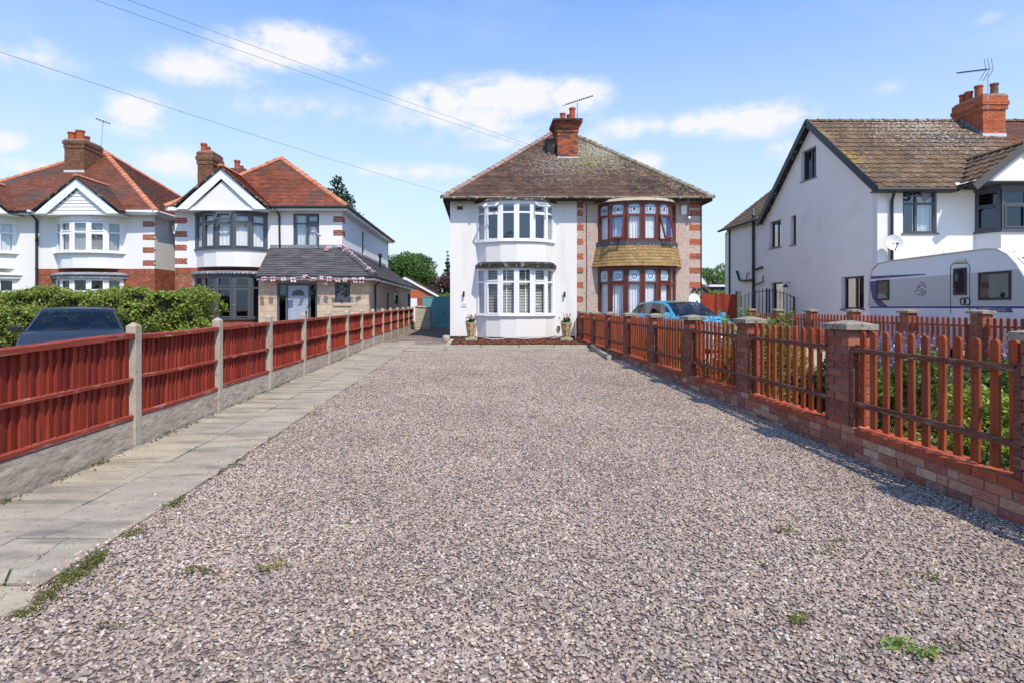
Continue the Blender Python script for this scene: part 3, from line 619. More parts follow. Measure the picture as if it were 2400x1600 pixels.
def tree(label, x, y, h, wid, mat, n=9000, leaf=.16, trunk=.18, cat='tree', clumps=16, low=.22, shape='round', name='broadleaf_tree', group=None):
    z0 = gz(y); t = thing(name, label, cat, (x, y, z0), group=group); tr = MB(); top = Vector((x+R.uniform(-.2,.2), y, z0+h*.8))
    tr.tube([(x,y,z0-.1),(x+.05,y,z0+h*.3),tuple(top)], [trunk, trunk*.7, trunk*.2], 8); cs = []; rs = []
    for k in range(clumps):
        if shape == 'round':
            a = R.uniform(0, 6.283); e = R.uniform(-.6, 1); rr = math.sqrt(1-min(1,abs(e))**2)*.62+.1
            c = Vector((x+math.cos(a)*rr*wid*.5, y+math.sin(a)*rr*wid*.5, z0+h*(low+(1-low)*(.42+.40*e)))); r = wid*R.uniform(.17,.27); rz = r*R.uniform(.6,.9)
        else:
            f = k/(clumps-1); a = R.uniform(0, 6.283); rr = wid*.5*(1-f)**.8*R.uniform(.3,.75)
            c = Vector((x+math.cos(a)*rr, y+math.sin(a)*rr, z0+h*(low+(1-low)*f*.93))); r = wid*(.30*(1-f)+.05)*R.uniform(.7,1.1); rz = r*(.55 if shape == 'fir' else 1.2)
        cs.append(c); rs.append((r, r, rz)); tr.tube([(x, y, z0+(c.z-z0)*.6), tuple(c)], [trunk*.3, trunk*.08], 5)
    tr.build('trunk', MT['trunk'], t)
    P_ = cloud(cs, rs, n)
    V, T = leaves(P_, leaf, up=.5); np_obj('crown', V, T, MT[mat], t)
    return t
# ------------------------------------------------------------------ ground, drive, path
def sheet(name, xs, ys, dz, mat, zf=gz, jag=None, kind='structure', parent=None):
    mb = MB(); k = len(xs)
    for y in ys:
        for x in xs: mb.v.append((x, y, zf(y)+dz))
    for j in range(len(ys)-1):
        for i in range(k-1): a = j*k+i; mb.f.append((a, a+1, a+k+1, a+k)); mb.m.append(0)
    return mb.build(name, mat, parent, kind=kind)
YS = [-60, -10, 0, 5, 10, 15, 20, 25, 30, 32.35, 45, 70, 150, 400, 1500]
sheet('ground', [-1500, -300, -60, -20, -8, 0, 8, 20, 60, 300, 1500], YS, -.05, MT['grass_ground'])
drv = sheet('gravel_drive', [-2.9, -1, 1, 3.5], [-6, 0, 5, 10, 15, 18.3], -.006, M('gravel bed', (.22,.175,.15), .95, .2, 3, bump=1.0, bs=45, fine=.4, fs=55, dirt=[((.12,.09,.085), .5, .6, 50, None, 2)], bd=.02))
sheet('side_path', [-3.4, -1.0], [19.2, 24, 28, 32.35, 40], -.004, MT['tarmac'])
sheet('garden_soil', [3.7, 10.35], [-6, 0, 5, 10, 13], -.02, MT['soil'])
sheet('border_soil', [3.7, 4.95], [13, 18, 22.3], -.014, MT['soil'])
sheet('neighbour_drive', [4.95, 7, 10.35], [13, 18, 22.3, 24.2], -.015, MT['concrete'])  # made pale concrete so that it bounces more light
sheet('caravan_drive', [10.55, 14, 30], [-6, 0, 5, 10, 15, 19.3, 27], -.02, MT['concrete'])  # pale concrete picked to bounce warm light onto the side wall
sheet('front_drive', [-16, -10, -3.6], [-6, 0, 5, 10, 15, 21.5], -.03, MT['tarmac'])
# concrete patch at the near end of the path, with a slanting broken edge
c = MB(); c.prism([(-3.4,2.55,-.02), (-2.30,2.55,-.02), (-2.12,2.86,-.02), (-2.2,3.05,-.02), (-3.4,3.05,-.02)], (0,0,.028)); c.build('concrete_patch', MT['concrete'], kind='structure')
# path: a bed with single slabs on it, 600 mm square, two abreast
pb = MB(); pb.box(-3.40,-2.20, 3.04, 19.3, -.03, .004)
path = MB(); k = 0
for y0, y1 in ((3.06,5),(5,10),(10,15),(15,21.4)):
    path.add([(-3.40,y0,gz(y0)+.0),(-2.205,y0,gz(y0)+.0),(-2.205,y1,gz(y1)+.0),(-3.40,y1,gz(y1)+.0)], [(0,1,2,3)])
path.add([(-2.2,17.5,gz(17.5)+.0),(-1.05,17.5,gz(17.5)),(-1.05,20,gz(20)),(-2.2,20,gz(20))], [(0,1,2,3)])
pth = path.build('path', MT['crack'], kind='structure')
def slab_poly(poly, h, tilt=(0,0)):
    cx = sum(p[0] for p in poly)/len(poly); cy = sum(p[1] for p in poly)/len(poly); mb = MB(); n = len(poly); e = .006
    def Z(x, y, d): return gz(y)+d+(x-cx)*tilt[0]+(y-cy)*tilt[1]
    top = [(cx+(x-cx)*(1-e/.3), cy+(y-cy)*(1-e/.3)) for x, y in poly]
    mb.add([(x,y,Z(x,y,-.03)) for x,y in poly]+[(x,y,Z(x,y,h-.005)) for x,y in poly]+[(x,y,Z(x,y,h)) for x,y in top],
           [(i,(i+1)%n,(i+1)%n+n,i+n) for i in range(n)]+[(i+n,(i+1)%n+n,(i+1)%n+2*n,i+2*n) for i in range(n)]+[tuple(range(2*n,3*n))])
    mb.build('slab', MT['slab'], pth)
def crack_split(x0, x1, y0, y1, cl):
    """cl: polyline from the left/bottom side to another side; gives two polygons."""
    return cl
for r in range(31):
    y0 = 3.07+r*.6; y1 = y0+.6
    if y0 > 21.0: break
    for c_ in (0, 1):
        x0 = -3.395+c_*.6; x1 = x0+.6; j = lambda: R.uniform(-.004, .004); q = .0075
        ragged = c_ == 1
        h = .011+R.uniform(0,.010); tl = (R.uniform(-.009,.009), R.uniform(-.009,.009))
        A = (x0+q+j(), y0+q); B = (x1-q+j(), y0+q+j()); C = (x1-q+j(), y1-q+j()); D = (x0+q+j(), y1-q)
        if c_ == 1 and r == 0:      # cracked slabs near the street end
            m1, m2, m3 = (x0+.36,y0+.28), (x0+.30,y0+.18), (x0+.40,y0+q)
            slab_poly([A, (m3[0]-.007,m3[1]), (m2[0]-.007,m2[1]), (m1[0]-.007,m1[1]), (x0+.30,y1-q), D], h, tl)
            slab_poly([(m3[0]+.007,m3[1]), B, C, (x0+.308,y1-q), (m1[0]+.007,m1[1]), (m2[0]+.007,m2[1])], h, tl)
        elif c_ == 1 and r == 1:
            a, b_, d = (x0+.16,y0+q), (x0+.26,y0+.24), (x0+.44,y0+.38)
            e_ = (x1-q, y0+.50)
            slab_poly([A, (a[0]-.005,a[1]), (b_[0]-.007,b_[1]), (d[0]-.005,d[1]+.003), (e_[0],e_[1]+.003), C, D], h, tl)
            slab_poly([(a[0]+.005,a[1]), B, (e_[0],e_[1]-.003), (d[0]+.005,d[1]-.003), (b_[0]+.007,b_[1])], h, tl)
        elif c_ == 1 and r == 2:
            slab_poly([A, (x1-.10,y0+q), (x1-q,y0+.08), C, D], h, tl)
        elif c_ == 1: slab_poly([A, B, (x1-q-R.uniform(0,.02), y0+.12), (x1-q+R.uniform(0,.01), y0+.2), (x1-q-R.uniform(0,.035), y0+.38), (x1-q-R.choice((0,0,.05)), y0+.46+j()), C, D], h, tl)
        else: slab_poly([A, B, C, D], h, tl)
for r in range(4):
    for c_ in (0, 1):
        x0 = -2.19+c_*.57; y0 = 17.52+r*.6; slab_poly([(x0+.005,y0+.005),(x0+.565,y0+.005),(x0+.565,y0+.595),(x0+.005,y0+.595)], .014+R.uniform(0,.006))
# loose gravel: real stones scattered over the drive by geometry nodes
def gravel():
    out = [(-2.30,-.5),(3.47,-.5),(3.47,18.2),(-1.0,18.2),(-1.0,17.46)]
    y = 17.44
    left = [(-2.20, y)]
    while y > 3.4:
        y -= .3; left.append((-2.20+R.choice((0,0,0,-.03,-.05,.02))+R.uniform(-.02,.02), y))
    left += [(-2.14,3.9),(-2.17,3.4),(-2.2,3.0),(-2.18,2.82),(-2.45,2.62),(-2.9,2.5),(-2.9,-.5)]
    # cut the outline into strips so that it follows the ground
    me = bpy.data.meshes.new('gravel'); v = []; f = []
    ys = [-.5, .8, 1.6, 2.5]+[2.62+.22*i for i in range(71)]
    def lx(yy):
        pts = [p for p in left]; pts = sorted(pts, key=lambda p: p[1])
        if yy <= 2.5: return -2.9
        for a, b in zip(pts[:-1], pts[1:]):
            if a[1] <= yy <= b[1] and b[1] > a[1]: return a[0]+(b[0]-a[0])*(yy-a[1])/(b[1]-a[1])
        return -1.0 if yy > 17.44 else -2.15
    for yy in ys: v += [(lx(yy), yy, gz(yy)), (3.47, yy, gz(yy))]
    for i in range(len(ys)-1): a = 2*i; f.append((a, a+1, a+3, a+2))
    me.from_pydata(v, [], f); me.materials.append(MT['stone_pebble']); o = bpy.data.objects.new('gravel', me); col.objects.link(o)
    tag(o, 'loose purple grey stones covering the whole drive', 'gravel', kind='stuff')
    ng = bpy.data.node_groups.new('gravel', 'GeometryNodeTree'); ng.interface.new_socket('Geometry', in_out='INPUT', socket_type='NodeSocketGeometry'); ng.interface.new_socket('Geometry', in_out='OUTPUT', socket_type='NodeSocketGeometry')
    N = ng.nodes.new; L = ng.links.new; gi = N('NodeGroupInput'); go = N('NodeGroupOutput')
    pos = N('GeometryNodeInputPosition'); sp = N('ShaderNodeSeparateXYZ'); L(pos.outputs[0], sp.inputs[0])
    def MR(a, b, c_, d): n = N('ShaderNodeMapRange'); L(sp.outputs[1], n.inputs[0]); n.inputs[1].default_value = a; n.inputs[2].default_value = b; n.inputs[3].default_value = c_; n.inputs[4].default_value = d; return n.outputs[0]
    geo = N('GeometryNodeGeometryToInstance')
    for s in range(7):
        ico = N('GeometryNodeMeshIcoSphere'); ico.inputs['Radius'].default_value = .5; ico.inputs['Subdivisions'].default_value = 2
        nz = N('ShaderNodeTexNoise'); nz.noise_dimensions = '4D'; nz.inputs['W'].default_value = s*7.3; nz.inputs['Scale'].default_value = 1.1; nz.inputs['Detail'].default_value = 1
        sub = N('ShaderNodeVectorMath'); sub.operation = 'SUBTRACT'; L(nz.outputs['Color'], sub.inputs[0]); sub.inputs[1].default_value = (.5,.5,.5)
        scl = N('ShaderNodeVectorMath'); scl.operation = 'SCALE'; L(sub.outputs[0], scl.inputs[0]); scl.inputs['Scale'].default_value = .62
        spn = N('GeometryNodeSetPosition'); L(ico.outputs[0], spn.inputs[0]); L(scl.outputs[0], spn.inputs['Offset'])
        tr = N('GeometryNodeTransform'); L(spn.outputs[0], tr.inputs[0]); tr.inputs['Scale'].default_value = (1, .72+.04*s, .40+.05*(s%3))
        ss = N('GeometryNodeSetShadeSmooth'); L(tr.outputs[0], ss.inputs[0]); sm = N('GeometryNodeSetMaterial'); L(ss.outputs[0], sm.inputs[0]); sm.inputs['Material'].default_value = MT['stone_pebble']
        L(sm.outputs[0], geo.inputs[0])
    d = N('GeometryNodeDistributePointsOnFaces'); L(gi.outputs[0], d.inputs['Mesh']); L(MR(2.0, 12, 5200, 2300), d.inputs['Density']); d.inputs['Seed'].default_value = 3
    ip = N('GeometryNodeInstanceOnPoints'); L(d.outputs[0], ip.inputs['Points']); L(geo.outputs[0], ip.inputs['Instance']); ip.inputs['Pick Instance'].default_value = True
    ri = N('FunctionNodeRandomValue'); ri.data_type = 'INT'; ri.inputs[4].default_value = 0; ri.inputs[5].default_value = 6; ri.inputs['Seed'].default_value = 5; L(ri.outputs[2], ip.inputs['Instance Index'])
    rr = N('FunctionNodeRandomValue'); rr.data_type = 'FLOAT_VECTOR'; rr.inputs[0].default_value = (-.45,-.45,0); rr.inputs[1].default_value = (.45,.45,6.283); L(rr.outputs[0], ip.inputs['Rotation'])
    rs = N('FunctionNodeRandomValue'); rs.data_type = 'FLOAT_VECTOR'; rs.inputs[0].default_value = (.009,.009,.009); rs.inputs[1].default_value = (.028,.026,.026); rs.inputs['Seed'].default_value = 8
    vs = N('ShaderNodeVectorMath'); vs.operation = 'SCALE'; L(rs.outputs[0], vs.inputs[0]); L(MR(3, 16, 1.0, 1.2), vs.inputs['Scale']); L(vs.outputs[0], ip.inputs['Scale'])
    rz = N('FunctionNodeRandomValue'); rz.data_type = 'FLOAT'; rz.inputs[2].default_value = -.002; rz.inputs[3].default_value = .011; rz.inputs['Seed'].default_value = 9
    cz = N('ShaderNodeCombineXYZ'); L(rz.outputs[1], cz.inputs[2]); ti = N('GeometryNodeTranslateInstances'); L(ip.outputs[0], ti.inputs[0]); L(cz.outputs[0], ti.inputs['Translation'])
    L(ti.outputs[0], go.inputs[0]); md = o.modifiers.new('gravel', 'NODES'); md.node_group = ng
gravel()
sp_ = MB()
for i in range(1300):
    if i < 1000: y = 3.0+13*R.random()**1.6; x = -2.20-abs(R.gauss(0,.035)) if R.random() < .8 else -2.2-abs(R.gauss(0,.16)); z = gz(y)+.020
    elif i < 1220: y = R.uniform(2.6,3.04); x = R.uniform(-2.7,-2.15); z = .012
    else: y = R.uniform(3,9); x = -3.37+abs(R.gauss(0,.02)); z = gz(y)+.022
    s = R.uniform(.004,.0115); a = R.uniform(0,6.28); n = 7; rr = [s*R.uniform(.7,1.15) for _ in range(n)]; P0 = [(x+rr[k]*math.cos(a+k*.8976), y+rr[k]*math.sin(a+k*.8976)*.75) for k in range(n)]
    sp_.add([(p, q_, z-.006) for p, q_ in P0]+[(x+(p-x)*.62, y+(q_-y)*.62, z+s*.42) for p, q_ in P0]+[(x, y, z+s*.52)], [(k, (k+1)%n, (k+1)%n+n, k+n) for k in range(n)]+[(k+n, (k+1)%n+n, 2*n) for k in range(n)])
sp_.build('spilled_stones', MT['stone_pebble'], smooth=True, label='loose stones spilled from the gravel onto the path slabs', kind='stuff')
# ------------------------------------------------------------------ the semi-detached pair in the middle
Y3 = 22.3; XL, XP, XR = -1.09, 3.51, 8.11; EZ = 5.34; EY = 21.86; AP = Vector((3.51, 26.72, 9.2)); YB = 31.1
white = thing('semi_detached_house', 'white rendered half of the central pair, white bow windows above a bark bed', 'house', (1.2, Y3, gz(Y3)))
peb = thing('semi_detached_house', 'pebbledashed half of the central pair with brick quoins and dark red window frames', 'house', (5.8, Y3, gz(Y3)))
cW, cP = 1.29, 5.735
plW = bow(cW, Y3, 1.385, 1.07, .44, .565, .70, .78); plP = bow(cP, Y3, 1.385, 1.07, .44, .565, .70, .78)
U0, U1, G0, G1 = 3.76, 5.12, 1.11, 2.78
for hs, x0, x1, c_, mt in ((white, XL, XP+.03, cW, 'render_white3'), (peb, XP+.03, XR, cP, 'pebble')):
    w = MB(); wall(w, FRONT(Y3), x0, x1, 0, 5.3, [(c_-1.3, c_+1.3, U0, U1), (c_-1.3, c_+1.3, G0, G1)])
    if hs is white: wall(w, WEST(x0), Y3+.25, YB-.2, 0, 5.3)
    else: wall(w, EAST(x1), Y3+.25, YB-.2, 0, 5.3)
    wall(w, fr_at(0, YB, 1, 0, 0, 1), x0, x1, 0, 5.3, t=.2)
    w.build('wall', MT[mt], hs)
    r = MB(); r.box(x0+.3, x1-.3, Y3+.62, Y3+.66, .3, 5.2); r.box(x0+.3, x1-.3, Y3+.27, Y3+.62, 2.82, 2.86); r.box(x0+.3, x1-.3, Y3+.27, Y3+.6, 5.14, 5.18); r.build('room_shade', MT['dark'], hs)  # dark sheets inside the bays in place of unlit rooms
pl = MB(); pl.lbox(FRONT(Y3), XL+.002, cW-1.42, 0, .012, .12, .34); pl.lbox(FRONT(Y3), cW+1.42, XP-.05, 0, .012, .12, .34); slab_of(pl, plW, Y3, .012, .12, .335); pl.build('plinth', MT['black_old'], white)
b = MB(); slab_of(b, plW, Y3, 0, .336, G0-.04); b.build('bay_base', MT['render_white3'], white)
b = MB(); slab_of(b, plW, Y3, 0, 2.99, U0-.045); b.build('bay_panel', MT['render_white3'], white)
b = MB(); slab_of(b, plW, Y3, .07, U0-.045, U0+.005); b.build('sill', MT['pvc'], white)
b = MB(); slab_of(b, plW, Y3, .07, G0-.04, G0+.005); b.build('sill', MT['pvc'], white)
# lead covered canopy over the lower window: straight fronted
cp = [(cW-1.46, Y3), (cW-1.30, Y3-.62), (cW-.7, Y3-.90), (cW+.7, Y3-.90), (cW+1.32, Y3-.62), (cW+1.50, Y3)]
b = MB(); k = len(cp); b.prism([(x,y,2.80) for x,y in cp], (0,0,.11)); b.add([(x,y,2.915) for x,y in cp]+[(cW+(x-cW)*.93,Y3-(Y3-y)*.86,3.0) for x,y in cp], [(i,i+k,(i+1)%k+k,(i+1)%k) for i in range(k)]+[tuple(range(k,2*k))[::-1]]); b.build('canopy', MT['black_old'], white)
b = MB(); slab_of(b, plW, Y3, .03, G1-.02, 2.80); b.build('window_head', MT['pvc'], white)
b = MB(); slab_of(b, plW, Y3, .03, U1-.01, 5.17); b.build('window_head', MT['pvc'], white)
b = MB(); slab_of(b, plW, Y3, .13, 5.17, 5.27, d2=.02); b.build('bay_roof', MT['black_old'], white)
b = MB(); slab_of(b, plP, Y3, .16, 5.15, 5.26, d2=.05); b.build('bay_roof', MT['gutter_old'], peb)
b = MB(); slab_of(b, plP, Y3, .02, U1-.02, 5.15); b.build('window_head', MT['mahogany'], peb)
def bay_windows(parent, plan, z0, z1, tz, fm, sash, openers=(), cur=None, blind=None, tops=None, fw=.07, gm=None, arch=False):
    fs = facets(plan); ws = []
    post = MB()
    for i, (x, y) in enumerate(plan):
        s = 1 if i < len(plan)/2 else -1; post.tube([(x, y+.03, z0), (x, y+.03, z1)], .055, 6)
    post.build('mullion', fm, parent)
    for i, (fr, l) in enumerate(fs):
        sa = []
        if i in sash:
            if (i, 'bot') not in openers: sa.append((.05, l-.05, z0+.035, tz-.03))
            if (i, 'top') not in openers: sa.append((.05, l-.05, tz+.03, z1-.035))
        wo = window(parent, fr, .02, l-.02, z0, z1, fm, trans=[(tz, .02, l-.02)], fw=fw, n=.03, dp=.07, back=None, sash=sa, gm=gm)
        for (k, part) in openers:
            if k != i: continue
            m = MB(); za, zb = (tz+.03, z1-.03) if part == 'top' else (z0+.035, tz-.03); Lh = zb-za; th = math.radians(62 if part == 'top' else 17)
            def q(u, s): return lpt(fr, u, .055+s*math.sin(th), zb-s*math.cos(th))
            nn = (q(.05,Lh)-q(.05,0)).cross(Vector((fr[1][0],fr[1][1],0)))
            for a, c_ in (((.055,0),(.055,Lh)), ((l-.055,0),(l-.055,Lh)), ((.03,0),(l-.03,0)), ((.03,Lh),(l-.03,Lh))): m.bar(q(*a), q(*c_), .055, .05, up=nn)
            so_ = m.build('opening_sash', fm, wo)
            g = MB(); g.add([q(.06,.02), q(l-.06,.02), q(l-.06,Lh-.02), q(.06,Lh-.02)], [(0,1,2,3)]); g.build('pane', MT['glass'], wo)
        if blind:
            m = MB(); z = z0+.08
            while z < z1-.04:
                if abs(z-tz) > .05:
                    o, U, Nn = fr; p = [lpt(fr, .05, -.12, z), lpt(fr, l-.05, -.12, z), lpt(fr, l-.05, -.15, z+.016), lpt(fr, .05, -.15, z+.016)]; m.prism(p, (0,0,.003))
                z += .055
            if i in (2, 3): m.lbox(fr, l*(.33 if i == 2 else .58), l*(.33 if i == 2 else .58)+.035, -.115, -.10, z0, z1)
            m.build('blind', MT['blind'], wo, kind='stuff')
        if cur:
            c_ = MB(); curtain_mesh(c_, fr, .03, l-.03, -.10, z0+.02, z1-.02 if not arch else z1-.02, .022, .10); c_.build('curtain', MT[cur], wo)
        if arch and i != 5:
            g = MB(); a0, a1 = .08, l-.08; zt, zb = z1-.07, tz+.04; mid = (a0+a1)/2; k = 8
            P0 = [(a0, zb), (a1, zb)]+[(a1-(a1-a0)*j/k, zt-.07+.07*math.sin(math.pi*j/k)) for j in range(k+1)]
            g.add([lpt(fr, u, .004, z) for u, z in P0], [tuple(range(len(P0)))]); g.build('frosted_light', MT['frost_blue'], wo)
            q = MB(); zc = (zt+zb)/2-.01; rx = (a1-a0)*.36; rz = (zt-zb)*.36
            def ring(rx, rz, t, m, k=16, a=0, b=2*math.pi):
                for j in range(k):
                    t0, t1 = a+(b-a)*j/k, a+(b-a)*(j+1)/k
                    pts = [(mid+rx*math.cos(t0), zc+rz*math.sin(t0)), (mid+rx*math.cos(t1), zc+rz*math.sin(t1)), (mid+rx*t*math.cos(t1), zc+rz*t*math.sin(t1)), (mid+rx*t*math.cos(t0), zc+rz*t*math.sin(t0))]
                    q.add([lpt(fr, u, .008+.001*m, z) for u, z in pts], [(0,1,2,3)], m)
            if arch == 'diamond':
                ring(rx, rz, .62, 1, 8, -1, 1); ring(rx, rz, .62, 1, 8, math.pi-1, math.pi+1); ring(rx*.62, rz*.8, .8, 2)
                q.add([lpt(fr, mid+u*rx, .012, zc+z*rz) for u, z in ((-.42,0),(0,-.75),(.42,0),(0,.75))], [(0,1,2,3)], 0)
            else:
                ring(rx, rz, .84, 2); ring(rx*.62, rz*.62, .75, 1); ring(rx*.38, rz*.38, .55, 2); q.add([lpt(fr, mid+u*rx*.2, .012, zc+z*rz*.2) for u, z in ((-1,0),(0,-1),(1,0),(0,1))], [(0,1,2,3)], 0)
            q.build('leaded_motif', [MT['motif_red'], MT['motif_blue'], MT['motif_white']], wo)
        ws.append(wo)
    return ws
bay_windows(white, plW, U0, U1, 4.75, MT['pvc'], (1, 4), ((1, 'top'), (4, 'top')))
bay_windows(white, plW, G0, G1, 2.29, MT['pvc'], (1, 4), gm=MT['glass_clear'], blind=True)
for fi_, za_, zb__ in ((0,U0,U1),(5,U0,U1),(0,G0,G1)): bc = MB(); curtain_mesh(bc, facets(plW)[fi_][0], .05, .45, -.06, za_, zb__, .01); bc.build('roller_blind', MT['curtain_grey'], white)
bay_windows(peb, plP, U0, U1, 4.66, MT['mahogany'], (), gm=MT['glass_clear'], openers= ((1, 'bot'), (4, 'bot')), cur='lace', arch='diamond')
bay_windows(peb, plP, G0-.25, G1, 2.26, MT['mahogany'], (1, 4), gm=MT['glass_clear'], cur='lace', arch='ring')
b = MB(); slab_of(b, plP, Y3, 0, .2, G0-.25); b.build('bay_base', MT['pebble'], peb)
b = MB(); slab_of(b, plP, Y3, .05, U0-.05, U0+.005); b.build('sill', MT['mahogany'], peb)
b = MB(); slab_of(b, plP, Y3, .03, G1, 2.86); b.build('window_head', MT['mahogany'], peb)
b = MB(); slab_of(b, plP, Y3, .05, 2.86, U0-.05); b.build('bay_panel', MT['black_old'], peb)
pt, pbm = offset(plP, .07, Y3), offset(plP, .20, Y3)
for i in range(6):
    a, b2, c2, d = Vector((*pbm[i], 2.85)), Vector((*pbm[i+1], 2.85)), Vector((*pt[i+1], 3.62)), Vector((*pt[i], 3.62))
    if i == 0: a = a; d = Vector((a.x+(d.x-a.x)*1.0, d.y, d.z))
    u = (b2-a).normalized(); vv = ((c2+d)/2-(a+b2)/2); vv = (vv-u*vv.dot(u)).normalized()
    tiled(peb, [a, b2, c2, d], u, vv, .112, .165, MT['hang_tile'], 'hung_tile', singles=60, lift=.016)
b = MB(); p1 = offset(plP, .085, Y3); fsP = facets(p1)
for fr, l in fsP:
    u = 0
    while u < l:
        w = .13; dz = R.uniform(.03,.07); b.prism([lpt(fr,u,.0,3.73), lpt(fr,min(u+w,l),.0,3.73), lpt(fr,min(u+w,l),.005,3.63-dz*.3), lpt(fr,min(u+w/2,l),.006,3.60-dz), lpt(fr,u,.005,3.63-dz*.3)], (fr[2][0]*.008, fr[2][1]*.008, 0)); u += w
b.build('flashing', M('blackened lead', (.07,.08,.10), .6, .3, 6, bump=.3, bs=20, dirt=[((.35,.38,.42), .6, .75, 9, None, 4)]), peb)
# brick quoins and gable bricks
its = []
for k in range(-1, 8):
    z = 4.72-.525*k
    if k == -1: z = 5.02
    if z < .3: continue
    its0 = []
    brick_face(FRONT(Y3), XP+.035, XP+.035+(.24), z, z+.225, its0, start=k, proud=.008); its += its0
    if k >= 0 or True: brick_face(FRONT(Y3), XR-.45, XR+.004, z, z+.225, its, start=k+1, proud=.008)
    brick_face(EAST(XR), Y3+.01, Y3+.32, z, z+.225, its, start=k, proud=.006)
pieces('brick', its, BR+HD, MT['brick_quoin'], peb)
# eaves
for hs, x0, x1, gm_ in ((white, XL-.24, XP, 'gutter_old'), (peb, XP, XR+.24, 'gutter_old')):
    s = MB(); s.box(x0, x1, EY+.06, Y3+.02, 5.262, 5.30); s.box(x0, x1, EY+.04, EY+.06, 5.20, 5.34)
    xx = x0 if hs is white else x1-.22; s.box(xx, xx+.22, Y3+.02, YB+.2, 5.24, 5.28); s.box(x0 if hs is white else x1-.02, (x0+.02) if hs is white else x1, EY+.06, YB+.2, 5.20, 5.34); s.build('soffit', MT['black_old'], hs)
    g = MB(); n = 7
    for sgi in range(1):
        vs = []
        for xe in (x0-.02, x1+.02 if hs is peb else x1):
            for i in range(n): t = math.pi*i/(n-1); vs.append((xe, EY-.01-.055*math.cos(t)*-1-.055, 5.345-.065*math.sin(t)))
        g.add(vs, [(i, i+1, i+1+n, i+n) for i in range(n-1)]+[tuple(range(n)), tuple(range(n,2*n))[::-1]])
    go_ = g.build('gutter', MT[gm_], hs)
    for i in range(6):
        xx = x0+(x1-x0)*(i+.5)/6; q = MB(); q.box(xx-.03, xx+.03, EY-.132, EY+.0, 5.275, 5.35); q.build('gutter_joint', MT[gm_], go_)
eL, eR, bL, bR = Vector((XL-.24, EY, EZ)), Vector((XR+.24, EY, EZ)), Vector((XL-.24, 31.56, EZ)), Vector((XR+.24, 31.56, EZ))
vF = Vector((0, AP.y-EY, AP.z-EZ)); mid = Vector((3.51, EY, EZ))
tiled(white, [eL, mid, AP], (1,0,0), vF, .105, .165, MT['tile3']); tiled(peb, [mid, eR, AP], (1,0,0), vF, .105, .165, MT['tile3'])
tiled(white, [eL, bL, AP], (0,1,0), (AP.x-eL.x, 0, AP.z-EZ), .16, .33, MT['tile3']); tiled(peb, [eR, bR, AP], (0,1,0), (AP.x-eR.x, 0, AP.z-EZ), .16, .33, MT['tile3'])
tiled(white, [bL, Vector((3.51,31.56,EZ)), AP], (1,0,0), (0, AP.y-31.56, AP.z-EZ), .3, .6, MT['tile3']); tiled(peb, [Vector((3.51,31.56,EZ)), bR, AP], (1,0,0), (0, AP.y-31.56, AP.z-EZ), .3, .6, MT['tile3'])
ridge(white, eL+Vector((-.02,-.02,.0)), AP+Vector((0,0,.03)), .12, .30, MT['ridge3']); ridge(peb, eR+Vector((.02,-.02,0)), AP+Vector((0,0,.03)), .12, .30, MT['ridge3b'])
ridge(white, bL, AP, .12, .45, MT['ridge3']); ridge(peb, bR, AP, .12, .45, MT['ridge3b'])
chimney(white, px(1306.8,24.4), px(1354,24.4), 24.4, 25.45, 7.0, pz(282.5,24.4), MT['brick_chimney3'], MT['mortar_dark'],
        [(8.39,.03),(8.54,.06),(8.68,.11),(8.75,.17)], [(px(1341.5,24.6), 24.6, .125, .56, 1), (px(1319,24.6), 24.6, .115, .34, 1), (px(1334,25.1), 25.1, .11, .44, 1), (px(1314,25.1), 25.1, .11, .26, 1)], flash=(7.2,7.40))
hat = MB(); hat.box(px(1295.5,24.3), px(1362,24.3), 24.15, 25.6, 8.80, 8.87); hat.build('chimney_cap', MT['black_old'], white)
box = MB(); Yq = 24.9; box.box(px(1283,24.6), px(1300,24.6), 24.6, 25.6, 7.2, 8.0); box.build('lead_box', MT['black_old'], white)
yagi('roof aerial with a long boom on the chimney of the central pair', (px(1353,24.9), 24.9, 8.8), (px(1353,24.9), 24.9, pz(241,24.9)), ((px(1388,24.9), 24.9, pz(226,24.9)), (px(1316,24.9), 24.7, pz(252.5,24.9))), 13, reflector=False)
sb = MB(); A_ = Vector((px(1388,24.9),24.9,pz(226,24.9))); 
cab = MB(); cab.tube([(px(1374,Y3-.01),Y3-.012,5.2),(px(1375,Y3),Y3-.012,3),(px(1374,Y3),Y3-.012,.4)], .012, 5); cab.build('cable', MT['black'], peb)
cab = MB(); cab.tube([(XR-.03,Y3-.02,5.2),(XR-.03,Y3-.02,.3)], .018, 5); cab.build('cable', MT['black'], peb)
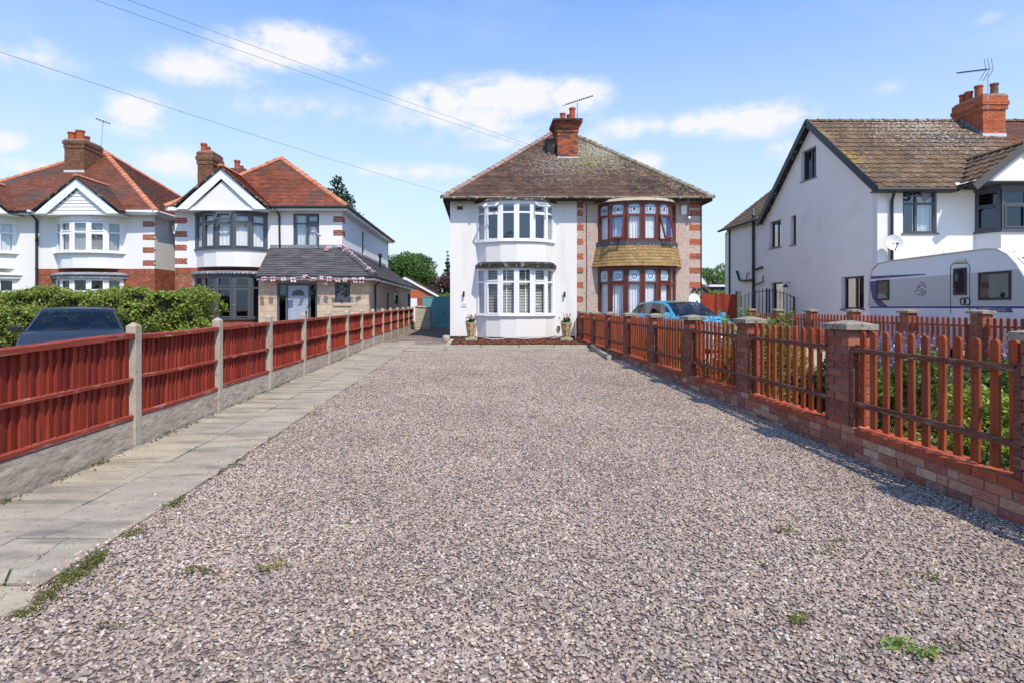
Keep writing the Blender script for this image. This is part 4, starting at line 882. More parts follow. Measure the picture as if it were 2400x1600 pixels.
# things fixed to the two facades
def wallbox(name, label, cat, x, y0px, y1px, w, mats, Yd=Y3, d=.08):
    z0, z1 = pz(y1px, Yd), pz(y0px, Yd); t = thing(name, label, cat, (x, Yd, z0)); b = MB(); b.cbox(x-w/2, x+w/2, Yd-d, Yd-.002, z0+(z1-z0)*.45, z1, .012); b.build('cover', MT[mats[0]], t)
    b = MB(); b.cbox(x-w/2+.004, x+w/2-.004, Yd-d*.8, Yd-.002, z0, z0+(z1-z0)*.45-.002, .004); b.build('base', MT[mats[1]], t); return t
wallbox('alarm_box', 'cream and black alarm box high on the white house beside the upper bow window', 'alarm box', px(1078,Y3), 475, 492, .2, ('cream','rust_metal'))
wallbox('alarm_box', 'plain white alarm box high on the pebbledashed wall', 'alarm box', px(1601.5,Y3), 482.5, 503.5, .2, ('pvc','pvc'))
t = thing('security_camera', 'small white dome camera below the white alarm box', 'camera', (px(1613,Y3), Y3, pz(515,Y3))); b = MB(); b.lathe((px(1613,Y3), Y3-.09, pz(516,Y3)), [(.02,0),(.06,.02),(.07,.06),(.06,.10),(.03,.12)], 12); b.build('housing', MT['pvc'], t, smooth=True)
b = MB(); b.tube([(px(1613,Y3),Y3-.09,pz(511,Y3)),(px(1613,Y3),Y3-.02,pz(506,Y3)),(px(1613,Y3),Y3-.02,pz(478,Y3))], .012, 5); b.build('cable', MT['black'], t)
for xp, yp, lb in ((1087, 690, 'slim black wall light left of the white bow window'), (1322.5, 691, 'slim black wall light right of the white bow window')):
    x = px(xp,Y3); z = pz(yp,Y3); t = thing('wall_light', lb, 'wall light', (x, Y3, z), group='wall lights on the white house'); b = MB(); b.tube([(x,Y3-.09,z-.10),(x,Y3-.09,z+.10)], .035, 10); b.build('cylinder_shade', MT['black'], t)
    b = MB(); b.box(x-.03,x+.03,Y3-.055,Y3-.001,z-.03,z+.03); b.build('backplate', MT['black'], t)
t = thing('name_plaque', 'small pale green plaque low on the white wall', 'sign', (px(1087.5,Y3), Y3, pz(720,Y3))); b = MB(); b.box(px(1081.5,Y3), px(1094,Y3), Y3-.02, Y3-.001, pz(720,Y3), pz(710.5,Y3)); b.build('plate', M('plaque', (.60,.68,.62), .5, .06, 20), t)
b = MB()
for i in range(3): b.box(px(1083.5+i*3.5,Y3), px(1085.6+i*3.5,Y3), Y3-.023, Y3-.02, pz(716,Y3), pz(713,Y3))
b.box(px(1083,Y3), px(1092,Y3), Y3-.023, Y3-.02, pz(718.6,Y3), pz(717.8,Y3)); b.build('marking', MT['caravan_grey'], t)
dish('white oval satellite dish low on the pebbledashed corner', (px(1627,Y3-.3), Y3-.32, pz(703,Y3-.3)), (.1,-1,.25), .24, mat='pvc')
t = thing('flood_light', 'twin black floodlight at the pebbledashed corner', 'flood light', (px(1632,Y3), Y3, pz(680,Y3)))
for xx in (1625, 1637): b = MB(); b.cbox(px(xx,Y3)-.06, px(xx,Y3)+.06, Y3-.16, Y3-.05, pz(683,Y3), pz(676,Y3), .01); b.build('lamp_head', MT['black'], t)
b = MB(); b.bar((px(1631,Y3),Y3-.05,pz(682,Y3)),(px(1631,Y3),Y3,pz(690,Y3)),.03,.03); b.build('bracket', MT['black'], t)
# raised bark bed in front of the white house
bed = thing('bark_bed', 'low bark filled bed with pale stone edging below the white bow window', 'flower bed', (1.2, 18.4, gz(18.4)))
b = MB(); b.add([(-.95,18.45,.235),(3.2,18.45,.235),(3.3,Y3,.25),(-.95,Y3,.25)], [(0,1,2,3)]); b.build('soil', MT['bark'], bed)
for a, c_ in ((-1.07,.02),(.04,1.15),(1.17,2.2),(2.22,3.2)): b = MB(); b.cbox(a, c_, 18.22, 18.42, .12, .268+R.uniform(-.004,.004), .01); b.build('edging_stone', MT['edging'], bed)
for a, c_ in ((18.43,19.9),(19.92,21.9)): b = MB(); b.cbox(-1.07, -.93, a, c_, .12, .262, .01); b.build('edging_stone', MT['edging'], bed)
b = MB(); b.cbox(-.98, 3.3, 18.13, 18.215, .1, .19, .01); b.build('lower_course', MT['edging'], bed)
V = []; Fq = []
mb = MB()
for i in range(3800):
    x = R.uniform(-.9,3.2); y = R.uniform(18.5,22.2); z = .24+R.uniform(0,.04); a = R.uniform(0,3.14); l = R.uniform(.02,.06); w = R.uniform(.008,.02); tz_ = R.uniform(-.02,.03)
    dx, dy = math.cos(a)*l, math.sin(a)*l; ex, ey = -math.sin(a)*w, math.cos(a)*w
    mb.add([(x-dx-ex,y-dy-ey,z),(x+dx-ex,y+dy-ey,z+tz_),(x+dx+ex,y+dy+ey,z+tz_),(x-dx+ex,y-dy+ey,z),(x,y,z-.03)], [(0,1,2,3),(0,4,1),(2,4,3)])
mb.build('bark_chips', MT['bark'], bed, kind='stuff')
def planter(label, x, y, z):
    t = thing('planter', label, 'planter', (x, y, z), group='planters in the bark bed'); p = MB(); p.lathe((x,y,z), [(.125,0),(.13,.02),(.19,.47),(.205,.49),(.205,.53),(.18,.53),(.17,.46)], 20); po = p.build('pot', MT['pot'], t, smooth=False)
    q = MB()
    def cp_(th, zz): r = .13+.06*(zz/.47)+.006; return (x+r*math.cos(th), y+r*math.sin(th), z+zz)
    for pts in ([(-2.3,.42),(-2.0,.46),(-1.7,.40),(-1.9,.33),(-2.1,.25),(-1.8,.22),(-1.5,.24)], [(-1.5,.30),(-1.15,.30),(-1.15,.08),(-1.4,.08)], [(-2.0,.27),(-2.0,.10),(-1.6,.10)], [(-1.2,.42),(-1.0,.45),(-.9,.38),(-1.1,.36),(-1.2,.42)]): q.tube([cp_(*p_) for p_ in pts], .009, 5)
    q.build('line_drawing', MT['pot_line'], po)
    s = MB(); s.lathe((x,y,z), [(.15,.44),(.165,.50)], 12); s.build('soil', MT['soil'], t)
    pp = [(x+R.gauss(0,.07), y+R.gauss(0,.07), z+.53+abs(R.gauss(0,.07))) for _ in range(160)]; V, T = leaves(pp, .085, up=.6); np_obj('leaves', V, T, MT['leaf_dark'], t)
    pf = [(x+R.uniform(-.17,.17), y+R.uniform(-.1,.1), z+.63+R.uniform(0,.17)) for _ in range(9)]
    pq = [(a+R.gauss(0,.02), b_+R.gauss(0,.02), c_+R.gauss(0,.02)) for a, b_, c_ in pf for _ in range(5)]; V, T = leaves(pq, .045, up=.3, narrow=.8); np_obj('flowers', V, T, MT['petal'], t)
    m = MB()
    for a, b_, c_ in pf: m.tube([(x,y,z+.5),(a,b_,c_)], .005, 4)
    m.build('stems', MT['leaf_dark'], t); return t
for xp, lb in ((1104.5, 'sandy pot with line drawing and red flowers, left of the bow window'), (1327.5, 'sandy pot with line drawing and red flowers, right of the bow window')):
    x = px(xp, 20.9); planter(lb, x, 20.9, .345)
    st = MB(); st.cbox(x-.2, x+.2, 20.75, 21.1, .235, .345, .01); tag(st.build('stone_block', MT['edging']), 'pale stone block under the '+('left' if xp < 1200 else 'right')+' hand pot', 'stone block')
t = thing('outdoor_socket', 'white outdoor socket with looped cable beside the right hand pot', 'socket', (px(1309,Y3), Y3, pz(773,Y3))); b = MB(); b.cbox(px(1306,Y3), px(1312.5,Y3), Y3-.07, Y3-.001, pz(775,Y3), pz(763.5,Y3), .01); b.build('box', MT['silver'], t)
b = MB(); b.tube([(px(1306,Y3)+.05*math.cos(a)-.06, Y3-.03, pz(778,Y3)+.12*math.sin(a)) for a in [1.3+i*.5 for i in range(12)]], .006, 5); b.build('cable', MT['pvc'], t)
b = MB(); b.tube([(px(a,21.4), yy, .30+dz) for a, yy, dz in ((1118,22.1,.03),(1135,21.6,.03),(1152,21.45,-.02),(1170,21.4,-.02),(1190,21.4,.03),(1230,21.4,.0),(1270,21.45,.03),(1290,21.8,.03),(1305,22.2,-.01),(1318,22.2,.02))], .012, 6); tag(b.build('hose', MT['pvc']), 'thin pale hose lying along the foot of the white house', 'hose')
# ------------------------------------------------------------------ right hand house with the blank side wall
X4, Y4, YR4, YB4, Z4 = 12.57, 19.3, 23.1, 27.3, 5.2
h4 = thing('white_house', 'white house with brown tiled gable roof and blank side wall, behind the caravan', 'house', (X4, Y4, gz(Y4)))
sl = (8.42-5.10)/(YR4-19.0)
def gtop(y): return 5.08+min(y-19.0, 27.2-y)*sl-.12 if y < YB4 else 5.3
def wy(xp): return X4*F/(xp-CX)
op4 = [(wy(1913), wy(1877), 6.28, 7.45), (wy(1830.5), wy(1803), 3.93, 5.07), (wy(1865.6), wy(1852.6), 3.9, 5.07), (wy(2025), wy(1972), 1.33, 2.43), (wy(1835), wy(1806), .25, 2.44)]
w = MB(); wall(w, WEST(X4), Y4+.25, YB4, 0, 5, op4, t=.25, top=gtop, brk=(YR4,)); wall(w, WEST(X4), YB4, 31.1, 0, 5.36)
w.build('side_wall', MT['render_gable'], h4)
w = MB(); fo = [(px(2116,Y4), px(2196,Y4), pz(547,Y4), pz(447,Y4))]
wall(w, FRONT(Y4), X4+.0, 24, 0, 5.15, fo+[(15.66, 18.8, 3.75, 5.06), (15.66, 18.8, 1.0, 2.6)]); w.build('front_wall', MT['render_white'], h4)
w = MB(); wall(w, fr_at(0, 31.3, 1, 0, 0, 1), X4, 24, 0, 5.2, t=.2); wall(w, EAST(24), Y4+.25, 31, 0, 5.2, t=.2); w.build('back_wall', MT['render_gable'], h4)
AN = MT['anthracite']
for i, (a, b_, c_, d) in enumerate(op4):
    window(h4, WEST(X4), a, b_, c_, d, AN, bars=[(a+b_)/2] if i in (0,1,3) else [], fw=.06, n=-.13, sill=.16 if i < 4 else None, gm=MT['glass_side'], cur=[(a+.1, a+(b_-a)*.45, 1)] if i in (1, 3) else None)
(a, b_, c_, d) = fo[0]; m_ = a+(b_-a)*.42
wo = window(h4, FRONT(Y4), a, b_, c_, d, AN, bars=[m_], trans=[(c_+(d-c_)*.70, a, b_)], fw=.07, n=-.06, sill=.1, cur=[(m_, b_, 0)])
s = MB(); z1 = d-.05; z0 = c_+(d-c_)*.72; Lh = z1-z0; q = lambda u, k: Vector((u, Y4+.03-k*math.sin(1.0), z1-k*math.cos(1.0)))
for p, r in (((a+.05,0),(a+.05,Lh)), ((m_,0),(m_,Lh)), ((a+.03,0),(m_+.02,0)), ((a+.03,Lh),(m_+.02,Lh))): s.bar(q(*p), q(*r), .05, .05)
s.build('opening_sash', AN, wo)
# splayed bay under the front gable
pl4 = [(15.66, Y4), (15.95, Y4-.62), (18.25, Y4-.62), (18.55, Y4)]
b = MB(); slab_of(b, pl4, Y4, 0, 2.72, 3.70); slab_of(b, pl4, Y4, 0, .1, .95); b.build('bay_panel', MT['render_white'], h4)
b = MB(); slab_of(b, pl4, Y4, .06, 3.70, 3.76); slab_of(b, pl4, Y4, .06, .95, 1.0); b.build('sill', AN, h4)
b = MB(); slab_of(b, pl4, Y4, .05, 5.0, 5.16); slab_of(b, pl4, Y4, .04, 2.6, 2.72); b.build('window_head', AN, h4)
for z0, z1, tz in ((3.76, 5.0, 4.55), (1.0, 2.6, 2.15)):
    for i, (fr, l) in enumerate(facets(pl4)):
        bars = [l*.333, l*.667] if i == 1 else []
        window(h4, fr, .02, l-.02, z0, z1, AN, bars=bars, trans=[(tz, .02, l-.02)], fw=.075, n=.02, back=None, sash=[(.09, l*.333-.05, z0+.07, tz-.04), (l*.333+.05, l*.667-.05, z0+.07, tz-.04)] if i == 1 else [(.07, l-.07, z0+.07, tz-.04)], gm=MT['glass_dark'])
r = MB(); r.box(13, 23.7, Y4+.6, Y4+.63, .2, 5.1); r.box(13, 23.7, Y4+.27, Y4+.6, 2.64, 2.68); r.build('room_shade', MT['dark'], h4)  # dark sheets behind the front windows painting the indoor shade
# main roof
PT = pantile(.30, .33)
E0 = Vector((X4-.22, 19.0, 5.10)); T0 = Vector((X4-.22, YR4, 8.42)); v4 = Vector((0, YR4-19.0, 8.42-5.10))
tiled(h4, [E0, Vector((18.8,19.0,5.10)), Vector((18.8,YR4,8.42)), T0], (1,0,0), v4, .33, .30, MT['tile4'], 'roof_tile', singles=300, proto=PT, lift=.03)
E1 = Vector((18.82,19.0,5.10)); tiled(h4, [E1, Vector((26,19.0,5.10)), Vector((26,YR4,8.42)), Vector((18.82,YR4,8.42))], (1,0,0), v4, .105, .30, MT['tile_red1'])
tiled(h4, [Vector((X4-.22,27.2,5.10)), Vector((26,27.2,5.10)), Vector((26,YR4,8.42)), T0], (1,0,0), (0, YR4-27.2, 8.42-5.10), .33, .6, MT['tile4'])
ridge(h4, T0+Vector((-.01,0,.02)), Vector((26,YR4,8.44)), .12, .42, MT['tile4'])
for y0, z0, y1, z1 in ((18.98,5.07,YR4,8.40), (27.22,5.07,YR4,8.40)):
    b = MB(); b.bar((X4-.235,y0,z0-.02),(X4-.235,y1,z1-.02), .03, .24, up=(0,0,1)); b.build('verge_board', MT['black'], h4)
    if y0 < 20: b = MB(); b.bar((X4-.06,y0+.25,z0-.02),(X4-.06,y1,z1-.22), .12, .045); b.build('verge_trim', MT['pvc'], h4)
b = MB(); b.box(X4-.22, 14.9, 18.96, Y4+.01, 5.0, 5.04); b.build('soffit', MT['black'], h4)
b = MB(); b.tube([(X4-.25, 18.93, 5.05), (14.75, 18.93, 5.05)], .065, 8); b.build('gutter', MT['black'], h4)
# front gable over the bay
gx, gl, gr, gY, gze, gza = 16.4, 14.85, 17.95, 18.3, 5.07, 6.32
gv = Vector((gx-gl, 0, gza-gze)); yb = 19.0+(gza-5.10)/sl
tiled(h4, [Vector((gl,gY,gze)), Vector((gl,18.98,gze)), Vector((gx,yb+.25,gza)), Vector((gx,gY,gza))], (0,1,0), gv, .33, .30, MT['tile4'], 'roof_tile', singles=120, proto=PT)
tiled(h4, [Vector((gr,gY,gze)), Vector((gr,18.98,gze)), Vector((gx,yb+.25,gza)), Vector((gx,gY,gza))], (0,1,0), (gx-gr,0,gza-gze), .33, .30, MT['tile4'])
ridge(h4, Vector((gx,gY,gza+.02)), Vector((gx,yb+.2,gza+.02)), .11, .42, MT['tile4'])
for s_ in ((gl, gx), (gr, gx)):
    b = MB(); b.bar((s_[0],gY+.0,gze-.07),(s_[1],gY+.0,gza-.07), .035, .2, up=(0,0,1)); b.build('barge_board', MT['shed_grey'], h4)
b = MB(); b.prism([(gl+.1,gY+.12,5.19),(gr-.1,gY+.12,5.19),(gx,gY+.12,6.15)], (0,.9,0)); b.build('gable_panel', MT['render_white'], h4)
b = MB(); b.box(gl, gr, gY+.02, Y4, 5.165, 5.19); b.build('soffit', MT['shed_grey'], h4)
b = MB(); b.bar((14.86,18.99,5.14),(gx-.05,yb+.2,gza+.06), .14, .02, up=(0,-.5,1)); b.build('valley_lead', MT['lead_pale'], h4)
chimney(h4, px(2304,22), px(2357,22), 22.0, 23.35, 7.0, pz(223,22), MT['brick_chimney4'], MT['mortar'], [(8.52,.05),(8.68,.08),(8.82,.05)],
        [(px(2307,22.2)+.02, 23.2, .13, .42, 1), (px(2298,22.2)+.16, 22.93, .13, .44, 1), (px(2307,22.2)+.12, 22.6, .135, .55, 1), (px(2333,22.2), 22.25, .13, .5, 3)], flash=(7.42,7.66))
fl = MB()
for k in range(7):
    y = 22.0+k*.17; z = 7.45+k*.17*sl; fl.prism([(px(2304,22)-.015,y,z-.05),(px(2304,22)-.015,y+.18,z+.08),(px(2304,22)-.015,y+.12,z+.36),(px(2304,22)-.015,y,z+.24)], (-.01,0,0))
fl.build('stepped_flashing', MT['lead'], h4)
cc = (px(2318,21.9), 21.95); tz = pz(158,21.95)
yagi('tall aerial with long boom and grid reflector on the orange brick chimney', (cc[0], cc[1], 8.5), (cc[0], cc[1], pz(168,22)), ((px(2226,24), 23.6, pz(181,24)), (px(2322,21.9), 21.9, pz(165,22))), 10)
# rear two storey wing
tiled(h4, [Vector((X4-.2,27.3,5.33)), Vector((X4-.2,31.5,5.33)), Vector((X4+3.2,31.5,8.0)), Vector((X4+3.2,27.3,8.0))], (0,1,0), (3.4,0,2.67), .33, .30, MT['tile4'])
b = MB(); b.tube([(X4-.26,27.25,5.30),(X4-.26,31.5,5.30)], .06, 8); b.build('gutter', MT['black'], h4)
YA = wy(1769); XA = X4-.07; downpipe(h4, [(XA,YA,5.6),(XA,YA,gz(YA))], .06, 'black', 'soil_pipe', rings=(4.6,3.2,2.6,1.6,1.2))
downpipe(h4, [(XA,YA,5.9),(XA,YA,5.45)], .05, 'lead', 'vent_pipe')
downpipe(h4, [(XA+.02,wy(1711.7),5.25),(XA+.02,wy(1711.7),gz(30))], .04, 'black', rings=(4.2,2.9))
def gp(xp, yp): Y = wy(xp); return (XA, Y, pz(yp, Y))
downpipe(h4, [gp(1730,636),gp(1733,646),gp(1736,657),gp(1745,658.5),gp(1766,657)], .05, 'black', 'branch_pipe')
downpipe(h4, [gp(1771,632),gp(1778,631),gp(1790,627)], .05, 'black', 'branch_pipe')
downpipe(h4, [gp(1792,646),gp(1791.5,661),gp(1784,664),gp(1771,668)], .025, 'black', 'branch_pipe')
downpipe(h4, [gp(1759,641),gp(1754,641),gp(1753,655)], .022, 'black', 'branch_pipe')
downpipe(h4, [(12.78+.1,18.95,5.0),(12.98,Y4-.08,4.75),(12.98,Y4-.08,.15)], .045, 'black', rings=(3.6,2.2))
t = thing('wall_lamp', 'black swan neck lamp on the blank side wall above the iron gate', 'wall light', gp(1851,668.6)); p = Vector(gp(1852,667)); b = MB(); b.lathe(tuple(p+Vector((-.12,0,-.12))), [(.12,0),(.05,.10),(.02,.14)], 12); b.build('shade', MT['black'], t); b = MB(); b.tube([p+Vector((.07,0,.05)), p+Vector((-.08,0,.08)), p+Vector((-.12,0,.0))], .015, 6); b.build('arm', MT['black'], t)
dish('grey satellite dish beside the downpipe of the right hand house', (px(2093,19.0), 18.95, pz(570,19)), (-.25,-1,.35), .27)
# ------------------------------------------------------------------ detached house with grey stone extension (second from the left)
Y2 = 23.0; A0, A1 = -11.5, -5.2; YB2 = 34.6; Z2 = 5.15
h2 = thing('detached_house', 'white house with grey windows, red tiled roof and sandstone ground floor extension', 'house', (-8, Y2, gz(Y2)))
c2 = -9.37
plan2 = [(c2-1.31,Y2),(c2-.87,Y2-.38),(c2-.31,Y2-.6),(c2+.31,Y2-.6),(c2+.87,Y2-.38),(c2+1.31,Y2)]
zu0, zu1, zg0, zg1, zb = pz(582,22.5), pz(500,22.5), pz(747,22.5), pz(648,22.5), 2.88
wx0, wx1 = px(687,Y2), px(748,Y2)
w = MB(); wall(w, FRONT(Y2), A0, A1, zb, 5.1, [(c2-1.2, c2+1.2, zu0, zu1), (wx0, wx1, 3.62, 4.92)])
yw = 5.2*F/(CX-851)
wall(w, EAST(A1), Y2+.25, YB2-.2, zb, 5.1, [(yw-.25, yw+.3, 3.3, 4.75)]); w.build('upper_wall', MT['render_white'], h2)
w = MB(); wall(w, FRONT(Y2), A0+.01, A1-.01, 0, zb-.002, [(c2-1.2, c2+1.2, zg0, zg1)]); wall(w, WEST(A0+.01), Y2+.25, YB2-.2, 0, 5.1); wall(w, EAST(A1-.01), Y2+.26, YB2-.2, 0, zb-.002); wall(w, fr_at(0,YB2,1,0,0,1), A0, A1, 0, 5.1, t=.2); w.build('lower_wall', MT['mortar'], h2)
r = MB(); r.box(A0+.3, A1-.3, Y2+.7, Y2+.74, .2, 5.0); r.box(A0+.3, A1-.3, Y2+.27, Y2+.7, 2.7, 2.74); r.build('room_shade', MT['dark'], h2)  # added dark sheets that stand for the dim inside
its = []
brick_face(FRONT(Y2), A0, px(605,Y2), .15, zb, its, 'flemish', holes=[(c2-1.4, c2+1.4, zg0-.02, zg1+.25)], start=0)
for k in range(4): brick_face(FRONT(Y2), A0, A0+.47, 4.55-.51*k, 4.55-.51*k+.225, its, start=k, proud=.010)
for k in range(2):
    z = 4.60-.51*k; brick_face(FRONT(Y2), A1-.33, A1+.003, z, z+.225, its, start=k, proud=.010); brick_face(EAST(A1), Y2+.01, Y2+.5, z, z+.225, its, start=k, proud=.006)
pieces('brick', its, BR+HD, MT['brick_house'], h2)
sol = []
x = A0
while x < px(606,Y2):
    sol.append((Matrix.Translation((x, Y2-.012, zb)) @ Matrix.Rotation(-math.pi/2, 4, 'Y') @ Matrix.Rotation(0,4,'X'), R.randrange(3))); x += .078
sm = MB()
for M_, k in sol:
    xx = M_.to_translation().x; sm.cbox(xx, xx+.066, Y2-.02, Y2+.08, zb-.215, zb+.0, .004)
sm.build('soldier_course', MT['brick_house'], h2, kind='stuff')
b = MB(); slab_of(b, plan2, Y2, 0, zb+.01, zu0-.045); b.build('bay_panel', MT['render_white'], h2)
b = MB(); slab_of(b, plan2, Y2, 0, 0, zg0-.04); b.build('bay_base', MT['brick_house'], h2)
b = MB(); slab_of(b, plan2, Y2, .07, zu0-.045, zu0); slab_of(b, plan2, Y2, .06, zg0-.04, zg0); b.build('sill', MT['anthracite'], h2)
b = MB(); slab_of(b, plan2, Y2, .06, zu1, 4.932); slab_of(b, plan2, Y2, .05, zg1-.02, zg1+.12); b.build('window_head', MT['anthracite'], h2)
b = MB(); p2 = offset(plan2, .12, Y2)
slab_of(b, plan2, Y2, .14, zg1+.12, zg1+.2, d2=.02)
for fr, l in facets(p2):
    u = 0
    while u < l: b.prism([lpt(fr,u,.0,zg1+.19), lpt(fr,min(u+.14,l),.0,zg1+.19), lpt(fr,min(u+.14,l),.02,zg1+.12), lpt(fr,min(u+.07,l),.02,zg1+.07), lpt(fr,u,.02,zg1+.12)], (0,-.008,0)); u += .14
b.build('lead_roof', MT['lead'], h2)
def bay5(parent, plan, z0, z1, tz, fm, cur=None, sashf=(1,3), opener=None, fw=.075, gm=None):
    post = MB()
    for (x, y) in plan: post.tube([(x, y+.03, z0), (x, y+.03, z1)], .07, 6)
    post.build('mullion', fm, parent)
    for i, (fr, l) in enumerate(facets(plan)):
        sa = [(.06,l-.06,z0+.04,tz-.035)] if i in sashf else []
        if i in sashf and i != opener: sa.append((.06,l-.06,tz+.035,z1-.04))
        wo = window(parent, fr, .02, l-.02, z0, z1, fm, trans=[(tz,.02,l-.02)] if i != 9 else [], fw=fw, n=.03, dp=.07, back=None, sash=sa, gm=gm)
        if cur is not None:
            c_ = MB(); curtain_mesh(c_, fr, .06, l-.06, -.10, z0+.02, z1-(.1 if i % 2 else .03), .025, .13); c_.build('curtain', cur, wo)
        if opener == i:
            m = MB(); zb_ = z1-.03; Lh = z1-tz-.06; th = .7
            q = lambda u, s: lpt(fr, u, .055+s*math.sin(th), zb_-s*math.cos(th))
            for a, c_ in (((.05,0),(.05,Lh)), ((l-.05,0),(l-.05,Lh)), ((.03,0),(l-.03,0)), ((.03,Lh),(l-.03,Lh))): m.bar(q(*a), q(*c_), .055, .05)
            m.build('opening_sash', fm, wo)
bay5(h2, plan2, zu0, zu1, pz(522,22.4), MT['anthracite'], MT['curtain'], (1,2,3), 2, gm=MT['glass_clear']); bay5(h2, plan2, zg0, zg1, pz(675,22.4), MT['anthracite'], None, (1,2,3), gm=MT['glass_dark'])
window(h2, FRONT(Y2), wx0, wx1, 3.62, 4.92, MT['anthracite'], bars=[(wx0+wx1)/2+.02], trans=[(4.55, wx0, wx1)], fw=.06, n=-.05, sill=.1, sash=[((wx0+wx1)/2+.05, wx1-.05, 3.67, 4.5), ((wx0+wx1)/2+.05, wx1-.05, 4.59, 4.87)], cur=[(wx0+.1, wx1-.1, 0)])
window(h2, EAST(A1), yw-.25, yw+.3, 3.3, 4.75, MT['anthracite'], fw=.05, n=-.06, gm=MT['glass_dark'])
# roof of house 2: hipped with a ridge running back, and the street gable
e = .3; el, er = Vector((A0-.25,Y2-e,Z2)), Vector((A1+.28,Y2-e,Z2)); bl, br_ = Vector((A0-.25,YB2+e,Z2)), Vector((A1+.28,YB2+e,Z2)); ap = Vector((-8.34,25.6,7.62)); ap2 = Vector((-8.34,32.2,7.62))
tiled(h2, [el, er, ap], (1,0,0), (0, ap.y-el.y, ap.z-Z2), .105, .165, MT['tile_red']); tiled(h2, [er, br_, ap2, ap], (0,1,0), (ap.x-er.x,0,ap.z-Z2), .105, .165, MT['tile_red'])
tiled(h2, [el, bl, ap2, ap], (0,1,0), (ap.x-el.x,0,ap.z-Z2), .16, .33, MT['tile_red']); tiled(h2, [bl, br_, ap2], (1,0,0), (0, ap2.y-bl.y, ap.z-Z2), .3, .5, MT['tile_red'])
up_ = Vector((0,0,.03)); ridge(h2, er, ap+up_, .12, .34, MT['ridge_orange']); ridge(h2, el, ap+up_, .12, .34, MT['ridge_orange']); ridge(h2, ap+up_, ap2+up_, .12, .42, MT['ridge_orange']); ridge(h2, br_, ap2+up_, .12, .42, MT['ridge_orange'])
b = MB(); b.box(A0-.2, A1+.22, Y2-.26, Y2+.01, 5.03, 5.06); b.box(A0-.22, A1+.24, Y2-.29, Y2-.262, 4.99, 5.13); b.box(A1, A1+.22, Y2+.01, YB2+.2, 5.03, 5.06); b.box(A1+.222, A1+.25, Y2-.26, YB2+.2, 4.99, 5.13); b.box(A0-.22, A0, Y2+.01, YB2, 5.03, 5.06); b.build('soffit', MT['paint_white'], h2)
b = MB(); b.tube([(-7.75,Y2-.36,5.12),(A1+.3,Y2-.36,5.12)], .05, 8); b.tube([(A1+.31,Y2-.36,5.12),(A1+.31,YB2+.3,5.12)], .05, 8); b.build('gutter', MT['black'], h2)
dx = px(657,Y2); downpipe(h2, [(dx-.12,Y2-.34,5.1),(dx-.02,Y2-.05,4.85),(dx,Y2-.05,3.6)], .035, 'black')
def street_gable(hs, xl, xr, yf, ze, za, ybk, tm, panel, boards=False, sl_main=.85, eave_main=(22.7,5.15), ridge_m='ridge_orange'):
    xm = (xl+xr)/2; rise = za-ze
    yb_ = eave_main[0]+(za-eave_main[1])/sl_main; ye = eave_main[0]+max(0,(ze+.18-eave_main[1]))/sl_main
    o = .10
    for s_, x in ((1, xl-o), (-1, xr+o)):
        z_ = ze+.12; tiled(hs, [Vector((x,yf-.06,z_)), Vector((x,ye+.1,z_)), Vector((xm,yb_+.15,za+.18)), Vector((xm,yf-.06,za+.18))], (0,1,0), (xm-x,0,za+.18-z_), .105, .165, tm)
    ridge(hs, Vector((xm,yf-.06,za+.21)), Vector((xm,yb_,za+.21)), .10, .34, MT[ridge_m])
    th = math.atan2(rise, xm-xl); w_ = .30
    b = MB()
    for s_, x in ((1, xl), (-1, xr)):
        nx, nz = math.sin(th)*s_, -math.cos(th)
        b.prism([(x,yf,ze+.0),(xm,yf,za+.12),(xm,yf,za+.12-w_/math.cos(th)),(x+s_*w_/math.sin(th)*.92,yf,ze)], (0,.04,0))
    b.build('barge_board', MT['paint_white'], hs)
    ih = rise-w_/math.cos(th)*.9; iw = (xr-xl)/2-w_/math.sin(th)*.85
    if boards:
        z = ze+.02
        while z < ze+ih-.05:
            f = 1-(z-ze)/ih; q = MB(); q.prism([(xm-iw*f,yf+.10,z),(xm+iw*f,yf+.10,z),(xm+iw*f,yf+.125,z+.125),(xm-iw*f,yf+.125,z+.125)], (0,.02,0)); q.build('gable_board', MT['pvc'], hs); z += .13
        q = MB(); q.prism([(xm-iw,yf+.15,ze),(xm+iw,yf+.15,ze),(xm,yf+.15,ze+ih)], (0,.5,0)); q.build('gable_panel', MT['pvc'], hs)
    else:
        q = MB(); q.prism([(xm-iw,yf+.09,ze+.002),(xm+iw,yf+.09,ze+.002),(xm,yf+.09,ze+ih)], (0,.5,0)); q.build('gable_panel', MT[panel], hs)
        q = MB(); q.box(xm-iw*.93, xm+iw*.93, yf+.06, yf+.088, ze+.0, ze+.09); q.build('gable_trim', MT['paint_white'], hs)
    q = MB(); q.box(xl, xr, yf+.045, Y2+1.0 if yf < 23 else 24.1, ze-.035, ze-.005); q.build('soffit', MT['paint_white'], hs)
street_gable(h2, px(413,22.3), px(624,22.3), 22.28, pz(491,22.3), pz(402,22.3), 24.2, MT['tile_red'], 'render_white', sl_main=(7.62-5.15)/(25.6-22.7), eave_main=(22.7,5.15))
chimney(h2, px(463,25), px(498,25), 25.0, 25.95, 5.2, pz(356,25), MT['brick_chimney1'], MT['mortar_dark'], [(7.25,.03),(7.42,.06),(7.60,.03)], [(px(478,25.3)+.0,25.3,.13,.42,0),(px(487,25.7),25.7,.12,.38,0)])
chimney(h2, px(541,28), px(571,28), 28.0, 28.9, 6.0, pz(396,28), MT['brick_chimney1'], MT['mortar_dark'], [(7.55,.04)], [(px(556,28.3),28.3,.14,.46,0),(px(565,28.7),28.7,.12,.3,0)])
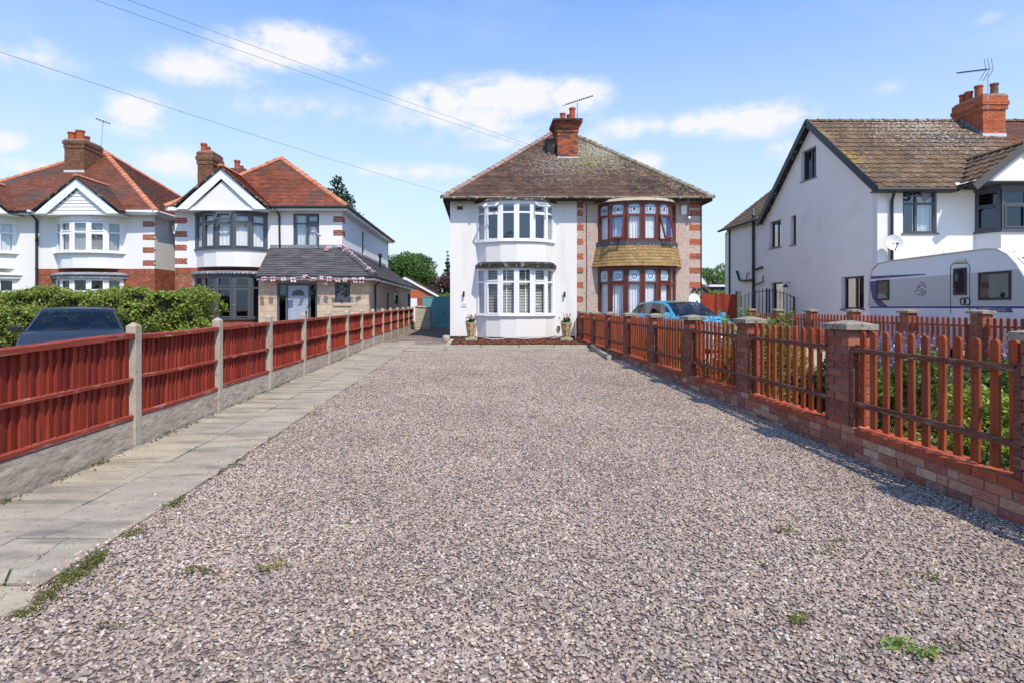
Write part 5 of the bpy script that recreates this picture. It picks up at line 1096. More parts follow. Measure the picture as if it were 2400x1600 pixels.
# sandstone extension wrapping the front and the side
YE, XE = 21.5, -3.92; ex0 = px(605.5,YE); YEB = 34.5
dhole = (px(649,YE), px(743,YE), .1, 2.24); whole = (px(785,YE), px(820.5,YE), 1.58, 2.24)
def ye(xp): return -XE*F/(CX-xp)
sh = [(ye(907), ye(911.5), 1.2, 2.1), (ye(923.5), ye(933.5), 1.45, 2.05), (ye(955.5), ye(962.6), .2, 2.2)]
w = MB(); wall(w, FRONT(YE+.02), ex0+.02, XE-.02, 0, 2.42, [dhole, whole], t=.23); wall(w, EAST(XE-.02), YE+.25, YEB, 0, 2.42, sh, t=.23); wall(w, WEST(ex0+.02), YE+.25, Y2, 0, 2.42, t=.23); wall(w, fr_at(0,YEB,1,0,0,1), A1, XE, 0, 2.4, t=.2); w.build('extension_wall', MT['mortar'], h2)
its = []; PB = [MB().cbox(0,1,-.02,.10,0,1,.0) for _ in range(1)]
def blocks(fr, u0, u1, z0, z1, holes, items, hgt=.222):
    z = z0; row = 0
    while z < z1-.05:
        u = u0-(.2 if row % 2 else 0)
        while u < u1:
            wd = R.choice((.45,.45,.6,.34)); a, b_ = max(u,u0), min(u+wd, u1); segs = [(a, b_)]
            for h in holes:
                if h[2]-.03 < z+hgt/2 < h[3]+.02:
                    ns = []
                    for (s0, s1) in segs:
                        if s1 <= h[0] or s0 >= h[1]: ns.append((s0,s1)); continue
                        if s0 < h[0]: ns.append((s0,h[0]))
                        if s1 > h[1]: ns.append((h[1],s1))
                    segs = ns
            for s0, s1 in segs:
                if s1-s0 < .04: continue
                o, U, Nn = fr; p = lpt(fr, s0+.004, R.uniform(-.002,.003), z); X = Matrix(((U[0],-Nn[0],0,0),(U[1],-Nn[1],0,0),(0,0,1,0),(0,0,0,1)))
                items.append((Matrix.Translation(p) @ X @ Matrix.Diagonal((s1-s0-.008,1,min(hgt-.008,z1-z),1)), 0))
            u += wd
        z += hgt; row += 1
SB = MB().box(0,1,0,.018,0,1)
blocks(FRONT(YE), ex0, XE, .14, 2.42, [dhole, whole], its); blocks(EAST(XE), YE+.001, YEB, .16, 2.42, sh, its)
pieces('stone_block', its, [SB], MT['stone'], h2)
window(h2, FRONT(YE), *whole, MT['anthracite'], trans=[(1.98, whole[0], whole[1])], fw=.055, n=-.04, gm=MT['glass'], sash=[(whole[0]+.04,whole[1]-.04,2.0,2.2)]); b = MB(); b.box(whole[0]-.06, whole[1]+.06, YE-.04, YE+.1, 1.44, 1.55); b.build('stone_sill', MT['stone'], h2)
b = MB(); b.box(whole[0]-.06, whole[1]+.03, YE-.035, YE+.1, 1.552, 1.58); b.build('sill', MT['anthracite'], h2)
for i, h_ in enumerate(sh): window(h2, EAST(XE), *h_, MT['anthracite'], fw=.06, n=-.03, gm=MT['glass_dark'], sash=[(h_[0]+.05,h_[1]-.05,h_[2]+.05,h_[3]-.05)])
# porch door with side lights and fanlight
d0, d1 = px(673.5,YE), px(721.6,YE); f = FRONT(YE); fb = MB()
for u0, u1 in ((dhole[0], dhole[0]+.07), (d0-.08, d0), (d1, d1+.08), (dhole[1]-.07, dhole[1])): fb.lbox(f, u0, u1, -.14, -.05, .15, 2.24)
fb.lbox(f, dhole[0]+.07, dhole[1]-.07, -.139, -.051, 2.17, 2.239); fb.lbox(f, dhole[0]+.07, d0-.08, -.138, -.052, .2, .28); fb.lbox(f, d1+.08, dhole[1]-.07, -.138, -.052, .2, .28); dfo = fb.build('door_frame', MT['anthracite'], h2)
g = MB(); g.lbox(f, dhole[0]+.07, d0-.08, -.10, -.09, .28, 2.17); g.lbox(f, d1+.08, dhole[1]-.07, -.10, -.09, .28, 2.17); g.build('side_light', MT['glass_dark'], dfo)
g = MB(); g.lbox(f, dhole[0], dhole[1], -.5, -.48, .1, 2.24); g.build('hall_shade', MT['dark'], dfo)  # dark sheet behind the door, standing for the unlit hallway
dr = MB(); dr.lbox(f, d0+.005, d1-.005, -.12, -.07, .2, 2.16); do = dr.build('front_door', MT['door_grey'], h2)
g = MB(); dm = (d0+d1)/2; rr = .23; P0 = [(dm+rr*math.cos(math.pi*j/12), 1.80+rr*.95*math.sin(math.pi*j/12)) for j in range(13)]; g.add([lpt(f,u,-.066,z) for u,z in P0], [tuple(range(13))]); g.build('fanlight', MT['anthracite'], do)
g = MB()
for x0 in (d0+.10, dm+.05):
    for z0, z1 in ((.40,1.5),(1.58,1.70)):
        for a, b_, c_, d_ in ((x0,x0+.24,z0,z0+.014),(x0,x0+.24,z1,z1+.014),(x0,x0+.014,z0,z1),(x0+.226,x0+.24,z0,z1)): g.lbox(f, a, b_, -.07, -.060, c_, d_)
g.build('moulding', MT['door_grey'], do)
g = MB(); g.lbox(f, d1-.09, d1-.05, -.07, -.04, 1.02, 1.26); g.lbox(f, d1-.18, d1-.05, -.045, -.03, 1.14, 1.165); g.build('handle', MT['rust_metal'], do)
g = MB(); g.lbox(f, dm-.13, dm+.13, -.07, -.055, .52, .60); g.build('letter_box', MT['rust_metal'], do)
t = thing('porch_light', 'white round faced lamp under the porch eaves right of the grey door', 'wall light', (px(766,YE), YE, 2.2)); b = MB(); b.lathe((px(766,YE),YE-.1,pz(670,YE)), [(.03,0),(.08,.03),(.08,.10),(.03,.13)], 12); b.build('lamp', MT['pvc'], t); b = MB(); b.bar((px(768,YE),YE-.08,pz(662,YE)),(px(770,YE),YE,pz(657,YE)),.05,.05); b.build('bracket', MT['black'], t)
# slate lean-to roof
zE, zT = 2.46, 3.62; fE = YE-.32; sE = XE+.27
tiled(h2, [Vector((px(599,fE),fE,zE)), Vector((sE,fE,zE)), Vector((A1-.0,Y2-.0,zT)), Vector((px(632,Y2),Y2,zT))], (1,0,0), (0,Y2-fE,zT-zE), .17, .34, MT['slate'], 'slate', singles=300, lift=.02)
tiled(h2, [Vector((sE,fE,zE)), Vector((sE,YEB+.3,zE)), Vector((A1,YEB-1.0,zT)), Vector((A1,Y2,zT))], (0,1,0), (A1-sE,0,zT-zE), .17, .34, MT['slate'], 'side_slate')
ridge(h2, Vector((sE,fE,zE+.03)), Vector((A1,Y2,zT+.03)), .11, .36, MT['slate'], 'hip_tile')
b = MB(); b.box(px(599,fE)+.03, sE-.02, fE+.03, YE+.0, 2.35, 2.38); b.box(XE, sE-.02, YE, YEB+.2, 2.35, 2.38); b.box(px(599,fE)+.03, sE-.03, fE+.0, fE+.028, 2.33, 2.46); b.box(sE-.03, sE-.002, fE, YEB+.3, 2.33, 2.46); b.build('fascia', MT['paint_white'], h2)
b = MB(); b.tube([(px(599,fE),fE-.05,2.45),(sE+.04,fE-.05,2.45),(sE+.04,YEB+.3,2.45)], .05, 8); b.build('gutter', MT['black'], h2)
b = MB(); b.box(px(634,Y2),A1,Y2-.03,Y2-.001,zT-.02,zT+.12); b.lbox(EAST(A1), Y2, YEB-1, .001,.03,zT-.02,zT+.1); b.build('flashing', MT['lead'], h2)
Yd = 22.6; downpipe(h2, [(sE+.03,Yd,2.42),(XE+.05,Yd,2.2),(XE+.05,Yd,.2)], .035, 'black')
YV = 5.0*F/(CX-891) if False else 28.4; xv = px(891,YV); zv = zE+(sE-xv)*(zT-zE)/(sE-A1); downpipe(h2, [(xv,YV,zv-.02),(xv,YV,zv+.55)], .055, 'black', 'vent_pipe', rings=()); b = MB(); b.lathe((xv,YV,zv+.5), [(.055,0),(.09,.04),(.09,.14),(.05,.18)], 10); b.build('vent_cowl', MT['black'], h2)
# ------------------------------------------------------------------ bunting
bt = thing('bunting', 'string of small white flags with red crosses along the slate porch eaves', 'bunting', (px(690,fE), fE-.12, 2.4))
def flag(c, u, h, w, tilt, parent):
    m = MB(); u = Vector(u).normalized(); d = (Vector((0,-math.sin(tilt[0]),-math.cos(tilt[0])))+u*tilt[1]).normalized(); n = u.cross(d)*.002
    def cell(a0,a1,b0,b1,mt):
        k = 3
        for i in range(k):
            s0, s1 = b0+(b1-b0)*i/k, b0+(b1-b0)*(i+1)/k; wv = lambda s: n.normalized()*.02*math.sin(s*7+tilt[2])
            m.add([c+u*w*a0+d*h*s0+wv(s0), c+u*w*a1+d*h*s0+wv(s0), c+u*w*a1+d*h*s1+wv(s1), c+u*w*a0+d*h*s1+wv(s1)], [(0,1,2,3)], mt)
    cell(-.5,-.1,0,.38,0); cell(.1,.5,0,.38,0); cell(-.5,-.1,.62,1,0); cell(.1,.5,.62,1,0); cell(-.1,.1,0,1,1); cell(-.5,-.1,.38,.62,1); cell(.1,.5,.38,.62,1)
    m.build('flag', [MT['flag_white'], MT['flag_red']], parent)
pts = []
for xp, yp in ((618,651),(640,651),(663,652),(686,652),(716,647),(737,653),(753,649),(771,650),(789,653),(809,653),(829,653),(848,652)): pts.append(Vector((px(xp,fE-.12), fE-.12, pz(yp,fE-.12)+.02)))
hipn = [(801,586),(796,596),(802,604),(815,617),(826,627),(838,635),(853,643),(866,650)]
f_ = lambda t: Vector((A1,Y2,zT+.16))*(1-t)+Vector((sE,fE,zE+.16))*t
hp = [Vector((px(735,Y2-.2),Y2-.2,pz(535,Y2-.2))), Vector((px(748,Y2-.25),Y2-.25,pz(550,Y2-.25))), Vector((px(771,Y2-.3),Y2-.3,pz(578,Y2-.3)))]+[f_(t) for t in (.02,.15,.29,.43,.57,.72,.85,.97)]
for P_, off in ((pts, (1,0,0)), (hp, (.7,-.6,-.4))):
    s = MB(); full = []
    for a, b_ in zip(P_[:-1], P_[1:]): full += [a, (a+b_)/2-Vector((0,0,.03))]
    full.append(P_[-1]); s.tube(full, .006, 4); s.build('string', MT['pvc'], bt)
for p in pts: flag(p, (1,R.uniform(-.4,.4),R.uniform(-.1,.1)), R.uniform(.15,.21), R.uniform(.12,.18), (R.uniform(-.2,.9), R.uniform(-.45,.45), R.uniform(0,6)), bt)
for p in hp: flag(p, (1,R.uniform(-.7,.1),R.uniform(-.3,.1)), R.uniform(.14,.19), R.uniform(.11,.17), (R.uniform(.1,1.0), R.uniform(-.8,.8), R.uniform(0,6)), bt)
# ------------------------------------------------------------------ the far left semi-detached pair
Y1 = 24.0; B1 = -12.8; BP = px(85,Y1); BL = 2*BP-B1; Z1 = 5.12; zb1 = 2.9
right = thing('semi_detached_house', 'right half of far left pair, white above red brick, with satellite dish', 'house', (-15, Y1, gz(Y1)))
left = thing('semi_detached_house', 'all white half house at the left edge of the photo', 'house', (-19.5, Y1, gz(Y1)))
ap1 = Vector((BP,28.3,8.62))
for hs, cx1, x0, x1 in ((right, -15.35, BP, B1), (left, 2*BP+15.35, BL, BP)):
    wh = 'roughcast' if hs is right else 'render_white'
    plan = [(cx1-1.27,Y1),(cx1-.87,Y1-.36),(cx1-.31,Y1-.55),(cx1+.31,Y1-.55),(cx1+.87,Y1-.36),(cx1+1.27,Y1)]
    q0, q1, g0, g1 = 3.52, 4.70, .9, 2.5
    w = MB(); wall(w, FRONT(Y1), x0+(.002 if hs is right else 0), x1, zb1, 5.05, [(cx1-1.15,cx1+1.15,q0,q1)])
    if hs is right: wall(w, EAST(x1), Y1+.25, 33, zb1-.0, 5.05)
    else: wall(w, FRONT(Y1+.0), x0, x1, 0, zb1-.001, [(cx1-1.15,cx1+1.15,g0,g1)])
    w.build('upper_wall', MT[wh], hs)
    if hs is right:
        w = MB(); wall(w, FRONT(Y1+.012), x0+.002, x1-.012, 0, zb1-.001, [(cx1-1.15,cx1+1.15,g0,g1)]); w.build('lower_wall', MT['mortar'], hs)
        w = MB(); wall(w, EAST(x1+.012), Y1+.2, 33, 0, zb1-.001); w.build('side_wall', MT['mortar'], hs)
        its = []; brick_face(FRONT(Y1), x0+.02, x1, .9, zb1-.22, its, 'flemish', holes=[(cx1-1.3,cx1+1.3,0,g1+.3)], start=0); brick_face(EAST(x1+.012), Y1+.01, 33, .9, zb1, its, start=0)
        for k in range(4): brick_face(FRONT(Y1), x1-.46, x1+.003, 4.55-.51*k, 4.55-.51*k+.225, its, start=k, proud=.01)
        pieces('brick', its, BR+HD, MT['brick_house'], hs, 300)
        sm = MB(); xx = x0+.02
        while xx < x1-.05: sm.cbox(xx, xx+.066, Y1-.014, Y1+.08, zb1-.225, zb1-.01, .004); xx += .077
        sm.build('soldier_course', MT['brick_house'], hs, kind='stuff')
    b = MB(); slab_of(b, plan, Y1, 0, zb1, q0-.04); b.build('bay_panel', MT[wh], hs)
    b = MB(); slab_of(b, plan, Y1, 0, 0, g0-.04); b.build('bay_base', MT['brick_house'] if hs is right else MT['render_white'], hs)
    b = MB(); slab_of(b, plan, Y1, .12, q0-.04, q0); slab_of(b, plan, Y1, .05, g0-.04, g0); b.build('sill', MT['pvc'], hs)
    b = MB(); slab_of(b, plan, Y1, .06, q1, 4.912); b.build('window_head', MT['paint_white'], hs)
    b = MB(); slab_of(b, plan, Y1, .16, g1, g1+.14); slab_of(b, plan, Y1, .22, g1+.14, g1+.24, d2=.05); b.build('canopy', MT['lead'] if hs is right else MT['lead_pale'], hs)
    bay5(hs, plan, q0, q1, 4.28, MT['pvc'], MT['curtain_grey'] if hs is right else MT['curtain'], (1,3), fw=.07); bay5(hs, plan, g0, g1, 2.0, MT['pvc'], None, (1,3), fw=.07, gm=MT['glass_dark'])
    if hs is right: c_ = MB(); curtain_mesh(c_, facets(plan)[4][0], .0, .55, -.12, g0, g1, .03, .09); c_.build('curtain', MT['curtain'], hs)
    r = MB(); r.box(x0+.3, x1-.3, Y1+.55, Y1+.6, .2, 5.0); r.box(x0+.3, x1-.3, Y1+.27, Y1+.55, 2.6, 2.64); r.build('room_shade', MT['dark'], hs)  # dark backing sheets, indoor shade as colour
    ee = Vector(((x1+.28) if hs is right else x0-.28, Y1-.4, Z1)); mm = Vector((BP, Y1-.4, Z1)); bb = Vector((ee.x, 33.2, Z1))
    poly = [mm, ee, ap1] if hs is right else [ee, mm, ap1]
    tiled(hs, poly, (1,0,0), (0, ap1.y-mm.y, ap1.z-Z1), .105, .165, MT['tile_red1']); tiled(hs, [ee, bb, ap1], (0,1,0), (ap1.x-ee.x,0,ap1.z-Z1), .105, .165, MT['tile_red1']); tiled(hs, [bb, Vector((BP,33.2,Z1)), ap1], (1,0,0), (0,ap1.y-33.2,ap1.z-Z1), .3, .5, MT['tile_red1'])
    ridge(hs, ee, ap1+up_, .12, .34, MT['ridge_orange']); ridge(hs, bb, ap1+up_, .12, .42, MT['ridge_orange'])
    gxl, gxr = cx1-1.60, cx1+1.60
    street_gable(hs, gxl, gxr, 23.2, 4.95, 6.2, 25, MT['tile_red1'], 'render_white', boards=(hs is right), sl_main=(ap1.z-Z1)/(ap1.y-23.6), eave_main=(23.6,Z1))
    xa, xb = (x0, x1+.25) if hs is right else (x0-.25, x1)
    b = MB(); b.box(xa, xb, Y1-.36, Y1+.01, 5.0, 5.03); b.box(xa, xb, Y1-.39, Y1-.362, 4.97, 5.10)
    if hs is right: b.box(B1, B1+.24, Y1+.01, 33, 5.0, 5.03); b.box(B1+.242, B1+.27, Y1-.36, 33, 4.97, 5.10)
    b.build('soffit', MT['paint_white'], hs)
    gg = MB()
    if hs is right: gg.tube([(gxr+.1,Y1-.46,5.09),(xb+.05,Y1-.46,5.09),(xb+.05,33,5.09)], .05, 8); gg.tube([(BP,Y1-.46,5.09),(gxl-.1,Y1-.46,5.09)], .05, 8)
    else: gg.tube([(gxr+.1,Y1-.46,5.09),(BP,Y1-.46,5.09)], .05, 8)
    gg.build('gutter', MT['pvc'] if hs is right else MT['black'], hs)
downpipe(right, [(BP+.04,Y1-.4,5.05),(BP+.06,Y1-.06,4.8),(BP+.06,Y1-.06,.3)], .05, 'black', rings=(4.0,2.9))
chimney(right, px(151,26.4), px(197,26.4), 26.4, 27.6, 7.0, pz(329,26.4), MT['brick_chimney1'], MT['mortar_dark'], [(8.28,.03),(8.45,.06)], [(px(169,26.7),26.7,.17,.42,1),(px(188,26.7),26.7,.18,.5,1),(px(183,27.3),27.3,.17,.5,1),(px(201,27.2),27.2,.17,.38,1)], flash=(7.18,7.32))
t = yagi('short aerial on a thin pole behind the chimney of the far left pair', (px(236,28.3),28.3,8.5), (px(242,28.3),28.3,pz(284,28.3)), ((px(236,28.3),28.0,pz(284,28.3)),(px(250,28.3),28.6,pz(287,28.3))), 5, reflector=False)
dish('grey satellite dish on the side wall of the brick and white house', (B1+.35,25.3,pz(537,25.3)), (.55,-1,.3), .34)
# ------------------------------------------------------------------ close board fence on the left
XF = -3.45
fence = thing('board_fence', 'red brown close board fence between concrete posts along the paved path', 'fence', (XF, 6.08, 0))
posts = [4.14+1.94*k for k in range(15)]
def ft(y): return 1.13+.0072*(y-6)
for y in posts:
    z0 = gz(y); zt = ft(y)+.115; p = MB(); w = .05
    p.add([(XF-w,y-w,z0-.1),(XF+w,y-w,z0-.1),(XF+w,y+w,z0-.1),(XF-w,y+w,z0-.1),(XF-w,y-w,zt-.035),(XF+w,y-w,zt-.035),(XF+w,y+w,zt-.035),(XF-w,y+w,zt-.035),(XF-.012,y-.012,zt),(XF+.012,y-.012,zt),(XF+.012,y+.012,zt),(XF-.012,y+.012,zt)],
          [(0,1,5,4),(1,2,6,5),(2,3,7,6),(3,0,4,7),(4,5,9,8),(5,6,10,9),(6,7,11,10),(7,4,8,11),(8,9,10,11)]); p.build('post', MT['conc_post'], fence)
brd = []
for k in range(4):      # feather-edged board: thick edge proud, slightly cupped
    p = MB(); w = .115; h = 1.0; t0, t1 = .024+.004*k, .007
    p.add([(0,0,0),(0,w,0),(t1,w,0),(t0,0,0),(0,0,h),(0,w,h),(t1,w,h),(t0,0,h)], [(0,3,2,1),(4,5,6,7),(3,7,6,2),(0,4,7,3),(2,6,5,1),(1,5,4,0)]); brd.append(p)
its = []
for a, b_ in zip(posts[:-1], posts[1:]):
    y0, y1 = a+.055, b_-.055; ym = (a+b_)/2; zt = ft(a)+.0; zt1 = ft(b_); g0 = gz(a); g1 = gz(b_); zb0 = .297+gz(a)*.9
    q = MB(); k = 10; vs = []
    gb = MB(); gb.box(XF-.022, XF+.022, y0-.01, y1+.01, min(g0,g1)-.1, .285+gz(ym)*.9); gb.build('gravel_board', MT['gravel_board'], fence)
    zlo = .300+gz(ym)*.9; zhi = (zt+zt1)/2-.02; n = 19; pitch = (y1-y0)/n
    for i in range(n):
        yy = y0+i*pitch; bow_ = R.uniform(-.018,.018)
        its.append((Matrix.Translation((XF-.028+R.uniform(0,.005), yy, zlo+R.uniform(-.002,.004))) @ Matrix.Rotation(R.uniform(-.05,.11),4,'Z') @ Matrix.Rotation(R.uniform(-.006,.006),4,'X') @ Matrix.Diagonal((1,(pitch+.012)/.115,zhi-zlo+R.uniform(-.01,.006),1)), R.randrange(4)))
    for zc, hh, tk in (((zt+zt1)/2-.025,.05,.055), ((zlo+zhi)/2-.01,.036,.034), (zlo+.022,.042,.034)):
        r = MB(); kk = 8; vs = []; sag = R.uniform(-.012,.004); slope = (zt1-zt) if tk > .05 else 0
        if tk > .05 and a < 5: slope += .03
        for i in range(kk+1):
            t_ = i/kk; y_ = y0+(y1-y0)*t_; z_ = zc+slope*(t_-.5)+sag*math.sin(math.pi*t_)+R.uniform(-.0015,.0015); x0_ = XF-.045 if tk > .05 else XF-.005
            vs += [(x0_,y_,z_-hh/2),(XF+.005+tk*.75,y_,z_-hh/2),(XF+.005+tk*.75,y_,z_+hh/2-.008),(x0_,y_,z_+hh/2)]
        r.add(vs, [(4*i+j, 4*i+(j+1)%4, 4*i+4+(j+1)%4, 4*i+4+j) for i in range(kk) for j in range(4)]+[(0,1,2,3),(4*kk+3,4*kk+2,4*kk+1,4*kk)]); r.f = [f_[::-1] for f_ in r.f]; r.build('rail', MT['fence_rail'], fence)
pieces('board', its, brd, MT['fence_red'], fence, 300)
# ------------------------------------------------------------------ picket fences on brick pillars
PSP, PD, PW = 2.18, .3375, .215
def picket_fence(label, X, y0, n0, n1, zc, mats_lim, wall_to, rail_side, seed):
    t = thing('picket_fence', label, 'fence', (X, y0, 0)); its = []; cop = []; caps = []
    core = MB()
    for k in range(n0, n1):
        y = y0+PSP*k; z0 = .285; ztop = zc-.045
        core.box(X+.012, X+PW-.012, y+.012, y+PD-.012, -.05, ztop)
        nrow = int((ztop-z0+.01)/.075)
        for r in range(nrow):
            z = z0+r*.075; lo, hi = (y, y+PD)
            a = r % 2 == 0
            hy = y if a else y+PD-.1025; sy = y+.1125 if a else y
            its.append((Matrix.Translation((X+R.uniform(-.002,.002), hy, z)), 5))                 # header laid through
            for xx in (X, X+PW-.1025): its.append((Matrix.Translation((xx+R.uniform(-.002,.002), sy, z)), 6))
        zt_ = z0+nrow*.075
        cp_ = MB(); o1 = .045; x0, x1, ya, yb = X-o1, X+PW+o1, y-o1, y+PD+o1; jz = R.uniform(-.004,.004); h1 = .05
        cp_.add([(x0,ya,0),(x1,ya,0),(x1,yb,0),(x0,yb,0),(x0,ya,h1),(x1,ya,h1),(x1,yb,h1),(x0,yb,h1),((x0+x1)/2-.02,(ya+yb)/2-.06,h1+.035),((x0+x1)/2+.02,(ya+yb)/2-.06,h1+.035),((x0+x1)/2+.02,(ya+yb)/2+.06,h1+.035),((x0+x1)/2-.02,(ya+yb)/2+.06,h1+.035)],
                [(3,2,1,0),(0,1,5,4),(1,2,6,5),(2,3,7,6),(3,0,4,7),(4,5,9,8),(5,6,10,9),(6,7,11,10),(7,4,8,11),(8,9,10,11)])
        cp_.v = [(a_,b__,c_+zt_+jz) for a_, b__, c_ in cp_.v]; cp_.build('pillar_cap', MT['cap_stone'], t)
    core.box(X+.014, X+PW-.014, y0+PSP*n0, wall_to, -.1, .213); co = core.build('mortar', MT['mortar_dark'], t)
    # base wall courses and the red coping course
    wi = []
    for row in range(-1, 3):
        y = y0+PSP*n0-(.11 if row % 2 else 0)+R.uniform(-.01,.01)
        while y < wall_to:
            wd = .1025 if R.random() < .12 else .215
            z = -.012+row*.075
            S = Matrix.Rotation(math.pi/2,4,'Z') @ Matrix.Diagonal((wd/.215,-1,1,1))
            wi.append((Matrix.Translation((X+.002+R.uniform(-.003,.003), y, z)) @ S @ Matrix.Rotation(R.uniform(-.01,.01),4,'Y'), R.randrange(3)))
            y += wd+.010
    y = y0+PSP*n0
    while y < wall_to:
        inp = any(y0+PSP*k-.1 < y+.1 < y0+PSP*k+PD-.0 for k in range(n0, n1))
        S = Matrix.Rotation(math.pi/2,4,'Z') @ Matrix.Diagonal((1,-2.05,1,1))
        (wi if inp else cop).append((Matrix.Translation((X+(.0 if inp else -.006)+R.uniform(-.002,.002), y, .2145)) @ S, R.randrange(3))); y += .225
    protos = BR+HD+[MB().cbox(0,.215,0,.1025,0,.065,.005), MB().cbox(0,.1025,0,.215,0,.065,.005)]
    pieces('brick', wi, protos, MT['brick_garden'], t, mats_lim[0]); pieces('pillar_brick', its, protos, MT['brick_pillar'], t, mats_lim[1]); pieces('coping_brick', cop, protos, MT['brick_coping'], t, mats_lim[2])
    # panels
    pk = MB(); w, th, h = .072, .02, .875; n = 6; prof = [(0,0),(w,0),(w,h-.03)]+[(w/2+w/2*math.cos(math.pi*j/n), h-.03+.034*math.sin(math.pi*j/n)) for j in range(1,n)]+[(0,h-.03)]
    pk.prism([(0,a_,b__) for a_, b__ in prof], (th,0,0)); pi = []
    for k in range(n0, n1):
        a, b_ = y0+PSP*k+PD+.004, y0+PSP*(k+1)-.004
        if b_ > wall_to+.2: b_ = wall_to
        if b_-a < .5: continue
        fx = X+.012; g = gz(a)*.25
        for yy in (a+.03, b_-.03):
            p = MB(); xx0, xx1 = (fx-.004, fx+.05); s = .03
            p.add([(xx0,yy-s,.286),(xx1,yy-s,.286),(xx1,yy+s,.286),(xx0,yy+s,.286),(xx0,yy-s,.985),(xx1,yy-s,1.05),(xx1,yy+s,1.05),(xx0,yy+s,.985)], MB.BF); p.build('panel_post', MT['picket_rail'], t)
        for zc_ in (1.0, .50):
            r = MB(); sg = R.uniform(-.006,.006); r.v = []; kk = 6; vs = []
            for i in range(kk+1):
                t_ = i/kk; yy = a+.062+(b_-a-.124)*t_; z = zc_+sg*math.sin(math.pi*t_)
                vs += [(fx,yy,z-.022),(fx+.046,yy,z-.022),(fx+.046,yy,z+.022),(fx,yy,z+.020)]
            if rail_side < 0: vs = [(x+.024,y_,z) for x, y_, z in vs]
            r.add(vs, [(4*i+j, 4*i+4+j, 4*i+4+(j+1)%4, 4*i+(j+1)%4) for i in range(kk) for j in range(4)]+[(0,3,2,1)[::-1],(4*kk,4*kk+1,4*kk+2,4*kk+3)]); r.build('rail', MT['picket_rail'] if rail_side > 0 else MT['picket'], t)
        m = 11; st = (b_-a-.14-w)/(m-1)
        for i in range(m):
            yy = a+.085+st*i-.01; xx = fx+.047 if rail_side > 0 else fx-.0
            pi.append((Matrix.Translation((xx, yy+R.uniform(-.004,.004), .300+R.uniform(-.006,.006))) @ Matrix.Rotation(R.uniform(-.012,.012),4,'X') @ Matrix.Rotation(R.uniform(-.03,.03),4,'Z'), 0))
    pieces('picket', pi, [pk], MT['picket'], t, 300)
    return t
picket_fence('orange brown picket fence on a low brick wall with brick pillars, edging the gravel drive', 3.49, 5.78, -2, 8, 1.262, (300,260,120), 22.2, 1, 1)
picket_fence('farther picket fence between brick pillars, in front of the caravan', 10.38, 12.6, -2, 6, 1.30, (60,160,20), 23.6, -1, 2)
# timber rail lying along the wall, log by the house corner, slatted store, gates
b = MB(); b.bar((3.18,15.0,gz(15)+.06),(3.42,18.7,gz(18.7)+.05),.10,.10); tag(b.build('timber_beam', MT['grey_wood']), 'grey timber beam lying on the gravel against the picket wall', 'timber')
b = MB(); b.lathe((px(1046,21.8),21.7,gz(22)), [(.13,0),(.14,.1),(.12,.2)], 10); tag(b.build('log', MT['grey_wood']), 'short cut log at the left corner of the white house', 'log')
t = thing('slatted_store', 'low store of pale weathered boards at the end of the fence', 'store', (-2.8, 29.8, gz(29.8)))
x0, x1, y0 = px(973,29.8), px(1008,29.8), 29.8
for i in range(11):
    b = MB(); z = gz(30)+.01+i*.101; b.prism([(x0,y0-.0,z),(x1,y0-.0,z),(x1,y0+.02,z+.097),(x0,y0+.02,z+.097)], (0,.014,0)); b.build('slat', MT['grey_wood'], t)
    b = MB(); b.prism([(x1+.012,y0,z),(x1+.012,y0+.9,z),(x1+.0,y0+.9,z+.097),(x1+.0,y0,z+.097)], (-.012,0,0)); b.build('slat', MT['grey_wood'], t)
b = MB(); b.add([(x0-.03,y0-.03,gz(30)+1.14),(x1+.04,y0-.03,gz(30)+1.08),(x1+.04,y0+.95,gz(30)+1.10),(x0-.03,y0+.95,gz(30)+1.18),(x0-.03,y0-.03,gz(30)+1.12),(x1+.04,y0-.03,gz(30)+1.06),(x1+.04,y0+.95,gz(30)+1.08),(x0-.03,y0+.95,gz(30)+1.16)], [(0,1,2,3),(7,6,5,4),(0,4,5,1),(1,5,6,2),(2,6,7,3),(3,7,4,0)]); b.build('lid', MT['grey_wood'], t)
b = MB(); b.box(x1+.005, x1+.02, y0-.02, y0+.02, gz(30), gz(30)+1.08); b.build('corner_post', MT['black_old'], t)
gt = thing('side_gate', 'teal vertical boarded gate between the pillar and the white house', 'gate', (-2, 32, gz(32))); YG = 32.0
x = px(990,YG); zt = pz(697,YG)
while x < -1.1:
    b = MB(); b.box(x+.003, x+.112, YG, YG+.02, gz(32)+.03, zt); b.build('board', MT['teal'], gt); x += .115
b = MB(); b.box(px(988,YG), -1.05, YG+.021, YG+.06, zt-.12, zt-.04); b.box(px(988,YG), -1.05, YG+.021, YG+.06, .5, .6); b.box(px(988,YG)-.02, -1.05, YG-.02, YG+.05, zt+.003, zt+.03); b.build('rail', MT['teal'], gt)
b = MB(); b.lathe((px(1041,YG), YG-.04, pz(735,YG)), [(.03,0),(.03,.06)], 8); b.build('latch', MT['black'], gt)
pr = thing('brick_pillar', 'red brick pillar at the left edge of the teal gate', 'pillar', (px(984,32),32,gz(32))); b = MB(); xa, xb = px(977.5,32), px(989.5,32); b.box(xa+.01,xb-.01,32.01,32.26,.2,pz(698.5,32)); b.build('core', MT['mortar'], pr)
its = []; brick_face(FRONT(32), xa, xb, gz(32), pz(699,32), its); brick_face(EAST(xb), 32, 32.27, gz(32), pz(699,32), its, start=1); pieces('brick', its, BR+HD, MT['brick_side'], pr)
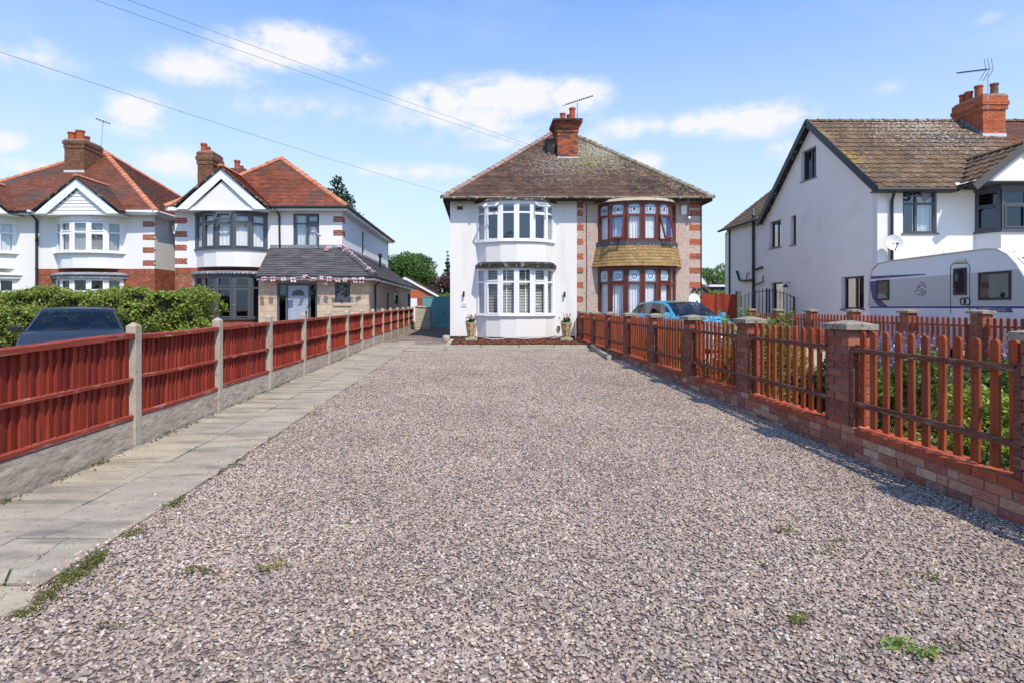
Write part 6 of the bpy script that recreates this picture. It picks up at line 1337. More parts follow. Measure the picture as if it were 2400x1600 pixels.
# dark red panels and iron gates between the pebbledashed house and the right hand house
rf = thing('panel_fence', 'tall dark red board fence between the pebbledashed house and the iron gate', 'fence', (9.2, 25.5, gz(25.5))); YQ = 25.6
x = 8.14
while x < px(1724,YQ): b = MB(); b.box(x, x+.138, YQ, YQ+.02, gz(25), pz(690,YQ)); b.build('board', MT['fence_red'], rf); x += .142
for xx in (8.25, 9.1, 9.95): b = MB(); b.box(xx-.04, xx+.04, YQ-.05, YQ-.001, gz(25), pz(687,YQ)); b.build('post', MT['fence_rail'], rf)
b = MB(); b.box(8.14, px(1724,YQ), YQ-.03, YQ-.002, 1.0, 1.07); b.build('rail', MT['fence_rail'], rf)
b = MB(); YI = 24.1; b.box(px(1726,YI), px(1735,YI), YI-.08, YI+.08, 0.1, pz(683,YI)); tag(b.build('gate_post', MT['post_olive']), 'dark square timber post left of the iron gates', 'post')
ig = thing('iron_gate', 'pair of black iron gates with rising curved tops beside the blank wall', 'gate', (px(1800,YI), YI, gz(YI)))
xa, xb = px(1738,YI), px(1861,YI); n = 15; arc = []
for i in range(n+1):
    f_ = i/n; x = xa+(xb-xa)*f_; zt = pz(699,YI)+(pz(682,YI)-pz(699,YI))*math.sin(math.pi*f_)**.9; arc.append((x,YI,zt))
    b = MB(); b.tube([(x,YI,gz(YI)+.1),(x,YI,zt+.10)], .014, 5); b.build('bar', MT['rust_metal'], ig)
b = MB(); b.tube(arc, .014, 5); b.build('top_rail', MT['rust_metal'], ig); b = MB(); b.bar((xa,YI,.45),(xb,YI,.45),.03,.03); b.build('bottom_rail', MT['rust_metal'], ig)
b = MB(); b.bar((xb,YI,.1),(xb,YI,pz(699,YI)+.05),.06,.06); b.bar((px(1797,YI),YI,.1),(px(1797,YI),YI,pz(677,YI)),.05,.05); b.bar((px(1803,YI),YI,.1),(px(1803,YI),YI,pz(679,YI)),.05,.05); b.build('stile', MT['rust_metal'], ig)
# ------------------------------------------------------------------ overhead cables
def cable(label, a, b_, sag, r=.004):
    a = Vector(a); b_ = Vector(b_); pts = [a.lerp(b_, i/24)-Vector((0,0,4*sag*(i/24)*(1-i/24))) for i in range(25)]; m = MB(); m.tube(pts, r, 5); tag(m.build('overhead_cable', MT['wire']), label, 'cable', 'overhead cables')
e1 = Vector((px(1300,24.9), 24.9, pz(360,24.9))); PP = lambda x, y, Y: (px(x,Y), Y, pz(y,Y))
cable('upper of the two nearly parallel cables crossing the big cloud', PP(-300,-222,9), e1, .06); cable('lower of the two nearly parallel cables crossing the big cloud', PP(-300,-186,9.2), e1+Vector((0,-.1,-.12)), .10)
cable('single long cable running from the left edge of the sky to the white house eaves', PP(-300,22,9), (px(1042,22), 22, pz(453,22)), .08)
# ------------------------------------------------------------------ cars
def interp(tab, s):
    for (a, va), (b, vb) in zip(tab[:-1], tab[1:]):
        if a <= s <= b:
            t = (s-a)/(b-a); t = t*t*(3-2*t)*.5+t*.5; return va+(vb-va)*t
    return tab[-1][1] if s > tab[-1][0] else tab[0][1]
def car(name, label, loc, rz, paint, L, W, spec):
    """x forward, y left. spec: tables over 0..1 from nose to tail: belt height, roof height, half width; cabin range."""
    t = thing(name, label, 'car', loc, rz); ns = 64; nc = 9
    belt, roof, hw = spec['belt'], spec['roof'], spec['hw']; c0, c1, c2_, c3 = spec['cabin']   # windscreen base, roof front, roof rear, rear window base
    def section(s):
        b = interp(belt, s); r = interp(roof, s); w = interp(hw, s)*W/2; x = L/2-L*s
        lo = [(w*.93, .18), (w*.99, .34), (w, .52), (w*.985, b-.10), (w*.95, b)]
        if r > b+.03:
            ins = min(1, (r-b)/.40); tw = w*(.93-.20*ins)
            up = [(w*.93-(w*.93-tw)*q, b+(r-.045-b)*q) for q in (.12,.5,.92)]+[(tw*.93, r-.018), (tw*.6, r-.003), (0, r+.006)]
        else: up = [(w*.93, b+.012), (w*.88, b+.022), (w*.8, b+.032), (w*.62, b+.042), (w*.35, b+.048), (0, b+.05)]
        return x, lo+up
    secs = [section(i/ns) for i in range(ns+1)]; k = len(secs[0][1]); V = []
    for x, p in secs: V += [(x, y, z) for y, z in p]+[(x, -y, z) for y, z in p[-2::-1]]
    m = 2*k-1; body = MB(); gl = {'windscreen': MB(), 'side_window': MB(), 'rear_window': MB()}; body.v = V
    for i in range(ns):
        s = (i+.5)/ns
        for j in range(m-1):
            jj = j if j < k-1 else m-2-j
            kind = None
            if jj in (5,6) and spec['side'][0] < s < spec['side'][1] and not any(abs(s-p) < .010 for p in spec['pillars']): kind = 'side_window'
            if jj in (5,6) and any(abs(s-p) < .010 for p in spec['pillars']): kind = 'black'
            if jj >= 8 and c0+.01 < s < c1-.008: kind = 'windscreen'
            if jj == 6 and False: kind = None
            if jj >= 7 and c2_+.01 < s < c3-.012: kind = 'rear_window'
            f = (i*m+j, (i+1)*m+j, (i+1)*m+j+1, i*m+j+1)
            if kind == 'black': body.f.append(f); body.m.append(1)
            elif kind:
                gg = gl[kind]; mp_ = gg.__dict__.setdefault('mp', {})
                for q in f:
                    if q not in mp_: mp_[q] = len(gg.v); gg.v.append(V[q])
                gg.f.append(tuple(mp_[q] for q in f)); gg.m.append(0)
            else: body.f.append(f); body.m.append(0)
    body.f.append(tuple(range(m))); body.m.append(0); body.f.append(tuple(ns*m+q for q in range(m))[::-1]); body.m.append(0)
    bo = body.build('body', [MT[paint], MT['black']], t, smooth=True, world=False)
    for kk, g in gl.items():
        if g.f: g.build(kk, MT['glass_car'], t, smooth=True, world=False)
    it = MB()
    it.box(-L*.30, L*.16, -W*.40, W*.40, .25, .50)
    for sy in (-1, 1):
        for xx in (L*.02, -L*.20): it.cbox(xx-.12, xx+.02, sy*.36-.22, sy*.36+.22, .45, 1.02, .03); it.cbox(xx-.12, xx-.02, sy*.36-.11, sy*.36+.11, 1.03, 1.20, .03)
    it.cbox(L*.12, L*.24, -W*.42, W*.42, .75, interp(belt,.3)-.02, .03); it.build('interior', MT['seat'], t, world=False)
    sw = MB(); c = Vector((L*.10, .36, .93)); pts = [c+Vector((-.10*math.sin(a)*.4, .18*math.cos(a), .18*math.sin(a)*.92)) for a in [i*math.pi/8 for i in range(17)]]; sw.tube(pts, .016, 6); sw.build('steering_wheel', MT['shed_grey'], t, world=False)
    for xx in (L*.5-.80, -L*.5+.75):
        for sy in (-1, 1):
            w = MB(); pts = [(.30,-.10),(.32,-.08),(.32,.08),(.30,.10),(.19,.10)]
            vs = []; n = 20
            for (r_, yy) in pts: vs += [(xx+r_*math.cos(2*math.pi*q/n), sy*(W/2-.10)+yy*sy, .32+r_*math.sin(2*math.pi*q/n)) for q in range(n)]
            w.add(vs, [(a*n+q, a*n+(q+1)%n, (a+1)*n+(q+1)%n, (a+1)*n+q) for a in range(4) for q in range(n)]); wo = w.build('wheel', MT['tyre'], t, world=False)
            r_ = MB(); r_.add([(xx+.19*math.cos(2*math.pi*q/n), sy*(W/2-.01), .32+.19*math.sin(2*math.pi*q/n)) for q in range(n)], [tuple(range(n))]); r_.build('rim', MT['silver'], wo, world=False)
    for sy in (-1, 1):
        mm = MB(); xx = L/2-L*(c0+.055); b = interp(belt, c0+.05); mm.cbox(xx-.05, xx+.05, sy*(W/2+.08)-.09, sy*(W/2+.08)+.09, b+.03, b+.14, .03); mm.bar((xx, sy*W*.45, b+.04), (xx, sy*(W/2+.02), b+.06), .04, .04); mm.build('door_mirror', MT[paint], t, world=False)
        hl = MB(); x_ = L/2-.10; hl.cbox(x_-.16, x_+.02, sy*W*.36-.14, sy*W*.36+.14, .60, .74, .03); hl.build('headlight', MT['pvc'], t, world=False)
    np_ = MB(); np_.box(L/2-.01, L/2+.02, -.26, .26, .38, .49); np_.build('number_plate', MT['pvc'], t, world=False)
    wp = MB(); b = interp(belt, c0)+.035; wp.bar((L/2-L*(c0+.005), -.1, b), (L/2-L*(c0+.06), .58, b+.07), .012, .012); wp.bar((L/2-L*(c0+.005), -.55, b), (L/2-L*(c0+.03), .05, b+.05), .012, .012); wp.build('wiper', MT['black'], t, world=False)
    return t
hatch = dict(belt=[(0,.58),(.04,.74),(.22,.96),(.45,.98),(.85,1.04),(.97,1.02),(1,.7)], roof=[(0,.5),(.20,.90),(.245,1.0),(.30,1.12),(.36,1.26),(.42,1.385),(.47,1.44),(.58,1.47),(.80,1.44),(.86,1.40),(.93,1.22),(.985,.98),(1,.7)], hw=[(0,.70),(.05,.88),(.15,.97),(.3,1),(.75,1),(.92,.93),(1,.80)], cabin=(.235,.455,.86,.98), side=(.33,.93), pillars=(.37,.60,.80))
sedan = dict(belt=[(0,.52),(.04,.68),(.26,.92),(.45,.93),(.85,1.0),(.97,.98),(1,.7)], roof=[(0,.5),(.27,.90),(.30,1.0),(.34,1.10),(.38,1.22),(.42,1.33),(.46,1.385),(.58,1.42),(.70,1.38),(.78,1.24),(.86,1.02),(1,.7)], hw=[(0,.66),(.05,.86),(.15,.97),(.3,1),(.75,1),(.92,.93),(1,.80)], cabin=(.265,.455,.70,.87), side=(.33,.80), pillars=(.35,.56,.74))
car('parked_car', 'sky blue hatchback parked behind the picket fence by the pebbledashed house', (6.12, 18.75, gz(18.7)-.03), -math.pi/2+math.radians(14), 'car_blue', 3.9, 1.70, hatch)
car('parked_car', 'dark blue grey saloon behind the board fence in front of the hedge', (-8.48, 12.9, -.02), -math.pi/2+math.radians(30), 'car_dark', 4.6, 1.84, sedan)
# ------------------------------------------------------------------ caravan
MT['taupe'] = M('taupe caravan blind', (.20,.17,.155), .8, .35, 3)
XC, WCV = 11.1, 2.2; gC = .0
cv = thing('caravan', 'white and grey touring caravan with navy stripes in front of the right hand house', 'caravan', (XC+1.1, 14.6, gC))
prof = [(17.38,.45),(17.42,1.4),(17.36,2.2),(17.25,2.45),(17.02,2.60),(16.6,2.64),(14.2,2.66),(13.4,2.67),(13.12,2.64),(12.86,2.50),(12.62,2.26),(12.36,1.90),(12.14,1.50),(11.98,1.1),(11.92,.8),(11.98,.45)]
b = MB(); b.prism([(XC,y,z) for y, z in prof], (WCV,0,0)); co = b.build('body', MT['caravan'], cv)
for xx in (XC-.012, XC+WCV-.014):
    q = MB(); q.tube([(xx+.013,y,z) for y, z in prof[1:-1]], .022, 6); q.build('edge_trim', MT['silver'], cv)
def cpoly(pts, mat, name, off=.003, th=.003):
    q = MB(); q.prism([(XC-off, y, z) for y, z in pts], (-th,0,0)); return q.build(name, MT[mat], cv)
def CY_(xp): return XC*F/(xp-CX)
def cpt(xp, yp): Y = CY_(xp); return (Y, pz(yp, Y))
def edge(z):   # front edge of the side at height z
    pr = prof[8:]; 
    for (ya, za), (yb_, zb_) in zip(pr[:-1], pr[1:]):
        if zb_ <= z <= za: return ya+(yb_-ya)*(za-z)/(za-zb_)
    return 12
cpoly([(17.385,1.44),(17.37,2.13),(edge(2.18)+.03,2.18),(edge(1.9)+.03,1.9),(edge(1.6)+.03,1.6),(edge(1.44)+.03,1.44)], 'caravan_grey', 'side_panel')
cpoly([(17.35,1.37),(17.35,1.42),(edge(1.4)+.03,1.42),(edge(1.38)+.03,1.37)], 'caravan_blue', 'stripe', .004)
cpoly([(17.30,2.19),(17.30,2.27),(15.2,2.225),(15.2,2.20)], 'caravan_blue', 'stripe', .007)
sw = [cpt(*p) for p in ((2040,660),(2056,659),(2058,680),(2063,700),(2073,712),(2085,721),(2070,722),(2056,715),(2046,700),(2041,680))]; cpoly(sw, 'caravan_blue', 'rear_sweep', .007)
def cwin(x0, x1, y0, y1, y0b, y1b, name='caravan_window'):
    a, b2, c_, d = cpt(x0,y1), cpt(x1,y1b), cpt(x1,y0b), cpt(x0,y0); zt = (c_[1]+d[1])/2; zb_ = (a[1]+b2[1])/2; Y0, Y1_ = a[0], b2[0]
    q = MB(); w_ = .05
    q.box(XC-.03, XC-.009, Y1_, Y0, zb_, zb_+w_); q.box(XC-.03, XC-.009, Y1_, Y0, zt-w_, zt); q.box(XC-.03, XC-.009, Y1_, Y1_+w_, zb_+w_, zt-w_); q.box(XC-.03, XC-.009, Y0-w_, Y0, zb_+w_, zt-w_)
    wo = q.build(name, MT['black'], cv); g = MB(); g.add([(XC-.026,Y1_+w_,zb_+w_),(XC-.026,Y0-w_,zb_+w_),(XC-.026,Y0-w_,zt-w_),(XC-.026,Y1_+w_,zt-w_)], [(0,1,2,3)]); g.build('pane', MT['glass_dark'], wo)
    g = MB(); g.box(XC-.0105, XC-.0095, Y1_+w_, Y0-w_, zb_+w_, zt-w_); g.build('blind', MT['taupe'], wo); return wo
cwin(2056,2085,657,705,657,703); cwin(2236.5,2266.5,630,692,628,692); cwin(2295,2371,640,703.5,634.5,703.5)
dr_ = [cpt(2228.5,735),cpt(2228.5,626),cpt(2233,619),cpt(2268,617),cpt(2273.5,625),cpt(2273.5,735)]; q = MB(); q.tube([(XC-.008,y,z) for y, z in dr_], .008, 4); q.build('door_seal', MT['shed_grey'], cv)
dm_ = [cpt(2230,734),cpt(2230,700),cpt(2272,699),cpt(2272,734)]
h_ = cpt(2262,707); q = MB()
for k, rr in ((-.05,.075),(.07,.085)):
    q.tube([(XC-.014,h_[0]-k+rr*math.cos(a),h_[1]+rr*math.sin(a)) for a in [i*math.pi/8 for i in range(17)]], .013, 5)
q.build('door_handle', MT['black'], cv)
q = MB(); a, b2 = cpt(2240,614.5), cpt(2266,612.5); q.box(XC-.05, XC-.002, b2[0], a[0], a[1]-.02, a[1]+.03); q.build('awning_light', MT['silver'], cv)
tp = [cpt(2287,720.5),cpt(2296,732),cpt(2375,732.5),cpt(2368,720)]; cpoly(tp, 'caravan_blue', 'name_panel', .012)
def text(s, loc, size, mat, parent, rot, name='lettering'):
    cu = bpy.data.curves.new(name, 'FONT'); cu.body = s; cu.size = size; cu.extrude = .001; tmp = bpy.data.objects.new('tmp', cu); col.objects.link(tmp)
    dg = bpy.context.evaluated_depsgraph_get(); me = bpy.data.meshes.new_from_object(tmp.evaluated_get(dg)); me.name = name; bpy.data.objects.remove(tmp); bpy.data.curves.remove(cu)
    me.materials.clear(); me.materials.append(MT[mat]); X = Matrix.Translation(loc) @ rot.to_matrix().to_4x4(); me.transform(X); o = bpy.data.objects.new(name, me); col.objects.link(o); attach(o, parent); return o
a = cpt(2296,727); text('S P O R T', (XC-.019, a[0], a[1]+.0), .075, 'pvc', cv, Euler((math.pi/2,0,-math.pi/2)))
q = MB(); a, b2 = cpt(2322,724), cpt(2363,724); q.box(XC-.018,XC-.0165,b2[0],a[0],a[1],a[1]+.008); a, b2 = cpt(2325,728), cpt(2362,728)
yy = a[0]
while yy > b2[0]+.03: q.box(XC-.018,XC-.0165,yy-.022,yy,a[1]-.015,a[1]+.012); yy -= .034
q.build('lettering', MT['caravan_grey'], cv)
q = MB()
for st in ([(2143,684),(2150,680),(2157,671),(2163,668)], [(2153,683),(2160,679),(2164,676)], [(2146,689),(2152,690)], [(2154,694),(2156,690),(2163,682),(2170,681),(2171,685),(2167,691),(2160,694)], [(2160,694),(2163,688),(2168,684)], [(2157,664),(2160,662),(2163,665),(2165,662)], [(2164,669),(2168,666),(2170,668)], [(2167,673),(2171,671),(2170,675)], [(2150,676),(2154,671),(2157,669)]):
    q.tube([(XC-.010, *cpt(*p)) for p in st], .007, 4)
q.build('line_emblem', MT['black'], cv)
# nose: front window and stripes across the curved front
def nosez(z): return edge(z)
for za, zb_, x0, x1, mt, nm in ((1.25,2.45,XC+.42,XC+WCV-.42,'glass_dark','front_window'),):
    q = MB(); k = 8; vs = []
    for i in range(k+1): z = za+(zb_-za)*i/k; y = edge(z)-.012; vs += [(x0,y,z),(x1,y,z)]
    q.add(vs, [(2*i,2*i+1,2*i+3,2*i+2) for i in range(k)]); q.build(nm, MT[mt], cv, smooth=True)
    q = MB(); q.add([(x,y+.006,z) for x,y,z in vs], [(2*i,2*i+1,2*i+3,2*i+2) for i in range(k)]); q.build('front_blind', MT['shed_grey'], cv)
for x0, w_ in ((XC+.16,.02),(XC+.27,.05)):
    q = MB(); k = 10; vs = []
    for i in range(k+1): z = 1.0+1.6*i/k; y = edge(z)-.008; vs += [(x0,y,z),(x0+w_,y,z)]
    q.add(vs, [(2*i,2*i+1,2*i+3,2*i+2) for i in range(k)]); q.build('nose_stripe', MT['caravan_blue'], cv)
for y0_, y1_, x_ in ((16.3,15.6,XC+.7),(14.3,13.8,XC+.8)): q = MB(); q.cbox(x_-.3,x_+.3,y1_,y0_,2.64,2.72,.02); q.build('roof_light', MT['caravan'], cv)
q = MB(); q.lathe((XC+.5,15.2,2.63), [(.03,0),(.03,.08),(.06,.09),(.06,.12)], 8); q.build('roof_vent', MT['caravan'], cv)
for x_ in (XC+.12, XC+WCV-.12):
    w = MB(); n = 20; vs = []
    for r_, dx in ((.32,-.1),(.32,.1),(.18,.1)): vs += [(x_+dx*(-1 if x_ < XC+1 else 1), 14.75+r_*math.cos(2*math.pi*k/n), .32+r_*math.sin(2*math.pi*k/n)) for k in range(n)]
    w.add(vs, [(a*n+k, a*n+(k+1)%n, (a+1)*n+(k+1)%n, (a+1)*n+k) for a in range(2) for k in range(n)]+[tuple(2*n+k for k in range(n))]); w.build('wheel', MT['tyre'], cv)
q = MB(); q.bar((XC+.5,12.0,.42),(XC+1.1,10.7,.45),.08,.08); q.bar((XC+1.7,12.0,.42),(XC+1.1,10.7,.45),.08,.08); q.tube([(XC+1.1,10.9,.0),(XC+1.1,10.9,.5)],.04,8); q.build('hitch', MT['rust_metal'], cv)
for yy in (12.5, 16.9): q = MB(); q.bar((XC+.15,yy,.0),(XC+.15,yy,.5),.05,.05); q.build('corner_steady', MT['rust_metal'], cv)
# ------------------------------------------------------------------ hedge and planting
def hedge(label, x0, x1, y0, y1, z0, z1, n, mat, leaf=.05, name='hedge'):
    t = thing(name, label, 'hedge', ((x0+x1)/2,(y0+y1)/2,z0)); c = MB(); nx, nz = 24, 6; ctop = []
    c.box(x0+.12, x1-.12, y0+.14, y1-.14, z0, z1-.05); c.build('shade_core', M(label[:12]+' twigs', (.03,.035,.015), .95, .4, 9), t)  # added dark box blocks see-through, standing for the hedge's shaded inside
    pts = []
    L_, D_, H_ = x1-x0, y1-y0, z1-z0; A = [L_*H_, L_*D_, D_*H_, D_*H_]; tot = sum(A)
    for i in range(n):
        r = R.uniform(0, tot); 
        bmp = lambda a, b: .12*math.sin(a*2.3+b*1.7)+.10*math.sin(a*5.1-b*3.3)+.07*math.sin(a*11+b*2)+R.gauss(0,.07)
        if r < A[0]: x = R.uniform(x0,x1); z = R.uniform(z0,z1); y = y0+bmp(x,z*3)+.04
        elif r < A[0]+A[1]: x = R.uniform(x0,x1); y = R.uniform(y0,y1); z = z1+bmp(x*1.3,y*2)*.6
        elif r < A[0]+A[1]+A[2]: y = R.uniform(y0,y1); z = R.uniform(z0,z1); x = x1+bmp(y,z*3)
        else: y = R.uniform(y0,y1); z = R.uniform(z0,z1); x = x0+bmp(y,z*3)
        pts.append((x,y,z))
    V, T = leaves(pts, leaf, up=.5, nrm=np.array([0,-.35,0])); np_obj('foliage', V, T, MT[mat], t); return t
hedge('clipped green hedge across the front of the left hand gardens', -19.5, -7.15, 15.5, 16.6, .1, 1.74, 46000, 'leaf_hedge', .085)
hedge('nearer hedge at the left edge beside the dark car', -17, -10.75, 14.5, 15.3, 0, 1.36, 14000, 'leaf_hedge', .085)
def shrub(label, x, y, h, r, mat, n, leaf, name='shrub', cat='shrub', z0=None, group=None, stems=7, narrow=.5, up=.5):
    z0 = gz(y) if z0 is None else z0; t = thing(name, label, cat, (x,y,z0), group=group); s = MB(); cs, rs = [], []
    for k in range(stems):
        a = R.uniform(0,6.28); rr = r*R.uniform(.2,.75); p = Vector((x+math.cos(a)*rr, y+math.sin(a)*rr, z0+h*R.uniform(.45,.92))); s.tube([(x+R.uniform(-.05,.05),y,z0),((x+p.x)/2,(y+p.y)/2,z0+h*.4),tuple(p)], [.012,.01,.005], 5); cs.append(p); rs.append((r*.42,r*.42,h*.24))
    s.build('stems', MT['trunk'], t); P_ = cloud(cs, rs, n); P_ = P_[P_[:,2] > z0+.01]; V, T = leaves(P_, leaf, up=up, narrow=narrow); np_obj('foliage', V, T, MT[mat], t); return t
# broad leaved plants by the third and fourth pillars
def broad(label, x, y, hs_, seed):
    t = thing('leafy_plant', label, 'plant', (x,y,gz(y))); s = MB(); V = []; T = []; k0 = 0; allv = []; allt = []
    for (dx, dy, h) in hs_:
        p0 = Vector((x+dx*.3,y+dy*.3,gz(y))); p1 = Vector((x+dx,y+dy,gz(y)+h)); s.tube([p0, p0.lerp(p1,.5)+Vector((.03,0,.04)), p1], [.011,.009,.004], 5)
        n = int(h*20)
        for i in range(n):
            f = .35+.65*i/n; c = p0.lerp(p1, f); a = i*2.4+R.uniform(-.4,.4); l = .17*(1.2-.6*f)*R.uniform(.8,1.2); d = Vector((math.cos(a),math.sin(a),.35+.6*(f>.9))).normalized(); sd_ = d.cross(Vector((0,0,1))).normalized(); w = l*.26; dr = Vector((0,0,-l*.22))
            P5 = [c, c+d*l*.45+sd_*w+Vector((0,0,.01)), c+d*l+dr, c+d*l*.45-sd_*w+Vector((0,0,.01)), c+d*l*.45-Vector((0,0,.012))]
            b0 = len(allv); allv += [tuple(q) for q in P5]; allt += [(b0,b0+1,b0+4),(b0+1,b0+2,b0+4),(b0+4,b0+2,b0+3),(b0+4,b0+3,b0)]
    s.build('stems', MT['leaf_mid'], t); np_obj('leaves', np.array(allv), np.array(allt), MT['leaf_bright'], t)
broad('tall plant with bright green leaves leaning over the second pillar', 4.0, 8.7, [(R.uniform(-.35,.45),R.uniform(-.6,.6),R.uniform(1.0,1.42)) for _ in range(16)], 1)
broad('leafy plant with bright leaves between the blue car and the third pillar', 3.95, 9.6, [(R.uniform(-.3,.2),R.uniform(-.3,.3),R.uniform(.8,1.36)) for _ in range(9)], 2)
broad('small bright leaved plant against the pillar in front of the blue car', 3.95, 11.7, [(R.uniform(-.2,.2),R.uniform(-.3,.3),R.uniform(.9,1.2)) for _ in range(7)], 3)
broad('bright leaved plant farther back in front of the blank wall', 5.6, 13.6, [(R.uniform(-.5,.5),R.uniform(-.4,.4),R.uniform(.9,1.35)) for _ in range(12)], 4)
for lb, x, y, h, r, mt, n, lf in (('low yellow green shrub behind the nearest picket panel', 4.15,4.5,.52,.42,'leaf_yellow',3200,.05), ('dark glossy shrub pushing through the nearest pickets', 3.85,4.3,.30,.30,'leaf_dark',1500,.045), ('yellow green shrub right of the nearest pillar', 4.7,5.6,.62,.5,'leaf_yellow',3600,.05),
    ('mid green bush just behind the nearest brick pillar', 4.2,6.2,.85,.45,'leaf_mid',3200,.065), ('dark green bush behind the second panel', 4.0,7.2,.55,.38,'leaf_dark',2200,.07), ('yellow green bush in the middle of the bed', 4.9,7.4,.6,.5,'leaf_yellow',2400,.055), ('mid green bush behind the third panel', 4.1,9.9,.65,.4,'leaf_mid',2000,.06), ('yellow green bush beyond the third pillar', 4.6,10.8,.6,.5,'leaf_yellow',2000,.06),
    ('tall mid green bush filling the view through the second panel', 4.7,8.0,.95,.5,'leaf_mid',3600,.07), ('tall yellow green bush seen through the third panel', 4.6,9.4,.9,.45,'leaf_yellow',3000,.06), ('mid green bush seen through the fifth panel', 4.4,13.9,.8,.4,'leaf_mid',2000,.07), ('dark bush near the fourth pillar', 4.0,12.9,.7,.35,'leaf_dark',1500,.06), ('green bush near the far end of the picket fence', 4.1,15.2,.6,.35,'leaf_mid',1300,.06)): shrub(lb, x, y, h, r, mt, n, lf)
shrub('pale green shrub behind the nearest pillar with thin leaves', 5.6, 6.4, .75, .6, 'leaf_mid', 2600, .10, narrow=.22, up=1.0)
def lavender(label, x, y, h, n):
    t = thing('lavender', label, 'lavender', (x,y,gz(y)), group='lavender bushes behind the picket fence'); s = MB(); fp = []; lp = []
    for i in range(n):
        a = R.uniform(0,6.28); sp = R.uniform(.05,.5); hh = h*R.uniform(.75,1.05); p0 = Vector((x+math.cos(a)*.1,y+math.sin(a)*.1,gz(y))); p1 = Vector((x+math.cos(a)*sp,y+math.sin(a)*sp,gz(y)+hh)); d = p1-p0
        s.bar(p0+d*.25, p1, .005, .005)
        for k in range(7): fp.append(tuple(p0+d*(.84+.16*k/6)+Vector((R.gauss(0,.006),R.gauss(0,.006),0))))
        for k in range(5): lp.append(tuple(p0+d*R.uniform(.1,.6)+Vector((R.gauss(0,.04),R.gauss(0,.04),0))))
    s.build('stems', MT['lavender_st'], t); V, T = leaves(fp, .03, up=.2, narrow=.9); np_obj('flowers', V, T, MT['lavender_fl'], t); V, T = leaves(lp, .10, up=.1, narrow=.15); np_obj('foliage', V, T, MT['lavender_st'], t)
for i, (x, y, h, lb) in enumerate(((5.2,5.1,1.0,'tall lavender bush right of the nearest pillar'),(5.9,5.6,1.02,'lavender bush in the middle of the nearest panel'),(6.1,6.6,1.02,'lavender bush behind and left of the middle one'),(4.9,6.9,.95,'lavender bush just left of the nearest pillar'),(6.6,5.0,1.0,'lavender bush at the right edge of the photo'),(5.6,8.3,.98,'lavender bush behind the second panel'),(7.2,6.0,1.02,'farthest right lavender bush before the far picket fence'))): lavender(lb, x, y, h, 150)
gc_ = []
for i in range(22000):
    x = R.uniform(3.78,7.5) if R.random() < .6 else R.uniform(3.78,5.0); y = R.uniform(2.6,12.8) if x > 4.9 else R.uniform(2.6,20); hgt = .12+.13*math.sin(x*2.1+y*1.3)+.10*math.sin(x*4.7-y*2.9); gc_.append((x, y, gz(y)+R.uniform(.0,max(.04,hgt))))
V, T = leaves(gc_, .07, up=.6, narrow=.5); np_obj('ground_cover', V, T, MT['leaf_ground'], label='low leafy ground cover filling the bed behind the picket fence', kind='stuff')
# weeds in the gravel and along the joints
wp_ = []; dp_ = []
for (xp, yp, rx, ry, n) in ((205,1330,40,28,420),(150,1360,45,20,300),(110,1400,40,20,200),(60,1440,40,12,110),(235,1308,30,16,130),(300,1255,24,10,70),(330,1245,20,12,60),(405,1185,40,10,100),(415,1178,22,12,90),(420,1170,18,8,60),(560,1080,25,6,40),(745,965,30,10,90),(735,975,30,8,60),(680,1010,14,4,20),(830,895,10,4,20),(905,862,8,3,20),(945,838,12,4,30),(815,920,9,4,20)):
    for _ in range(int(n*.8)):
        a = R.gauss(0,.5); b2 = R.gauss(0,.45); X_ = xp+a*rx; Y_ = yp+b2*ry-a*ry*.9*(1 if xp < 800 else 0); Yd_ = F*EYE/(Y_-CY); wp_.append((px(X_,Yd_), Yd_, gz(Yd_)+R.uniform(.008,.022)))
V, T = leaves(wp_, .021, up=1.0, narrow=.4); np_obj('moss_strip', V, T, MT['moss'], label='moss and low weeds along the broken edge of the path', kind='stuff')
jw = []
for i in range(34):
    y = R.uniform(3.2,17); n = R.choice((6,10,25)); zx = -3.38+R.uniform(0,.03)
    for _ in range(n): yy = y+R.gauss(0,.09); jw.append((zx+R.gauss(0,.02), yy, gz(yy)+R.uniform(.008,.045)))
V, T = leaves(jw, .028, up=.6, narrow=.6); np_obj('joint_weeds', V, T, MT['moss'], label='small weeds growing at the foot of the board fence', kind='stuff')
dl = MB()
for i in range(240):
    if i < 110: y = R.uniform(3.1,9); x = -3.37+abs(R.gauss(0,.03))
    else: x = R.gauss(2.2,.7); y = R.uniform(12.5,17); 
    if x > 3.4: continue
    l = R.uniform(.010,.024); a = R.uniform(0,6.28); u = Vector((math.cos(a),math.sin(a),R.uniform(-.2,.3)))*l; v = Vector((-math.sin(a),math.cos(a),R.uniform(0,.5)))*l*.5; c = Vector((x,y,gz(y)+.022)); dl.add([c-u,c-v,c+u,c+v], [(0,1,2,3)])
dl.build('dead_leaves', MT['dead_leaf'], label='scattered dead leaves on the gravel and at the fence foot', kind='stuff')
def weed(label, xp, yp, n, spread, mat, leaf=.05, yl=.5):
    Yd_ = F*EYE/(yp-CY); x = px(xp,Yd_); t = []; 
    for _ in range(n): t.append((x+R.gauss(0,spread), Yd_+R.gauss(0,spread*yl), gz(Yd_)+R.uniform(.014,.04)))
    V, T = leaves([(a-x,b-Yd_,c) for a,b,c in t], leaf*.72, up=.9, narrow=.38); o = np_obj('weed', V, T, MT[mat], label=label, cat='weed'); o.location = (x, Yd_, 0)
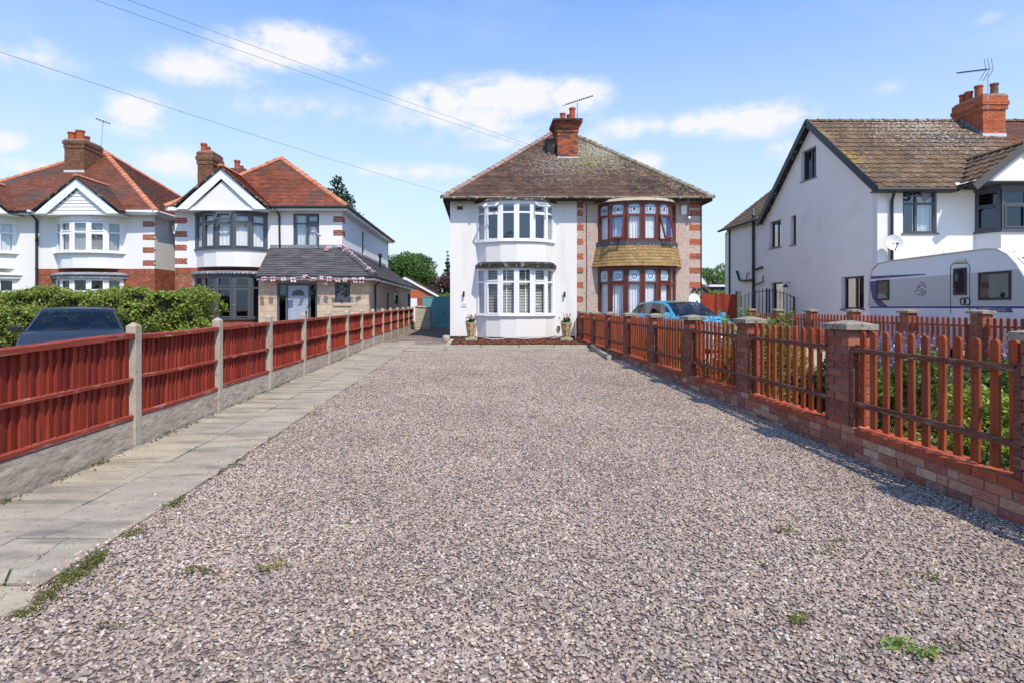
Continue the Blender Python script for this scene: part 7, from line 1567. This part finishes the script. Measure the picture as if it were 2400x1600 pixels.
for k_, (lb, xp, yp, n, sp, mt, lf) in enumerate((('bright green leafy weed in the gravel at the bottom right, left clump', 2105,1520,32,.030,'leaf_bright',.05),('bright green leafy weed at the bottom right, middle runner', 2138,1530,10,.020,'leaf_bright',.035),('bright green leafy weed at the bottom right, larger right clump', 2172,1543,38,.032,'leaf_bright',.05),
    ('small dark green sprig near the bottom right corner', 2243,1530,22,.022,'moss',.03),('brownish weed tuft in the gravel lower right', 1868,1465,40,.035,'moss',.04),('flat dark weed below the wall shadow', 1840,1248,30,.05,'moss',.04),('small green sprig right of centre', 1798,1328,14,.022,'leaf_mid',.035),
    ('upright thin weed in the right hand gravel', 1972,1275,14,.025,'moss',.03),('small weed patch in the right hand gravel', 1940,1300,24,.04,'moss',.03),('wide sparse weed patch in the lower right gravel', 2170,1360,36,.09,'moss',.035),('tiny yellow weed in the lower right gravel', 2120,1385,10,.03,'moss_dry',.03),
    ('dry yellow moss tuft in the left gravel', 625,1340,46,.035,'moss_dry',.04),('second dry yellow moss tuft beside it', 662,1327,24,.02,'moss_dry',.035),('dark mossy patch in the left gravel', 465,1345,44,.04,'moss',.04),('small green tuft low on the left', 250,1477,24,.028,'moss',.035),('small moss tuft right of the cracked slab', 275,1330,16,.02,'moss',.03),
    ('tiny green sprig in the left gravel', 382,1227,10,.02,'leaf_mid',.03),('pale weed tuft in the middle distance gravel', 1602,998,22,.05,'moss_dry',.04),('dull weed patch in the centre left gravel', 1372,1048,20,.06,'moss_dry',.04),('small dark weed in the bottom middle gravel', 622,1412,10,.02,'moss',.03),('small yellowish weed far down the middle', 570,1270,12,.03,'moss_dry',.03))): weed(lb, xp, yp, n, sp, mt, lf)
b = MB(); Yd_ = F*EYE/(1095-CY); b.tube([(px(533,Yd_),Yd_,.03),(px(560,Yd_),Yd_,.035),(px(580,Yd_-.02),Yd_-.05,.03)], .005, 5); tag(b.build('twig', MT['black_old']), 'thin dark twig across the edge of the path', 'twig')
b = MB(); Yd_ = F*EYE/(1068-CY); b.tube([(px(1585,Yd_),Yd_,.03),(px(1612,Yd_),Yd_+.06,.045)], .005, 5); tag(b.build('twig', MT['black_old']), 'short twig on the gravel right of centre', 'twig')
# ------------------------------------------------------------------ behind the houses
g5 = thing('brick_garage', 'red brick garage with white bargeboards behind the slate extension', 'garage', (-4.3,45,gz(45))); YK = 45.0
ga, gb_, gc = px(918,YK), px(1031,YK), px(950,YK); za_, zm = pz(694,YK), pz(650,YK)
zl = zm-(gc-ga)*((zm-za_)/(gb_-gc)); b = MB(); b.prism([(ga,YK,.2),(gb_-.15,YK,.2),(gb_-.15,YK,za_),(gc,YK,zm-.05),(ga,YK,zl)], (0,8,0)); b.build('wall', MT['brick_side'], g5)
b = MB()
for (xa_, z_a, xb_, z_b) in ((ga,zl,gc,zm),(gc,zm,gb_,za_)): b.prism([(xa_,YK-.15,z_a-.18),(xb_,YK-.15,z_b-.18),(xb_,YK-.15,z_b),(xa_,YK-.15,z_a)], (0,.1,0))
b.build('barge_board', MT['paint_white'], g5)
tiled(g5, [Vector((gb_+.05,YK-.15,za_+.02)),Vector((gb_+.05,YK+8,za_+.02)),Vector((gc,YK+8,zm+.08)),Vector((gc,YK-.15,zm+.08))], (0,1,0), (gc-gb_-.05,0,zm-za_+.06), .2, .3, MT['tile4'])
tiled(g5, [Vector((ga,YK-.15,zl+.02)),Vector((ga,YK+8,zl+.02)),Vector((gc,YK+8,zm+.08)),Vector((gc,YK-.15,zm+.08))], (0,1,0), (gc-ga,0,zm-zl+.06), .2, .3, MT['tile4'])
b = MB(); b.box(px(962,YK), px(979,YK), YK-.05, YK-.001, .3, pz(700,YK)); b.build('garage_door', MT['paint_white'], g5)
s1 = thing('garden_shed', 'dark shed with a white roof edge beyond the dark red fence', 'shed', (px(1680,42),42,gz(40))); b = MB(); b.box(px(1662,42),px(1730,42),42,45,.2,pz(672,42)); b.build('wall', MT['shed_grey'], s1); b = MB(); b.box(px(1660,42),px(1735,42),41.8,45.2,pz(673,42),pz(668,42)); b.build('roof', MT['paint_white'], s1)
s2 = thing('garden_shed', 'dark gabled shed roof close behind the pebbledashed corner', 'shed', (px(1652,36),36,gz(36))); b = MB(); b.prism([(px(1636,36),36,.2),(px(1660,36),36,.2),(px(1660,36),36,pz(680,36)),(px(1645,36),36,pz(667,36)),(px(1636,36),36,pz(669,36))],(0,3,0)); b.build('wall', MT['shed_grey'], s2)
b = MB(); b.bar((px(1643,35.9),35.9,pz(665.5,35.9)),(px(1662,35.9),35.9,pz(680,35.9)),.05,.08); b.build('verge', MT['tile_red'], s2)
tree('dark conifer with drooping branches rising behind the grey windowed house', px(790,48), 48, pz(398,48)-.3, 9.5, 'needle', 26000, .30, .25, cat='tree', clumps=60, low=.1, shape='fir', name='conifer')
tree('dense green broadleaf tree behind the slate extension roof', px(960,52), 52, pz(578,52)-.2, 4.6, 'leaf_mid', 16000, .22, .25, clumps=22, low=.05)
tree('narrow dark conifer just left of the white house', px(1049,60), 60, pz(583,60)-.2, 2.4, 'needle', 7000, .22, .2, clumps=18, low=.05, shape='fir', name='conifer')
tree('copper leaved tree beside the narrow conifer', px(1040,48), 48, pz(636,48)-.1, 2.9, 'leaf_brown', 7000, .16, .15, clumps=16, low=.05)
tree('low bright green bush beyond the teal gate', px(1048,40), 40, pz(682,40)-.2, 1.7, 'leaf_bright', 2500, .14, .1, clumps=10, low=.05, name='bush')
tree('rounded green tree right of the pebbledashed house', px(1672,60), 60, pz(612,60)-.2, 3.6, 'leaf_mid', 12000, .2, .2, clumps=20, low=.0)
tree('second green tree partly hidden by the right hand house', px(1702,63), 63, pz(608,63)-.2, 3.6, 'leaf_mid', 9000, .2, .2, clumps=18, low=.0)
tw_ = []; ts_ = MB()
for x, y, h, r in ((-17,-26,9,3.6),(-8,-30,11,4.2),(1.5,-27,8,3.2),(9,-31,12,4.6),(19,-27,9,3.8)):
    ts_.tube([(x,y,0),(x,y,h*.6)], [.3,.12], 6); cs = [(x+R.gauss(0,r*.4),y+R.gauss(0,r*.4),h*R.uniform(.35,.9)) for _ in range(14)]; tw_.append(cloud(cs, [(r*.42,r*.42,r*.34)]*14, 2600))
V, T = leaves(np.concatenate(tw_), .42, up=.5); o_ = np_obj('street_trees', V, T, MT['leaf_mid'], label='trees across the street, seen only as reflections in the windows', kind='stuff')
hedge('pale green hedge top beyond the dark red fence', px(1655,40), px(1745,40), 39.4, 40.2, .2, pz(686,40), 3000, 'leaf_yellow', .12)
